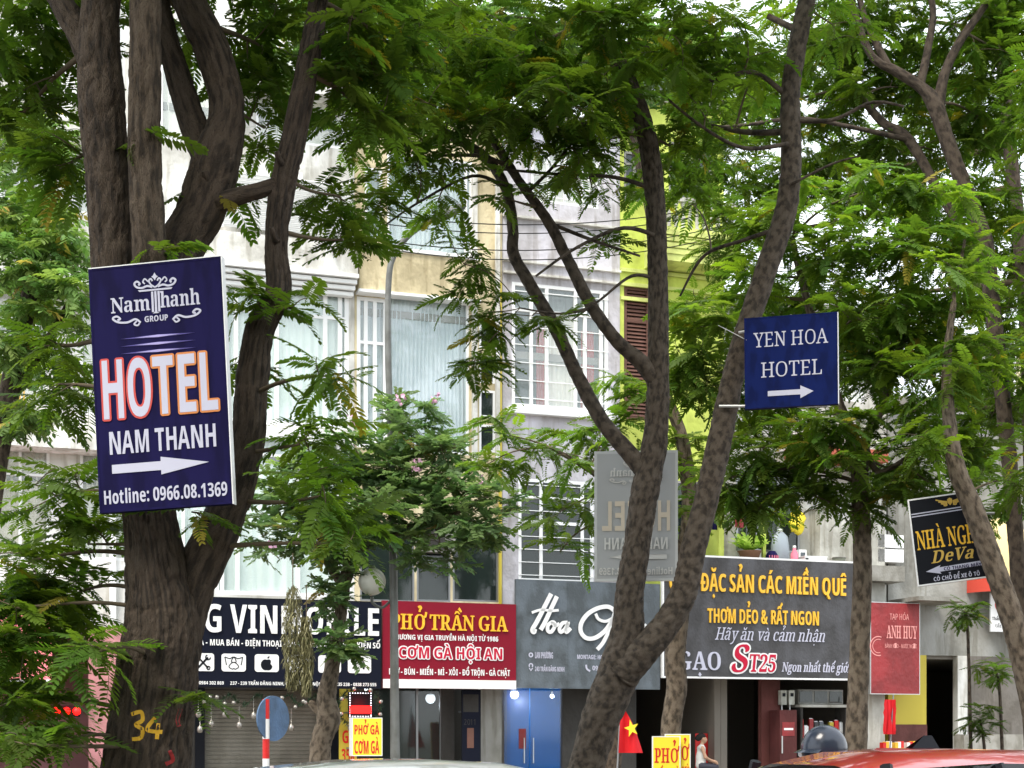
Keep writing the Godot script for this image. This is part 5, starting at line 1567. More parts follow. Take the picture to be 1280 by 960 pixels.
	var hoa := [
		[[[667, 788], [666, 792], [664, 789], [670, 778], [680, 758], [687, 744]], 0.1], [[[674, 789], [680, 778], [688, 760], [694, 747]], 0.1], [[[663, 768], [675, 764], [686, 765], [696, 764]], 0.06],
		[[[688, 779], [683, 783], [683, 790], [687, 791], [691, 785], [691, 780], [688, 779], [692, 783], [697, 781]], ws], [[[707, 779], [701, 780], [697, 787], [699, 791], [704, 787], [708, 779], [705, 788], [706, 791], [711, 786]], ws],
		[[[766, 763], [758, 758], [745, 760], [732, 768], [724, 780], [724, 791], [731, 798], [742, 797], [754, 788], [762, 776], [768, 765]], 0.1], [[[742, 767], [746, 774], [756, 776], [770, 768], [784, 762]], 0.07], [[[766, 766], [760, 784], [752, 802], [744, 812]], 0.09],
		[[[790, 778], [784, 783], [785, 790], [791, 786], [794, 779], [792, 789], [798, 786]], ws], [[[801, 789], [805, 780], [806, 789], [811, 781], [812, 790], [817, 787]], ws],
	]
	for s in hoa:
		st = st_new()
		stroke(st, curve2(pvs(s[0]), 6), s[1] * 1.15, 0.03, 0.04)
		put("letter", finish(st), M.sign_white, b)
	words("owner_lettering", "LAN PHƯƠNG", "sans bold", M.print_white, b, pr(668, 815, 690, 824), 0.001, 0.01)
	words("service_lettering", "MONTAGE: HOA CƯỚI", "sans bold", M.print_white, b, pr(720, 816, 768, 824), 0.001, 0.01)
	words("address_lettering", "243 TRẦN ĐĂNG NINH", "sans bold", M.print_white, b, pr(668, 831, 704, 840), 0.001, 0.01)
	words("phone_lettering", "098 559 696", "sans bold", M.print_white, b, pr(739, 832, 775, 838), 0.001, 0.01)
	st = st_new()
	stroke(st, spiral(pv(663, 820), 0.05, 0.05, 0, TAU, 12), 0.035, 0.001, 0.01)
	stroke(st, spiral(pv(663, 833), 0.05, 0.05, -0.8, PI + 0.8, 12), 0.03, 0.001, 0.01)
	stroke(st, pvs([[661, 836], [663, 839.5], [665, 836]]), 0.03, 0.001, 0.01)
	stroke(st, curve2(pvs([[731, 831], [732, 836], [736, 839]]), 4), 0.05, 0.001, 0.01)
	put("contact_icon", finish(st), M.print_white, b)

	# rice shop
	b = shop_board("shop_sign", "large charcoal rice shop sign with yellow lettering and white border", 828, 697, 1073, 849, 1.1, M.charcoal, M.sign_white, 0.05)
	words("name", "GẠO ĐẶC SẢN CÁC MIỀN QUÊ", "sans bold", M.gold, b, pr(836, 706, 1056, 750), 0.001, 0.05, 0.0, 0.0, null, true)
	words("motto", "THƠM DẺO & RẤT NGON", "sans bold", M.gold, b, pr(882, 752, 1021, 780), 0.001, 0.04, 0.0, 0.0, null, true)
	words("invitation_lettering", "Hãy ăn và cảm nhận", "serif", M.print_white, b, pr(893, 781, 1030, 806), 0.001, 0.02, 0.25)
	words("product", "GẠO", "serif bold", M.print_white, b, pr(846, 816, 898, 847), 0.001, 0.03, 0.0, 0.0, null, true)
	words("variety_lettering", "S", "serif bold", M.crimson, b, pr(913, 806, 932, 841), 0.02, 0.03, 0.2, 0.05, M.sign_white)
	words("variety_lettering", "T25", "serif bold", M.crimson, b, pr(933, 818, 966, 840), 0.02, 0.03, 0.1, 0.04, M.sign_white)
	words("praise_lettering", "Ngon nhất thế giới", "serif bold", M.print_white, b, pr(975, 824, 1062, 843), 0.001, 0.015, 0.15)

	# grocery
	b = shop_board("shop_sign", "red upright grocery sign with pale faded lettering beside the doorway", 1088, 753, 1150, 868, 0.9, M.shop_red, M.steel, 0.02)
	words("trade_lettering", "TẠP HÓA", "sans", M.pale_red, b, pr(1112, 765, 1136, 777), 0.001, 0.006)
	words("name_lettering", "ANH HUY", "serif bold", M.pale_red, b, pr(1108, 782, 1146, 798), 0.001, 0.01)
	words("line_lettering", "BÁNH KẸO - NƯỚC NGỌT", "sans", M.pale_red, b, pr(1106, 803, 1146, 810), 0.001, 0.005)
	st = st_new()
	stroke(st, spiral(pv(1098, 808), 0.28, 0.28, 1.2, 5.0, 16), 0.03, 0.001, 0.005)
	stroke(st, spiral(pv(1098, 808), 0.2, 0.2, 1.2, 5.0, 16), 0.02, 0.001, 0.005)
	put("emblem", finish(st), M.pale_red, b)

	# guest house board on the leaning trunk
	p = at(1184, 673, 20.35)
	b = board("guest_house_board", "black guest house board with gold lettering behind the pale leaning trunk", "", p, -0.22, 0.115, 0.86, 1.12, 0.07, M.black, M.sign_white, 0.018)
	words("name_lettering", "NHÀ NGHỈ", "serif bold", M.gold, b, rc(0.06, 0.25, 0.97, 0.59), 0.001, 0.006)
	words("house_lettering", "DeVa", "serif bold", M.gold_dark, b, rc(0.26, 0.62, 0.86, 0.76), 0.001, 0.006, 0.3)
	st = st_new()
	poly(st, vv([[0.14, 0.845], [0.36, 0.79], [0.34, 0.815], [0.97, 0.80], [0.97, 0.855], [0.34, 0.865], [0.36, 0.89]]), 0.001, 0.004)
	stroke(st, vv([[0.03, 0.175], [0.97, 0.165]]), 0.014, 0.001, 0.003)
	stroke(st, vv([[0.03, 0.205], [0.97, 0.195]]), 0.014, 0.001, 0.003)
	put("arrow", finish(st), M.print_white, b)
	words("arrow_lettering", "CÓ THANG MÁY", "sans bold", M.navy, b, rc(0.4, 0.81, 0.94, 0.858), 0.0055, 0.003)
	words("parking_lettering", "CÓ CHỖ ĐỂ XE Ô TÔ", "sans bold", M.print_white, b, rc(0.24, 0.885, 0.9, 0.965))
	st = st_new()
	for s in [-1.0, 1.0]:
		for k in 4:
			stroke(st, curve2([v2(0.6 + s * 0.04, 0.085 + k * 0.012), v2(0.6 + s * (0.1 - k * 0.01), 0.075 + k * 0.018), v2(0.6 + s * (0.2 - k * 0.035), 0.05 + k * 0.024)], 5), 0.016, 0.001, 0.004)
	poly(st, [v2(0.565, 0.06), v2(0.565, 0.1), v2(0.6, 0.13), v2(0.635, 0.1), v2(0.635, 0.06), v2(0.6, 0.045)], 0.001, 0.006)
	put("winged_emblem", finish(st), M.gold_dark, b)
	st = st_new()
	for y in [-0.35, 0.35]:
		bar(st, Vector3(-0.2, y, -0.09), Vector3(0.62, y - 0.1, -0.12), 0.018)
	put("bracket_arm", finish(st), M.metal, b)

	# two noodle boards tied to the thin pale trunk
	for k in 2:
		p = at(833 + k * 14, 965 - k * 3, 24.55 + k * 0.12)
		b = board("noodle_board", ["yellow noodle board with red lettering tied in front of the thin pale trunk", "second yellow noodle board half hidden behind the front one"][k], "noodle boards on the thin trunk", p, 0.1 - k * 0.2, 0.0, 0.44 if k == 0 else 0.4, 1.1, 0.03, M.yellow, M.sign_white, 0.015)
		words("dish_lettering", "PHỞ", "serif bold", M.red, b, rc(0.08, 0.05, 0.96, 0.37), 0.001, 0.004)
		words("menu_lettering", "MIẾN - MỲ", "sans bold", M.red, b, rc(0.06, 0.4, 0.94, 0.55), 0.001, 0.004)
		words("menu_lettering", "BÚN - CƠM", "sans bold", M.red, b, rc(0.06, 0.62, 0.94, 0.76), 0.001, 0.004)
		put("tie", tube_mesh(bent(Vector3(-0.1, 0.5, -0.03), Vector3(0.1, 0.5, -0.22), 0.005, 0.005, 0.1, 6), 5), M.rubber, b)

	# chicken noodle light box and the menu strip behind it
	b = shop_board("light_box", "yellow light box for chicken noodle and rice hanging by the dark red sign", 440, 897, 478, 945, 1.6, M.yellow, M.sign_white, 0.02, 0.3)
	words("dish_lettering", "PHỞ GÀ", "sans bold", M.red, b, pr(443, 899, 474, 918), 0.001, 0.006)
	words("dish_lettering", "CƠM GÀ", "sans bold", M.red, b, pr(443, 921, 474, 942), 0.001, 0.006)
	b = shop_board("menu_strip", "dull yellow upright menu strip with chicken price behind the light box", 424, 892, 446, 985, 0.6, M.yellow_dull, M.yellow_dull, 0.01, 0.04)
	words("dish_lettering", "GÀ", "sans bold", M.red, b, pr(428, 908, 444, 929), 0.001, 0.006)
	words("price_lettering", "35K", "sans bold", M.red, b, pr(427, 936, 444, 952), 0.001, 0.006)
	# moving-text display
	b = shop_board("led_display", "small black window display with a glowing red text bar and dotted border", 436, 865, 465, 897, 0.9, M.black, M.black, 0.02, 0.1)
	var lr := pr(435.5, 882, 465, 892)
	var bar_m := box("red_text_light", M.led_red, b, Vector3(0, (lr[1] + lr[3]) / 2, 0.006), Vector3((lr[2] - lr[0]) * 0.92, lr[3] - lr[1], 0.008))
	var dots := node("dot_light_border", b)
	var lw := sgw / 2 - 0.03
	var lh := sgh / 2 - 0.03
	for i in 9:
		for s in [-1, 1]:
			box("dot_light", M.led_white, dots, Vector3(lerpf(-lw, lw, i / 8.0), s * lh, 0.005), Vector3(0.025, 0.025, 0.008))
			box("dot_light", M.led_white, dots, Vector3(s * lw, lerpf(-lh, lh, (i + 0.5) / 9.5), 0.005), Vector3(0.025, 0.025, 0.008))
	lamp_at(b, Vector3(0, 0, 0.25), Color(1, 0.1, 0.06), 0.12, 0.2)
	# small white sign at the right and red dots of light at the left
	b = shop_board("wall_sign", "small white sign with a red letter C at the right edge", 1238, 742, 1276, 790, 0.5, M.sign_white, M.steel, 0.02, 0.05)
	stroke_part(b, "letter", spiral(pv(1252, 756), 0.2, 0.2, 0.7, 5.6, 16), 0.1, M.red)
	words("line_lettering", "Thẩm mỹ viện", "serif bold", M.black, b, pr(1240, 770, 1268, 777), 0.001, 0.004)
	words("line_lettering", "tầng 3", "serif", M.black, b, pr(1244, 779, 1262, 786), 0.001, 0.004)
	b = shop_board("led_display", "little row of glowing red dots above the pink shop doorway", 66, 882, 100, 896, 0.9, M.black, M.black, 0.02, 0.08)
	for i in 3:
		put("dot_light", ball(0.1, 10), M.led_red, b, Vector3((i - 1) * 0.24, 0, 0.02))
	lamp_at(b, Vector3(0, 0, 0.3), Color(1, 0.1, 0.06), 0.12, 0.15)

func stroke_part(b: Node, called: String, pts: Array, w: float, m: Material) -> void:
	var st := st_new()
	stroke(st, pts, w, 0.001, 0.006)
	put(called, finish(st), m, b)

func lamp_at(parent: Node, where: Vector3, c: Color, e: float, size: float) -> void:
	var l := OmniLight3D.new()
	l.name = "lamp_light"
	l.light_color = c
	l.light_energy = e
	l.light_size = size
	l.omni_range = 12.0
	l.omni_attenuation = 2.0
	l.shadow_enabled = true
	parent.add_child(l, true)
	l.position = where

# ---------- street things ----------
func build_street() -> void:
	var st: SurfaceTool
	# street light with a long curved arm and a globe lamp lower on the same pole
	var base := at(494, 920, 30)
	base.y = 0
	var t := thing("street_lamp", "tall grey street light with curved arm and white globe before the noodle shop", "street lamp", base)
	var pk := []
	for k in [[494, grd(30) - 8, 18], [494, 960, 15], [493, 840, 13], [492, 720, 12], [489, 560, 10.5], [485, 440, 9.5], [486, 350, 9], [493, 318, 9], [510, 295, 9], [532, 279, 8.5], [548, 271, 8]]:
		var q := at(k[0], k[1], 30)
		pk.append(Vector4(q.x, q.y, q.z, k[2] * 0.42 / FL * 30))
	put("pole", tube_mesh(sweep_points(pk, 8), 14, 0.0, base), M.pole, t)
	put("base_collar", lathe([Vector2(0.0, 0), Vector2(0.22, 0), Vector2(0.22, 0.12), Vector2(0.16, 0.2), Vector2(0.15, 0.9), Vector2(0, 0.9)]), M.pole, t)
	var q0 := at(543, 274, 30) - base
	var q1 := at(581, 257, 30) - base
	var head := []
	for i in 7:
		var f := i / 6.0
		var c := q0.lerp(q1, f)
		head.append(Vector4(c.x, c.y, c.z, 0.03 + 0.075 * sin(PI * (0.12 + 0.8 * f))))
	put("lamp_head", tube_mesh(head, 12), M.pole, t)
	var gl := put("globe_lamp", ball(0.26, 24), M.globe, t, at(465, 727, 30) - base)
	st = st_new()
	var g0 := at(465, 746, 30) - base
	tube(st, sweep_points([Vector4(g0.x, g0.y, g0.z, 0.03), Vector4(g0.x + 0.02, g0.y - 0.12, g0.z, 0.03), Vector4(g0.x + 0.2, g0.y - 0.2, g0.z, 0.025), Vector4(at(491, 748, 30).x - base.x, g0.y - 0.02, g0.z, 0.025)], 6), 8)
	put("globe_bracket", finish(st), M.pole, t)
	put("globe_cap", lathe([Vector2(0, 0.3), Vector2(0.05, 0.3), Vector2(0.1, 0.22), Vector2(0.1, 0.19), Vector2(0, 0.19)], 12), M.pole, t, at(465, 727, 30) - base)

	# red and white post carrying a round blue road sign seen nearly edge-on
	base = at(332.5, 920, 21)
	base.y = 0
	t = thing("road_sign", "round blue road sign on a red and white striped post", "sign", base)
	var cyl := CylinderMesh.new()
	cyl.top_radius = 0.045
	cyl.bottom_radius = 0.045
	cyl.height = 0.26
	cyl.radial_segments = 14
	var top := at(332, 874, 21).y
	var n := 0
	while top - n * 0.26 > 0.1:
		put("band", cyl, M.red if n % 2 == 0 else M.sign_white, t, Vector3(0, top - 0.13 - n * 0.26, 0))
		n += 1
	var cm := CylinderMesh.new()
	cm.top_radius = 0.3
	cm.bottom_radius = 0.3
	cm.height = 0.02
	cm.radial_segments = 36
	var dp := at(342, 898, 21) - base
	var d := put("disc", cm, M.blue_sign, t, Vector3(dp.x - 0.02, dp.y, -0.08))
	d.rotation = Vector3(PI / 2, 0.95, 0)
	st = st_new()
	st_box(st, Vector3(0, 0.08, -0.05), Vector3(0.1, 0.04, 0.1))
	st_box(st, Vector3(0, -0.12, -0.05), Vector3(0.1, 0.04, 0.1))
	put("clamp", st.commit(), M.metal, t, Vector3(0, dp.y, 0))

	# national flag on a pole by the dark shop
	base = at(769, 920, 36)
	base.y = 0
	t = thing("flag", "red flag with a yellow star hanging on a short pole below the fork", "flag", base)
	var fp := st_new()
	bar(fp, Vector3(0, 0, 0), Vector3(0.14, 2.5, 0), 0.02, 8)
	put("flagpole", finish(fp), M.metal, t)
	var fl := st_new()
	fl.set_smooth_group(0)
	var grid := []
	for j in 15:
		var row := []
		for i in 9:
			var u := i / 8.0
			var v := j / 14.0
			row.append(Vector3(0.13 - 0.06 * v + u * (0.06 + 0.5 * pow(v, 0.7)), 2.42 - v * 1.25 - u * (1 - v) * 0.3, 0.12 * sin(u * 9.0 + v * 2) * (0.3 + v * 0.5)))
		grid.append(row)
	for j in 14:
		for i in 8:
			quad(fl, grid[j][i], grid[j][i + 1], grid[j + 1][i + 1], grid[j + 1][i])
	fl.index()
	put("cloth", finish(fl), M.flag_red, t)
	var star := []
	for k in 10:
		var a := PI / 2 + k * PI / 5 + 0.25
		var rr := 0.2 if k % 2 == 0 else 0.08
		star.append(Vector2(0.36 + cos(a) * rr * 0.85, 1.72 + sin(a) * rr))
	st = st_new()
	poly(st, star, 0.11, 0.015)
	put("star", finish(st), M.yellow, t)
	base = at(748, 920, 38)
	t = board("menu_banner", "red and yellow banner half hidden behind the forked trunk", "", at(754, 936, 38), 0.2, 0.05, 0.7, 1.5, 0.03, M.red, M.gold, 0.03)
	words("dish_lettering", "BÚN", "sans bold", M.gold, t, rc(0.1, 0.2, 0.9, 0.4))

	# grocery flag
	base = sw(sl(1100, 900, 1.6).x, 0, 1.6)
	t = thing("flag", "furled red flag on a pole beside the grocery", "flag", base, TH)
	fp = st_new()
	bar(fp, Vector3(0.25, 0, 0), Vector3(0.45, 2.75, 0), 0.02, 8)
	put("flagpole", finish(fp), M.metal, t)
	put("cloth", cloth(0.4, 1.0, 2.5, 0.1, 8), M.flag_red, t, Vector3(0.3, 2.1, 0.05))

	# beige dome awning on the right house, with a striped valance below it
	var dm := span(1208, 648, 1288, 726, 0.0)
	bu = (dm[0] + dm[1]) / 2
	t = thing("dome_awning", "beige dome awning with red and blue valance behind the pale leaning trunk", "awning", sw(bu, dm[2], 0.02), TH)
	var dw: float = (dm[1] - dm[0]) / 2
	var dh: float = dm[3] - dm[2]
	for k in 8:
		st = st_new()
		st.set_smooth_group(0)
		for j in 8:
			for i in 4:
				var cs := []
				for e in [[i, j], [i + 1, j], [i + 1, j + 1], [i, j + 1]]:
					var a: float = PI * (k + e[0] / 4.0) / 8.0
					var ph: float = PI / 2 * e[1] / 8.0
					var sag := 1.0 - 0.03 * sin(PI * e[0] / 4.0)
					cs.append(Vector3(cos(a) * cos(ph) * dw * sag, sin(ph) * dh, sin(a) * cos(ph) * 1.3 * sag))
				quad(st, cs[0], cs[1], cs[2], cs[3])
		st.index()
		var pan := put("canopy_panel", finish(st), M.beige_cloth, t)
		st = st_new()
		for i in 4:
			var a0 := PI * (k + i / 4.0) / 8.0
			var a1 := PI * (k + (i + 1) / 4.0) / 8.0
			quad(st, Vector3(cos(a0) * dw, -0.02, sin(a0) * 1.3), Vector3(cos(a1) * dw, -0.02, sin(a1) * 1.3), Vector3(cos(a1) * dw, -0.42, sin(a1) * 1.3), Vector3(cos(a0) * dw, -0.42, sin(a0) * 1.3))
		put("valance", finish(st), M.valance_red if k > 4 else M.valance_blue, pan)

	# pink awning over the left shop
	var r := span(-80, 735, 66, 850, 1.3)
	bu = (r[0] + r[1]) / 2
	t = thing("shop_awning", "sloping pink awning at the left edge behind the near leaves", "awning", sw(bu, 0, 0), TH)
	st = st_new()
	for i in 12:
		var ua: float = lerpf(r[0], r[1], i / 12.0) - bu
		var ub: float = lerpf(r[0], r[1], (i + 1) / 12.0) - bu
		var za := 0.03 * (i % 2)
		quad(st, Vector3(ua, r[3], 0.05), Vector3(ub, r[3], 0.05), Vector3(ub, r[2], 1.4 + za), Vector3(ua, r[2], 1.4 + za))
	put("canopy", finish(st), M.pink_awning, t)
	sbox("edge_bar", M.sign_white, r[0], r[1], r[2] - 0.05, r[2] + 0.02, 1.38, 1.44, t)
	for s in [r[0] + 0.1, r[1] - 0.1]:
		sbox("arm", M.metal, s - 0.02, s + 0.02, r[2] - 0.02, r[2] + 0.02, 0.02, 1.38, t)

	# garland with fairy lights and crystal drops along the phone shop
	var gr := span(240, 864, 436, 884, 0.95)
	bu = (gr[0] + gr[1]) / 2
	t = thing("garland", "dark green garland with small round baubles under the black phone shop sign", "garland", sw(bu, gr[2], 0.95), TH)
	st = st_new()
	rng.seed = 77
	var gw: float = gr[1] - gr[0]
	for i in 900:
		var f := rng.randf()
		var c := Vector3((f - 0.5) * gw, 0.18 + 0.12 * sin(f * 34.0), 0)
		var dv := Vector3(rng.randf_range(-1, 1), rng.randf_range(-1, 1), rng.randf_range(-1, 1)).normalized() * rng.randf_range(0.08, 0.18)
		var sd := dv.cross(Vector3(0.3, 1, 0.2)).normalized() * 0.012
		st.add_vertex(c - sd); st.add_vertex(c + sd); st.add_vertex(c + dv)
	put("tinsel", finish(st), M.garland, t).set_meta("kind", "stuff")
	var bl := ball(0.055, 10)
	for i in 14:
		put("bauble", bl, M.bauble, t, Vector3((rng.randf() - 0.5) * gw, 0.12 + rng.randf_range(-0.12, 0.14), 0.12))
	var drop := lathe([Vector2(0.006, 0.5), Vector2(0.006, 0.1), Vector2(0.06, 0.07), Vector2(0.075, 0.0), Vector2(0.06, -0.07), Vector2(0.0, -0.09)], 10)
	for p in [[248, 893], [264, 905], [281, 893], [299, 907], [317, 895], [333, 907], [364, 910], [250, 912], [420, 893], [438, 910]]:
		var w := sl(p[0], p[1], 0.95)
		var dd := put("crystal_drop", drop, M.bauble, t, Vector3(w.x - bu, w.y - gr[2], 0))
	# wreath round the display
	var wc := sl(450, 884, 1.05)
	t = thing("wreath", "dark green tinsel wreath with pale baubles round the glowing red display", "wreath", sw(wc.x, wc.y, 1.0), TH)
	st = st_new()
	for i in 700:
		var a := rng.randf() * TAU
		var c := Vector3(cos(a) * 0.56, sin(a) * 0.5, 0)
		var dv := Vector3(rng.randf_range(-1, 1), rng.randf_range(-1, 1), rng.randf_range(-1, 1)).normalized() * rng.randf_range(0.08, 0.2)
		var sd := dv.cross(Vector3(0.3, 1, 0.2)).normalized() * 0.012
		st.add_vertex(c - sd); st.add_vertex(c + sd); st.add_vertex(c + dv)
	put("tinsel", finish(st), M.garland, t).set_meta("kind", "stuff")
	for i in 8:
		put("bauble", bl, M.bauble, t, Vector3(cos(i * 0.8 + 0.3) * 0.56, sin(i * 0.8 + 0.3) * 0.5, 0.14))
	# golden tinsel tassels hung before the phone shop
	for s in [[366, 730, 14, 128, 0], [383, 770, 9, 95, 1]]:
		var tp := at(s[0], s[1], 28.6)
		t = thing("tassel", ["long tarnished gold tinsel tassel hanging before the phone shop sign", "shorter gold tinsel tassel beside the long one"][s[4]], "tassel", tp, 0.0, "gold tassels before the phone shop")
		st = st_new()
		var ln: float = s[3] / FL * 28.6
		for i in 1500:
			var f := pow(rng.randf(), 0.8)
			var a := rng.randf() * TAU
			var rr: float = s[2] / FL * 28.6 * (0.25 + 0.75 * sin(PI * minf(f * 0.75 + 0.12, 1.0))) * sqrt(rng.randf())
			var c := Vector3(cos(a) * rr, -f * ln, sin(a) * rr)
			var dv := Vector3(rng.randf_range(-0.5, 0.5), -1, rng.randf_range(-0.5, 0.5)).normalized() * 0.13
			var sd := Vector3(cos(a * 7), 0, sin(a * 7)) * 0.011
			st.add_vertex(c - sd); st.add_vertex(c + sd); st.add_vertex(c + dv + sd * 0.4)
		put("tinsel_strands", finish(st), M.tinsel, t).set_meta("kind", "stuff")
		st = st_new()
		bar(st, Vector3(0, -0.2, 0), Vector3(0, 0.55, 0), 0.01)
		put("cord", finish(st), M.twig, t)

	# overhead cables along the house fronts
	for s in [[430, 302, 900, 296, 1.6, "lowest"], [425, 292, 905, 282, 1.7, "second lowest"], [420, 270, 910, 262, 1.5, "second highest"], [415, 258, 915, 252, 1.8, "highest"]]:
		var ca := sl(s[0], s[1], s[4])
		var cb2 := sl(s[2], s[3], s[4])
		var w0 := sw(ca.x, ca.y, s[4])
		var w1 := sw(cb2.x, cb2.y, s[4])
		t = thing("overhead_cable", "%s of the four dark cables slung along the house fronts" % s[5], "cable", w0, 0.0, "cables along the house fronts")
		var cp := []
		for i in 25:
			var f := i / 24.0
			var cpos := w0.lerp(w1, f) - w0 + Vector3(0, -0.55 * 4 * f * (1 - f), 0)
			cp.append(Vector4(cpos.x, cpos.y, cpos.z, 0.014))
		put("wire", tube_mesh(cp, 6), M.rubber, t)
		st = st_new()
		for q in [Vector3.ZERO, w1 - w0]:
			bar(st, q, q + Vector3(-sin(TH), 0, -cos(TH)) * s[4], 0.02)
		put("wall_bracket", finish(st), M.metal, t)

	# shop lamps
	for s in [[538, 873, -0.7, 0.14, "white globe light glowing inside the noodle shop", 0.45], [643, 868, -0.5, 0.12, "bright ceiling light just inside the blue shop", 0.9], [690, 870, -1.2, 0.06, "small ceiling light deeper inside the blue shop", 0.8], [458, 861, 0.75, 0.05, "small light above the glowing red display", 0.12]]:
		var w := sl(s[0], s[1], s[2])
		t = thing("shop_light", s[4], "light", sw(w.x, w.y, w.z), TH, "lit shop lamps")
		put("lamp_bulb", ball(s[3], 14), M.lamp_white, t)
		put("lamp_base", lathe([Vector2(0, 0.16), Vector2(s[3] * 0.7, 0.16), Vector2(s[3] * 0.8, s[3] * 0.7), Vector2(0, s[3] * 0.7)] if s[3] < 0.13 else [Vector2(0, 0.26), Vector2(0.09, 0.26), Vector2(0.09, 0.1), Vector2(0, 0.1)], 12), M.metal, t)
		lamp_at(t, Vector3(0, -s[3] - 0.06, s[3] + 0.02), Color(0.92, 0.97, 1.0), s[5], s[3])

	# stand-up banner in the noodle shop
	var bs := shop_board("banner_stand", "dark upright banner stand with pale picture by the grey pier", 577, 862, 601, 1000, 0.5, M.board_black, M.black, 0.02, 0.04)
	var pr1 := pr(579, 868, 598, 890)
	box("picture", M.dark_wall, bs, Vector3((pr1[0] + pr1[2]) / 2, (pr1[1] + pr1[3]) / 2, 0.004), Vector3(pr1[2] - pr1[0], pr1[3] - pr1[1], 0.006))
	words("lettering", "2011", "sans", M.dark_wall, bs, pr(580, 899, 594, 906))
	var pr2 := pr(582, 910, 594, 935)
	box("picture", M.brown_shutter, bs, Vector3((pr2[0] + pr2[2]) / 2, (pr2[1] + pr2[3]) / 2, 0.004), Vector3((pr2[2] - pr2[0]) * 0.7, pr2[3] - pr2[1], 0.006))

	# rice shop goods
	var sk := lathe([Vector2(0.0, 0), Vector2(0.3, 0.0), Vector2(0.36, 0.05), Vector2(0.38, 0.12), Vector2(0.36, 0.19), Vector2(0.3, 0.235), Vector2(0, 0.245)], 16)
	var s0 := sl(893, 900, -0.9)
	for i in 9:
		t = thing("rice_sack", "pale rice sack, number %s from the top of the stack in the dark rice shop" % ["nine", "eight", "seven", "six", "five", "four", "three", "two", "one"][i], "sack", sw(s0.x + 0.02 * sin(i * 2.3), 0.1 + i * 0.244, -0.9), TH + 0.05 * sin(i * 4.0), "rice sacks in the dark shop")
		var o := put("body", sk, M.sack, t)
		o.scale = Vector3(0.75, 1, 0.55)
		box("seam_tail", M.sack, t, Vector3(0.3, 0.12, 0), Vector3(0.1, 0.012, 0.2))
	t = thing("red_chair", "red plastic chair beside the rice sacks", "chair", sw(sl(876, 900, -0.4).x, 0.1, -0.4), TH)
	box("seat", M.red, t, Vector3(0, 0.44, 0), Vector3(0.44, 0.04, 0.42))
	for s in [-1, 1]:
		for v in [-1, 1]:
			box("leg", M.red, t, Vector3(s * 0.18, 0.21, v * 0.17), Vector3(0.05, 0.42, 0.05))
	box("backrest", M.red, t, Vector3(0.12, 1.0, -0.2), Vector3(0.4, 1.05, 0.03))
	t = thing("drinks_fridge", "dark red upright fridge with a small label beside the rice shop doorway", "fridge", sw(sl(979, 900, 0.35).x, 0, 0.35), TH)
	box("cabinet", weathered(c8(96, 44, 44)), t, Vector3(0, 1.2, 0), Vector3(0.55, 2.2, 0.6))
	box("plinth", M.black, t, Vector3(0, 0.05, 0), Vector3(0.5, 0.1, 0.55))
	box("label_panel", M.shop_red, t, Vector3(0, 1.75, 0.305), Vector3(0.4, 0.4, 0.012))
	box("label_panel", M.sign_white, t, Vector3(0, 1.75, 0.314), Vector3(0.3, 0.06, 0.008))
	box("handle", M.steel, t, Vector3(-0.22, 1.3, 0.33), Vector3(0.03, 0.5, 0.03))
	for k in 2:
		var w := sl(978 + k * 10, 872, 0.1)
		t = thing("electricity_meter", ["pale electricity meter box left of its twin on the pier", "pale electricity meter box right of its twin on the pier"][k], "meter", sw(w.x, w.y, 0.0), TH, "electricity meters")
		box("case", M.sack, t, Vector3(0, 0, 0.1), Vector3(0.18, 0.42, 0.18))
		box("dial_window", M.black, t, Vector3(0, 0.08, 0.193), Vector3(0.1, 0.1, 0.008))
		box("conduit", M.steel, t, Vector3(0, -0.4, 0.06), Vector3(0.03, 0.4, 0.03))
	var ss := span(1000, 862, 1056, 880, 0.2)
	bu = (ss[0] + ss[1]) / 2
	t = thing("display_shelf", "grey glass-doored display shelf with goods under the rice shop sign", "shelf", sw(bu, 0, 0), TH)
	box("cabinet", M.grey_wall, t, Vector3(0, (ss[2] + ss[3]) / 2, -0.1), Vector3(ss[1] - ss[0], ss[3] - ss[2], 0.4))
	for k in 3:
		var fx: float = lerpf(-0.5, 0.5, (k + 0.5) / 3.0) * (ss[1] - ss[0])
		box("pane", M.glass_dark, t, Vector3(fx, (ss[2] + ss[3]) / 2, 0.11), Vector3((ss[1] - ss[0]) / 3 - 0.08, ss[3] - ss[2] - 0.1, 0.02))
	box("counter", M.pale_wall, t, Vector3(0, ss[2] - 0.06, 0.0), Vector3(ss[1] - ss[0] + 0.2, 0.08, 0.7))
	for s in [-0.5, 0.5]:
		box("leg", M.dark_wall, t, Vector3(s * (ss[1] - ss[0]), (ss[2] - 0.1) / 2, 0.0), Vector3(0.08, ss[2] - 0.1, 0.6))
	box("shelf_board", M.dark_wall, t, Vector3(0, 1.35, 0), Vector3(ss[1] - ss[0] - 0.1, 0.04, 0.5))
	rng.seed = 9
	var cols := [M.red, M.sign_white, M.shop_red, M.charcoal, M.slate, M.sack, M.yellow_dull]
	for i in 9:
		var bx0: float = lerpf(-0.45, 0.45, i / 8.0) * (ss[1] - ss[0])
		var g := thing("goods_packet", "upright goods packet number %s on the display shelf counted from the meters" % ["one", "two", "three", "four", "five", "six", "seven", "eight", "nine"][i], "packet", sw(bu + bx0, 1.371, 0.1), TH, "packets on the display shelf")
		var hh := rng.randf_range(0.45, 0.7)
		box("wrapper", cols[i % 7], g, Vector3(0, hh / 2, 0), Vector3(0.13, hh, 0.1))
		box("seal", M.steel, g, Vector3(0, hh + 0.012, 0), Vector3(0.11, 0.024, 0.02))

	# balcony clutter over the rice shop: the slab's top
	var by := sl(990, 700, 1.0).y - 0.05
	var pw := sl(937, 690, 0.6)
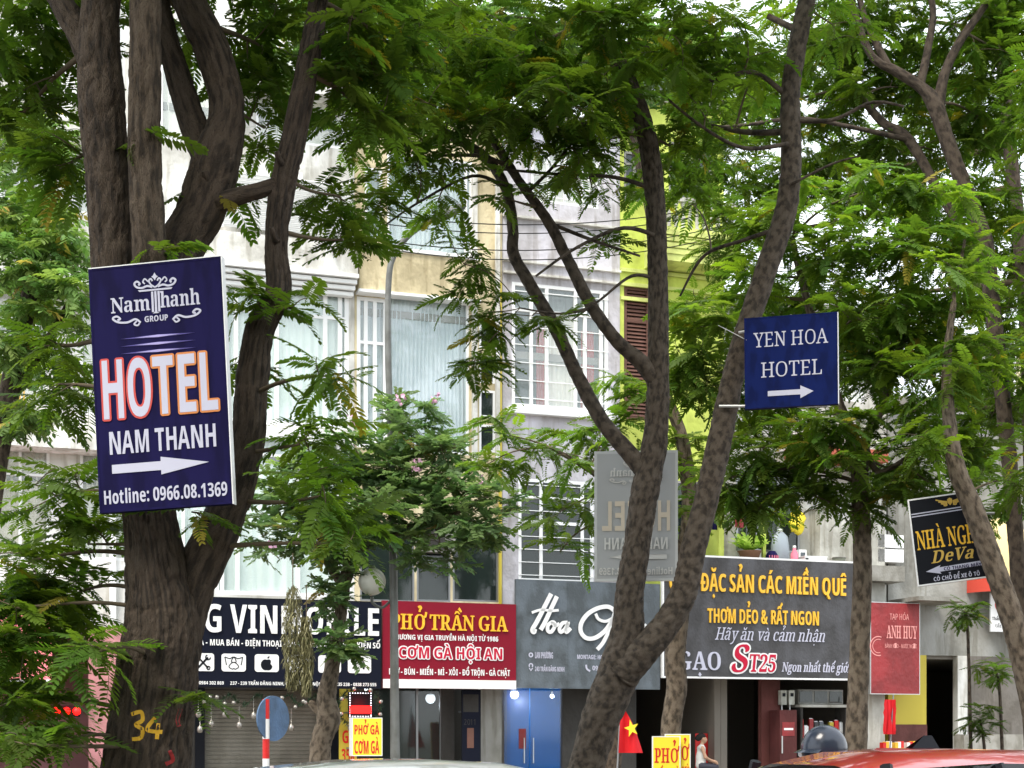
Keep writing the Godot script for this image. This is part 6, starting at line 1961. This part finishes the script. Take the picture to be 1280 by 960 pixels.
	t = thing("potted_fern", "leafy bright green plant in a round pot on the balcony above the rice sign", "plant", sw(pw.x, by, 0.6), TH)
	put("pot", lathe([Vector2(0, 0), Vector2(0.22, 0), Vector2(0.33, 0.28), Vector2(0.36, 0.3), Vector2(0.3, 0.3), Vector2(0.28, 0.24), Vector2(0, 0.24)], 18), weathered(c8(150, 112, 88)), t)
	var lf := leaf_cluster(44, 0.3, 0.09, 0.1)
	for i in 26:
		var a := i * 2.4
		var dir := Vector3(cos(a), 1.1 + 0.5 * sin(i * 1.7), sin(a)).normalized()
		var xx := Vector3(0, 1, 0.01).cross(dir).normalized()
		var o := put("leaf_spray", lf, M.fern, t)
		o.transform = Transform3D(Basis(xx, dir.cross(xx), dir).scaled_local(Vector3(0.6, 0.6, 0.6)), Vector3(0, 0.25, 0))
	pw = sl(1001, 652, 0.5)
	t = thing("plastic_bag", "crumpled yellow plastic bag hanging over the balcony", "bag", sw(pw.x, pw.y, 0.3), TH)
	st = st_new()
	st.set_smooth_group(0)
	for j in 12:
		for i in 16:
			var cs := []
			for e in [[i, j], [i + 1, j], [i + 1, j + 1], [i, j + 1]]:
				var th: float = TAU * e[0] / 16.0
				var ph: float = PI * e[1] / 12.0
				var dv := Vector3(sin(ph) * cos(th) * 0.24, cos(ph) * 0.34, sin(ph) * sin(th) * 0.16)
				cs.append(dv * (1.0 + 0.55 * nz.get_noise_3d(dv.x * 130, dv.y * 130, dv.z * 130)))
			quad(st, cs[0], cs[1], cs[2], cs[3])
	st.index()
	put("bag", finish(st), M.yellow, t)
	put("knot", lathe([Vector2(0.0, 0.28), Vector2(0.04, 0.3), Vector2(0.02, 0.36), Vector2(0.07, 0.46), Vector2(0, 0.44)], 8), M.yellow, t)
	put("hook_wire", tube_mesh([Vector4(0, 0.36, 0, 0.008), Vector4(0, 0.8, -0.05, 0.008), Vector4(0, 1.0, -0.3, 0.008)], 5), M.steel, t)
	pw = sl(993, 680, 0.8)
	t = thing("detergent_bottle", "pink detergent bottle standing on the balcony edge", "bottle", sw(pw.x, by, 0.8), TH)
	put("bottle", lathe([Vector2(0, 0), Vector2(0.1, 0), Vector2(0.11, 0.05), Vector2(0.11, 0.25), Vector2(0.05, 0.36), Vector2(0.05, 0.42), Vector2(0, 0.42)], 14), M.pink_cloth, t)
	put("cap", lathe([Vector2(0, 0.49), Vector2(0.045, 0.49), Vector2(0.055, 0.421), Vector2(0, 0.421)], 12), M.sign_white, t)
	pw = sl(1018, 690, 0.8)
	t = thing("white_box", "low white appliance box on the balcony above the rice sign", "box", sw(pw.x, by, 0.7), TH)
	box("case", M.white_clean, t, Vector3(0, 0.09, 0), Vector3(0.72, 0.18, 0.4))
	box("lid", M.sign_white, t, Vector3(0, 0.192, 0), Vector3(0.76, 0.02, 0.44))
	box("dark_vent", M.black, t, Vector3(-0.3, 0.09, 0.203), Vector3(0.1, 0.1, 0.006))
	pw = sl(1008, 676, 0.6)
	t = thing("carton", "white printed carton behind the pink bottle", "carton", sw(pw.x, by + 0.001, 0.25), TH)
	box("case", M.sign_white, t, Vector3(0, 0.22, 0), Vector3(0.24, 0.44, 0.3))
	box("print", M.slate, t, Vector3(0, 0.26, 0.152), Vector3(0.16, 0.2, 0.004))
	pw = sl(976, 660, 0.4)
	t = thing("clear_bag", "grey clear bag of folded cloth on the balcony", "bag", sw(pw.x, by, 0.35), TH)
	var cb := put("bag", lathe([Vector2(0, 0), Vector2(0.24, 0.0), Vector2(0.3, 0.15), Vector2(0.29, 0.5), Vector2(0.24, 0.8), Vector2(0.08, 0.95), Vector2(0.1, 1.02), Vector2(0, 1.0)], 14), M.slate_pale, t)
	cb.scale = Vector3(1, 1, 0.6)
	put("tie", ball(0.09, 8), M.steel, t, Vector3(0, 0.95, 0))
	pw = sl(966, 690, 0.85)
	t = thing("striped_cap", "navy basket with pink stripes on the balcony edge", "basket", sw(pw.x, by, 0.8), TH)
	put("body", lathe([Vector2(0, 0), Vector2(0.2, 0), Vector2(0.18, 0.18), Vector2(0.1, 0.3), Vector2(0, 0.32)], 16), M.navy, t)
	for k in 6:
		var o := box("stripe", M.pink_cloth, t, Vector3(-0.14 + k * 0.056, 0.09, 0.19 - 0.012 * absf(k - 2.5) * absf(k - 2.5)), Vector3(0.015, 0.16, 0.02))
	pw = sl(1049, 690, 0.7)
	t = thing("grey_bowl", "grey bowl at the end of the balcony edge", "bowl", sw(pw.x, by, 0.7), TH)
	put("bowl", lathe([Vector2(0, 0), Vector2(0.12, 0), Vector2(0.2, 0.2), Vector2(0.185, 0.2), Vector2(0.1, 0.03), Vector2(0, 0.03)], 18), weathered(c8(120, 124, 112)), t)
	put("rim", lathe([Vector2(0.18, 0.2), Vector2(0.21, 0.2), Vector2(0.21, 0.22), Vector2(0.18, 0.22), Vector2(0.18, 0.2)], 18), M.concrete, t)
	for k in 2:
		var w := sl([908, 962][k], 690, 0.9)
		t = thing("balcony_post", ["lime post at the balcony end next to the leaning limb", "thin lime post behind the striped basket"][k], "post", sw(w.x, by, 0.55), TH, "lime balcony posts")
		box("shaft", M.lime, t, Vector3(0, 0.9, 0), Vector3(0.16 if k == 0 else 0.1, 1.8, 0.1))
		box("foot", M.lime_light, t, Vector3(0, 0.04, 0), Vector3(0.24, 0.08, 0.2))
	for k in 2:
		var w := sl([885, 924][k], 640, 0.5)
		t = thing("hanging_laundry", ["white and navy shirt drying above the rice sign", "red patterned cloth drying above the rice sign"][k], "laundry", sw(w.x, w.y, 0.5), TH)
		put("cloth", cloth([0.8, 0.3][k], [1.0, 0.9][k], 3, 0.07, k + 20), [M.navy_dark, M.shop_red][k], t)
		put("hanger", tube_mesh([Vector4(-0.3, 0.5, 0, 0.01), Vector4(0, 0.62, 0, 0.01), Vector4(0.3, 0.5, 0, 0.01)], 5), M.steel, t)
		put("line", tube_mesh([Vector4(0, 0.62, 0, 0.006), Vector4(0, 1.3, -0.48, 0.006)], 5), M.steel, t)
	# grocery goods
	for k in 4:
		t = thing("goods_crate", "crate of snacks before the grocery, %s from the flag" % ["first", "second", "third", "fourth"][k], "crate", sw(sl(1106 + k * 15, 930, 0.9).x, 0, 0.9), TH, "crates before the grocery")
		box("crate", [M.shop_red, M.yellow_dull, M.sack, M.slate][k], t, Vector3(0, 0.6, 0), Vector3(0.32, 1.2, 0.4))
		for j in 3: box("packet", [M.red, M.gold, M.sign_white][(j + k) % 3], t, Vector3(-0.1 + j * 0.1, 1.28, 0.05), Vector3(0.09, 0.16 + 0.04 * j, 0.2))

	# low shrubs by the right wall
	for k in 3:
		var sp := [[1245, 840, 40], [1225, 900, 40], [1205, 765, 39]][k] as Array
		var g := tree_new("wall_shrub", ["feathery shrub against the grey wall at the right", "dark low plant by the white door post", "leafy spray hanging over the grey canopy beside the grocery"][k], sp[0], sp[2], "shrubs by the grey wall")
		g.root.set_meta("category", "shrub")
		limb(g, "stem", [[sp[0] + 10, grd(40), 40, 5], [sp[0] + 5, sp[1] + 30, 40, 4], [sp[0], sp[1], 40, 3]], M.bark_c, 6, 0.0, 4)
		foliage(g, [[sp[0], sp[1], 26, 22, 39.8, 0.5, 0.8, [1.0, 0.6, 0.8][k]]], "frond", 0.42, M.leaf, 77 + k, 0.8, 6)

# ---------- cars ----------
func ring(x: float, hw: float, y0: float, y1: float, rt: float, rb: float) -> Array:
	var o := []
	for k in [[hw - rb, y0 + rb, -PI / 2, rb], [hw - rt, y1 - rt, 0.0, rt]]:
		for i in 5:
			var a: float = k[2] + i * PI / 8
			o.append(Vector3(x, k[1] + sin(a) * k[3], k[0] + cos(a) * k[3]))
	var n := o.size()
	for i in n:
		var v: Vector3 = o[n - 1 - i]
		o.append(Vector3(v.x, v.y, -v.z))
	return o

func loft(rings: Array, from: int, to: int, closed := false, caps := false) -> ArrayMesh:
	var st := st_new()
	st.set_smooth_group(0)
	for i in rings.size() - 1:
		for k in range(from, to):
			var j: int = (k + 1) % rings[i].size()
			quad(st, rings[i][k], rings[i + 1][k], rings[i + 1][j], rings[i][j])
		if closed:
			var n: int = rings[i].size() - 1
			quad(st, rings[i][n], rings[i + 1][n], rings[i + 1][0], rings[i][0])
	if caps:
		for e in [0, rings.size() - 1]:
			var c := Vector3.ZERO
			for v in rings[e]: c += v / float(rings[e].size())
			for k in rings[e].size():
				st.add_vertex(c); st.add_vertex(rings[e][k]); st.add_vertex(rings[e][(k + 1) % rings[e].size()])
	st.index()
	return finish(st)

func car(label: String, where: Vector3, yaw: float, paint: Material, h: float, fin: bool) -> Node3D:
	var t := thing("passing_car", label, "car", where, yaw)
	# x runs from the tail to the nose
	var body := []
	for s in [[-2.2, 0.62, 0.5, 0.8], [-2.12, 0.78, 0.36, 0.92], [-1.8, 0.86, 0.28, 0.97], [-1.0, 0.89, 0.24, 0.97], [0.0, 0.9, 0.24, 0.95], [0.9, 0.89, 0.24, 0.92], [1.6, 0.86, 0.26, 0.84], [2.05, 0.76, 0.32, 0.72], [2.2, 0.6, 0.42, 0.62]]:
		body.append(ring(s[0], s[1], s[2], s[3], 0.09, 0.07))
	put("body", loft(body, 0, 19, true, true), paint, t)
	# cabin sections: [x, belt half-width, belt y, shoulder half-width, roof y]
	var cab := []
	for s in [[-1.95, 0.8, 0.93, 0.7, 0.95], [-1.45, 0.82, 0.94, 0.66, h - 0.17], [-1.05, 0.83, 0.95, 0.62, h - 0.05], [-0.6, 0.83, 0.94, 0.62, h - 0.008], [-0.2, 0.83, 0.93, 0.62, h], [0.2, 0.83, 0.92, 0.61, h - 0.02], [0.5, 0.82, 0.91, 0.61, h - 0.08], [0.95, 0.81, 0.9, 0.66, h - 0.3], [1.4, 0.78, 0.86, 0.72, 0.89]]:
		var o := []
		for m in [1.0, -1.0]:
			var half := [Vector3(s[0], s[2], s[1] * m), Vector3(s[0], lerpf(s[2], s[4], 0.5), lerpf(s[1], s[3], 0.42) * m), Vector3(s[0], s[4] - 0.055, s[3] * m), Vector3(s[0], s[4] - 0.018, (s[3] - 0.09) * m), Vector3(s[0], s[4] + 0.012, (s[3] - 0.3) * m)]
			if m < 0: half.reverse()
			o.append_array(half)
		cab.append(o)
	put("rear_window", loft(cab.slice(0, 3), 2, 7), M.car_glass, t)
	put("roof", loft(cab.slice(2, 7), 2, 7), paint, t)
	put("windscreen", loft(cab.slice(6, 9), 2, 7), M.car_glass, t)
	for m in [0, 7]:
		put("side_window", loft(cab.slice(1, 8), m, m + 2), M.car_glass, t)
		put("pillar", loft(cab.slice(0, 2), m, m + 2), paint, t)
		put("pillar", loft(cab.slice(7, 9), m, m + 2), paint, t)
	for m in [-1.0, 1.0]:
		var st := st_new()
		for x in [-1.05, -0.25, 0.52]:
			bar(st, Vector3(x - 0.06, 0.93, 0.835 * m), Vector3(x + (0.05 if x < 0 else -0.1), h - 0.06, 0.63 * m), 0.03)
		put("window_pillar", finish(st), M.black, t)
		put("mirror", ball(0.1, 10), paint, t, Vector3(0.75, 1.0, 0.97 * m))
		box("headlight", M.sign_white, t, Vector3(2.06, 0.66, 0.56 * m), Vector3(0.18, 0.1, 0.26))
		box("tail_light", M.red, t, Vector3(-2.12, 0.8, 0.58 * m), Vector3(0.12, 0.12, 0.26))
		for x in [-1.35, 1.35]:
			var wh := node("wheel", t)
			wh.position = Vector3(x, 0.32, 0.8 * m)
			wh.rotation.x = PI / 2
			put("tyre", lathe([Vector2(0.2, -0.1), Vector2(0.3, -0.11), Vector2(0.32, -0.06), Vector2(0.32, 0.06), Vector2(0.3, 0.11), Vector2(0.2, 0.1)], 24), M.rubber, wh)
			put("rim", lathe([Vector2(0, -0.06), Vector2(0.2, -0.1), Vector2(0.2, 0.1), Vector2(0, 0.06)], 20), M.metal, wh)
			for dy in [-0.2, 0.2]:
				pass
	box("number_plate", M.sign_white, t, Vector3(-2.21, 0.62, 0), Vector3(0.02, 0.16, 0.4))
	if fin:
		var sf := st_new()
		for m in [-1.0, 1.0]:
			for v in ([[0.0, 0, 0.04], [-0.2, 0, 0.045], [-0.17, 0.085, 0.0], [0.0, 0, 0.04], [-0.17, 0.085, 0.0], [-0.12, 0.085, 0.0], [-0.2, 0, 0.045], [-0.2, 0, 0.0], [-0.17, 0.085, 0.0]]):
				sf.add_vertex(Vector3(v[0], v[1], v[2] * m))
		put("aerial_fin", finish(sf), M.black, t, Vector3(-0.3, h - 0.006, 0.3))
	return t

# ---------- people ----------
# bones [ax, ay, az, ra, bx, by, bz, rb, colour]: one smooth skin over all of them
func body_mesh(bones: Array, cell: float) -> ArrayMesh:
	var lo := Vector3(1e9, 1e9, 1e9)
	var hi := -lo
	for b in bones:
		for e in [[Vector3(b[0], b[1], b[2]), b[3]], [Vector3(b[4], b[5], b[6]), b[7]]]:
			lo = lo.min(e[0] - Vector3.ONE * (e[1] + cell * 2))
			hi = hi.max(e[0] + Vector3.ONE * (e[1] + cell * 2))
	var nx := int((hi.x - lo.x) / cell) + 2
	var ny := int((hi.y - lo.y) / cell) + 2
	var nz2 := int((hi.z - lo.z) / cell) + 2
	var f := PackedFloat32Array()
	var who := PackedInt32Array()
	f.resize(nx * ny * nz2)
	who.resize(nx * ny * nz2)
	for z in nz2:
		for y in ny:
			for x in nx:
				var p := lo + Vector3(x, y, z) * cell
				var s := 0.0
				var best := 1e9
				var bi := 0
				for i in bones.size():
					var b: Array = bones[i]
					var a := Vector3(b[0], b[1], b[2])
					var ab := Vector3(b[4], b[5], b[6]) - a
					var h := clampf((p - a).dot(ab) / maxf(ab.length_squared(), 1e-6), 0, 1)
					var d := p.distance_to(a + ab * h) - lerpf(b[3], b[7], h)
					if d < best:
						best = d
						bi = i
					s += exp(-d * 60.0)
				f[(z * ny + y) * nx + x] = -log(maxf(s, 1e-30)) / 60.0
				who[(z * ny + y) * nx + x] = bi
	var st := st_new()
	st.set_smooth_group(0)
	var vert := {}
	var vcol := {}
	for z in nz2 - 1:
		for y in ny - 1:
			for x in nx - 1:
				var c := Vector3.ZERO
				var n := 0
				for e in [[0, 0, 0, 1, 0, 0], [0, 1, 0, 1, 1, 0], [0, 0, 1, 1, 0, 1], [0, 1, 1, 1, 1, 1], [0, 0, 0, 0, 1, 0], [1, 0, 0, 1, 1, 0], [0, 0, 1, 0, 1, 1], [1, 0, 1, 1, 1, 1], [0, 0, 0, 0, 0, 1], [1, 0, 0, 1, 0, 1], [0, 1, 0, 0, 1, 1], [1, 1, 0, 1, 1, 1]]:
					var d0 := f[((z + e[2]) * ny + y + e[1]) * nx + x + e[0]]
					var d1 := f[((z + e[5]) * ny + y + e[4]) * nx + x + e[3]]
					if (d0 < 0) != (d1 < 0):
						c += Vector3(e[0], e[1], e[2]).lerp(Vector3(e[3], e[4], e[5]), d0 / (d0 - d1))
						n += 1
				if n:
					var id := (z * ny + y) * nx + x
					vert[id] = lo + (Vector3(x, y, z) + c / n) * cell
					vcol[id] = bones[who[id]][8]
	var sy := nx
	var sz := nx * ny
	for id in vert:
		for ax in [[1, sy, sz], [sy, sz, 1], [sz, 1, sy]]:
			if id + ax[0] >= f.size(): continue
			if (f[id] < 0) == (f[id + ax[0]] < 0): continue
			var q := [id, id - ax[1], id - ax[1] - ax[2], id - ax[2]]
			if not (vert.has(q[1]) and vert.has(q[2]) and vert.has(q[3])): continue
			if f[id] >= 0: q.reverse()
			for k in [0, 1, 2, 0, 2, 3]:
				st.set_color(vcol[q[k]])
				st.add_vertex(vert[q[k]])
	st.index()
	return finish(st)

func hand(bones: Array, w: Vector3, dir: Vector3, side: Vector3, skin: Color) -> void:
	var palm := w + dir * 0.08
	bones.append([w.x, w.y, w.z, 0.026, palm.x, palm.y, palm.z, 0.034, skin])
	for k in 4:
		var a := palm + side * (k - 1.5) * 0.02
		var b: Vector3 = a + dir * [0.045, 0.055, 0.052, 0.04][k] + Vector3(0, -0.012, 0)
		var c: Vector3 = b + dir * 0.022 + Vector3(0, -0.03, 0)
		bones.append([a.x, a.y, a.z, 0.011, b.x, b.y, b.z, 0.009, skin])
		bones.append([b.x, b.y, b.z, 0.009, c.x, c.y, c.z, 0.008, skin])
	var th0 := w + dir * 0.03 - side * 0.03
	var th1 := th0 + dir * 0.04 - side * 0.03
	bones.append([th0.x, th0.y, th0.z, 0.012, th1.x, th1.y, th1.z, 0.01, skin])

func head_bones(bones: Array, c: Vector3, look: Vector3, skin: Color) -> void:
	var s := look.cross(Vector3.UP).normalized()
	var at2 := func(fx: float, fy: float, fs: float) -> Vector3: return c + look * fx + Vector3.UP * fy + s * fs
	for k in [[-0.02, 0.03, 0, 0.092, 0.02, -0.02, 0, 0.085], [0.05, -0.06, 0, 0.05, 0.06, -0.09, 0, 0.036], [0.095, 0.0, 0, 0.014, 0.112, -0.03, 0, 0.016], [0.0, 0.0, 0.085, 0.018, 0.0, -0.03, 0.085, 0.014], [0.0, 0.0, -0.085, 0.018, 0.0, -0.03, -0.085, 0.014]]:
		var a: Vector3 = at2.call(k[0], k[1], k[2])
		var b: Vector3 = at2.call(k[4], k[5], k[6])
		bones.append([a.x, a.y, a.z, k[3], b.x, b.y, b.z, k[7], skin])
	var ey := Color(0.02, 0.015, 0.01)
	for m in [-1.0, 1.0]:
		var e: Vector3 = at2.call(0.085, 0.005, 0.034 * m)
		bones.append([e.x, e.y, e.z, 0.011, e.x, e.y, e.z, 0.011, ey])
	var m0: Vector3 = at2.call(0.094, -0.058, 0.02)
	var m1: Vector3 = at2.call(0.094, -0.058, -0.02)
	bones.append([m0.x, m0.y, m0.z, 0.008, m1.x, m1.y, m1.z, 0.008, Color(0.35, 0.12, 0.1)])

func build_people() -> void:
	var skin := Color(0.5, 0.3, 0.2)
	# shopkeeper on the red chair, in a white sleeveless top, facing right
	var t := thing("person", "person in a white sleeveless top sitting by the rice sacks", "person", sw(sl(872, 900, -0.1).x, 0.1, 0.1), TH - 0.2)
	var wt := Color(0.7, 0.7, 0.68)
	var dk := Color(0.05, 0.05, 0.07)
	var bo := [[0, 0.62, 0, 0.15, 0, 0.85, 0, 0.13, wt], [0, 0.85, 0, 0.13, 0.02, 1.08, 0, 0.12, wt], [0.0, 1.1, -0.13, 0.07, 0.0, 1.1, 0.13, 0.07, wt], [0.02, 1.12, 0, 0.05, 0.04, 1.25, 0, 0.048, skin],
		[0, 1.1, 0.18, 0.055, 0.08, 0.84, 0.22, 0.045, skin], [0.08, 0.84, 0.22, 0.044, 0.3, 0.74, 0.16, 0.03, skin], [0, 1.1, -0.18, 0.055, 0.08, 0.84, -0.22, 0.045, skin], [0.08, 0.84, -0.22, 0.044, 0.3, 0.74, -0.16, 0.03, skin],
		[0, 0.6, 0.09, 0.1, 0.42, 0.56, 0.11, 0.075, dk], [0.42, 0.56, 0.11, 0.072, 0.44, 0.1, 0.11, 0.045, dk], [0, 0.6, -0.09, 0.1, 0.42, 0.56, -0.11, 0.075, dk], [0.42, 0.56, -0.11, 0.072, 0.44, 0.1, -0.11, 0.045, dk],
		[0.43, 0.05, 0.11, 0.045, 0.58, 0.03, 0.12, 0.032, dk], [0.43, 0.05, -0.11, 0.045, 0.58, 0.03, -0.12, 0.032, dk]]
	head_bones(bo, Vector3(0.06, 1.38, 0), Vector3(0.97, -0.2, 0.15).normalized(), skin)
	hand(bo, Vector3(0.3, 0.74, 0.16), Vector3(0.95, -0.3, 0), Vector3(0, 0, 1), skin)
	hand(bo, Vector3(0.3, 0.74, -0.16), Vector3(0.95, -0.3, 0), Vector3(0, 0, 1), skin)
	var body := put("body", body_mesh(bo, 0.022), M.body_paint, t)
	var hr := [[0.02, 1.44, 0, 0.1, 0.05, 1.43, 0, 0.095, Color(0.012, 0.01, 0.01)], [-0.02, 1.42, 0, 0.095, -0.07, 1.36, 0, 0.06, Color(0.012, 0.01, 0.01)], [-0.1, 1.42, 0, 0.05, -0.13, 1.38, 0, 0.045, Color(0.012, 0.01, 0.01)]]
	put("hair", body_mesh(hr, 0.02), M.body_paint, body)

	# rider passing to the left behind the red car
	var base := at(1034, 920, 9.7)
	base.y = -0.126
	t = thing("scooter", "dark scooter mostly hidden behind the red car", "scooter", base, PI + TH)
	# x forward
	for x in [-0.6, 0.62]:
		var wh := node("wheel", t)
		wh.position = Vector3(x, 0.27, 0)
		wh.rotation.x = PI / 2
		put("tyre", lathe([Vector2(0.17, -0.05), Vector2(0.25, -0.05), Vector2(0.27, 0), Vector2(0.25, 0.05), Vector2(0.17, 0.05)], 20), M.rubber, wh)
		put("rim", lathe([Vector2(0, -0.03), Vector2(0.17, -0.05), Vector2(0.17, 0.05), Vector2(0, 0.03)], 16), M.metal, wh)
	put("body", body_mesh([[-0.75, 0.62, 0, 0.12, -0.1, 0.55, 0, 0.16, Color(0.03, 0.03, 0.035)], [-0.1, 0.36, 0, 0.12, 0.3, 0.34, 0, 0.12, Color(0.03, 0.03, 0.035)], [0.35, 0.4, 0, 0.12, 0.48, 0.9, 0, 0.11, Color(0.03, 0.03, 0.035)]], 0.03), M.body_paint, t)
	put("seat", body_mesh([[-0.7, 0.75, 0, 0.1, -0.1, 0.72, 0, 0.12, Color(0.02, 0.02, 0.02)]], 0.03), M.body_paint, t)
	var st := st_new()
	bar(st, Vector3(0.44, 0.98, -0.34), Vector3(0.44, 0.98, 0.34), 0.018, 8)
	bar(st, Vector3(0.46, 0.85, 0), Vector3(0.44, 0.99, 0), 0.03, 8)
	bar(st, Vector3(0.55, 0.75, 0), Vector3(0.62, 0.28, 0.07), 0.025, 8)
	bar(st, Vector3(0.55, 0.75, 0), Vector3(0.62, 0.28, -0.07), 0.025, 8)
	put("handlebar", finish(st), M.metal, t)
	put("headlight", ball(0.08, 12), M.sign_white, t, Vector3(0.57, 0.86, 0))
	var pk := Color(0.75, 0.25, 0.34)
	t = thing("person", "rider in pink jacket and dark helmet passing behind the red car", "person", base, PI + TH)
	bo = [[-0.25, 0.92, 0, 0.15, -0.2, 1.15, 0, 0.14, pk], [-0.2, 1.15, 0, 0.14, -0.1, 1.36, 0, 0.125, pk], [-0.1, 1.4, -0.15, 0.075, -0.1, 1.4, 0.15, 0.075, pk], [-0.1, 1.42, 0, 0.055, -0.03, 1.52, 0, 0.05, skin],
		[-0.1, 1.39, 0.2, 0.06, 0.1, 1.14, 0.27, 0.05, pk], [0.1, 1.14, 0.27, 0.05, 0.36, 1.03, 0.28, 0.034, pk], [-0.1, 1.39, -0.2, 0.06, 0.1, 1.14, -0.27, 0.05, pk], [0.1, 1.14, -0.27, 0.05, 0.36, 1.03, -0.28, 0.034, pk],
		[-0.25, 0.9, 0.1, 0.11, 0.2, 0.82, 0.16, 0.08, dk], [0.2, 0.82, 0.16, 0.078, 0.16, 0.5, 0.15, 0.05, dk], [-0.25, 0.9, -0.1, 0.11, 0.2, 0.82, -0.16, 0.08, dk], [0.2, 0.82, -0.16, 0.078, 0.16, 0.5, -0.15, 0.05, dk],
		[0.14, 0.49, 0.15, 0.045, 0.3, 0.48, 0.15, 0.034, dk], [0.14, 0.49, -0.15, 0.045, 0.3, 0.48, -0.15, 0.034, dk]]
	head_bones(bo, Vector3(0.02, 1.61, 0), Vector3(1, -0.1, 0).normalized(), skin)
	hand(bo, Vector3(0.36, 1.03, 0.28), Vector3(0.95, -0.2, 0), Vector3(0, 0, 1), skin)
	hand(bo, Vector3(0.36, 1.03, -0.28), Vector3(0.95, -0.2, 0), Vector3(0, 0, 1), skin)
	body = put("body", body_mesh(bo, 0.024), M.body_paint, t)
	t = thing("helmet", "glossy dark blue-grey helmet worn by the rider behind the red car", "helmet", base + Vector3(0, 1.6, 0) + Vector3(cos(PI + TH), 0, -sin(PI + TH)) * 0.02, PI + TH)
	var sh := st_new()
	sh.set_smooth_group(0)
	for j in 10:
		for i in 24:
			var cs := []
			for e in [[i, j], [i + 1, j], [i + 1, j + 1], [i, j + 1]]:
				var a: float = TAU * e[0] / 24.0
				var ph: float = (PI * 0.6) * e[1] / 10.0
				cs.append(Vector3(sin(ph) * cos(a) * 0.146, cos(ph) * 0.145 + 0.0, sin(ph) * sin(a) * 0.124))
			quad(sh, cs[0], cs[1], cs[2], cs[3])
	sh.index()
	put("shell", finish(sh), M.helmet, t)
	st = st_new()
	st.set_smooth_group(0)
	for i in 10:
		var a0 := lerpf(-1.0, 1.0, i / 10.0)
		var a1 := lerpf(-1.0, 1.0, (i + 1) / 10.0)
		quad(st, Vector3(cos(a0) * 0.15, -0.005, sin(a0) * 0.127), Vector3(cos(a1) * 0.15, -0.005, sin(a1) * 0.127), Vector3(cos(a1) * 0.15 + 0.05 * cos(a1), -0.025, sin(a1) * 0.135), Vector3(cos(a0) * 0.15 + 0.05 * cos(a0), -0.025, sin(a0) * 0.135))
	put("peak", finish(st), M.helmet, t)
	st = st_new()
	for m in [-1.0, 1.0]:
		bar(st, Vector3(0.01, -0.03, 0.118 * m), Vector3(0.06, -0.13, 0.03 * m), 0.008)
	put("strap", finish(st), M.sign_white, t)
	put("logo_patch", ball(0.03, 8), M.sign_white, t, Vector3(0.1, -0.03, 0.085))

func build_cars() -> void:
	var p := at(1110, 920, 8.2)
	p.y = -0.126
	car("glossy red car whose roof crosses the lower right corner", p, PI + TH, M.car_red, 1.6, true)
	p = at(560, 920, 9.2)
	p.y = -0.126
	car("silver car whose roof just shows before the noodle shop", p, TH, M.car_silver, 1.535, false)
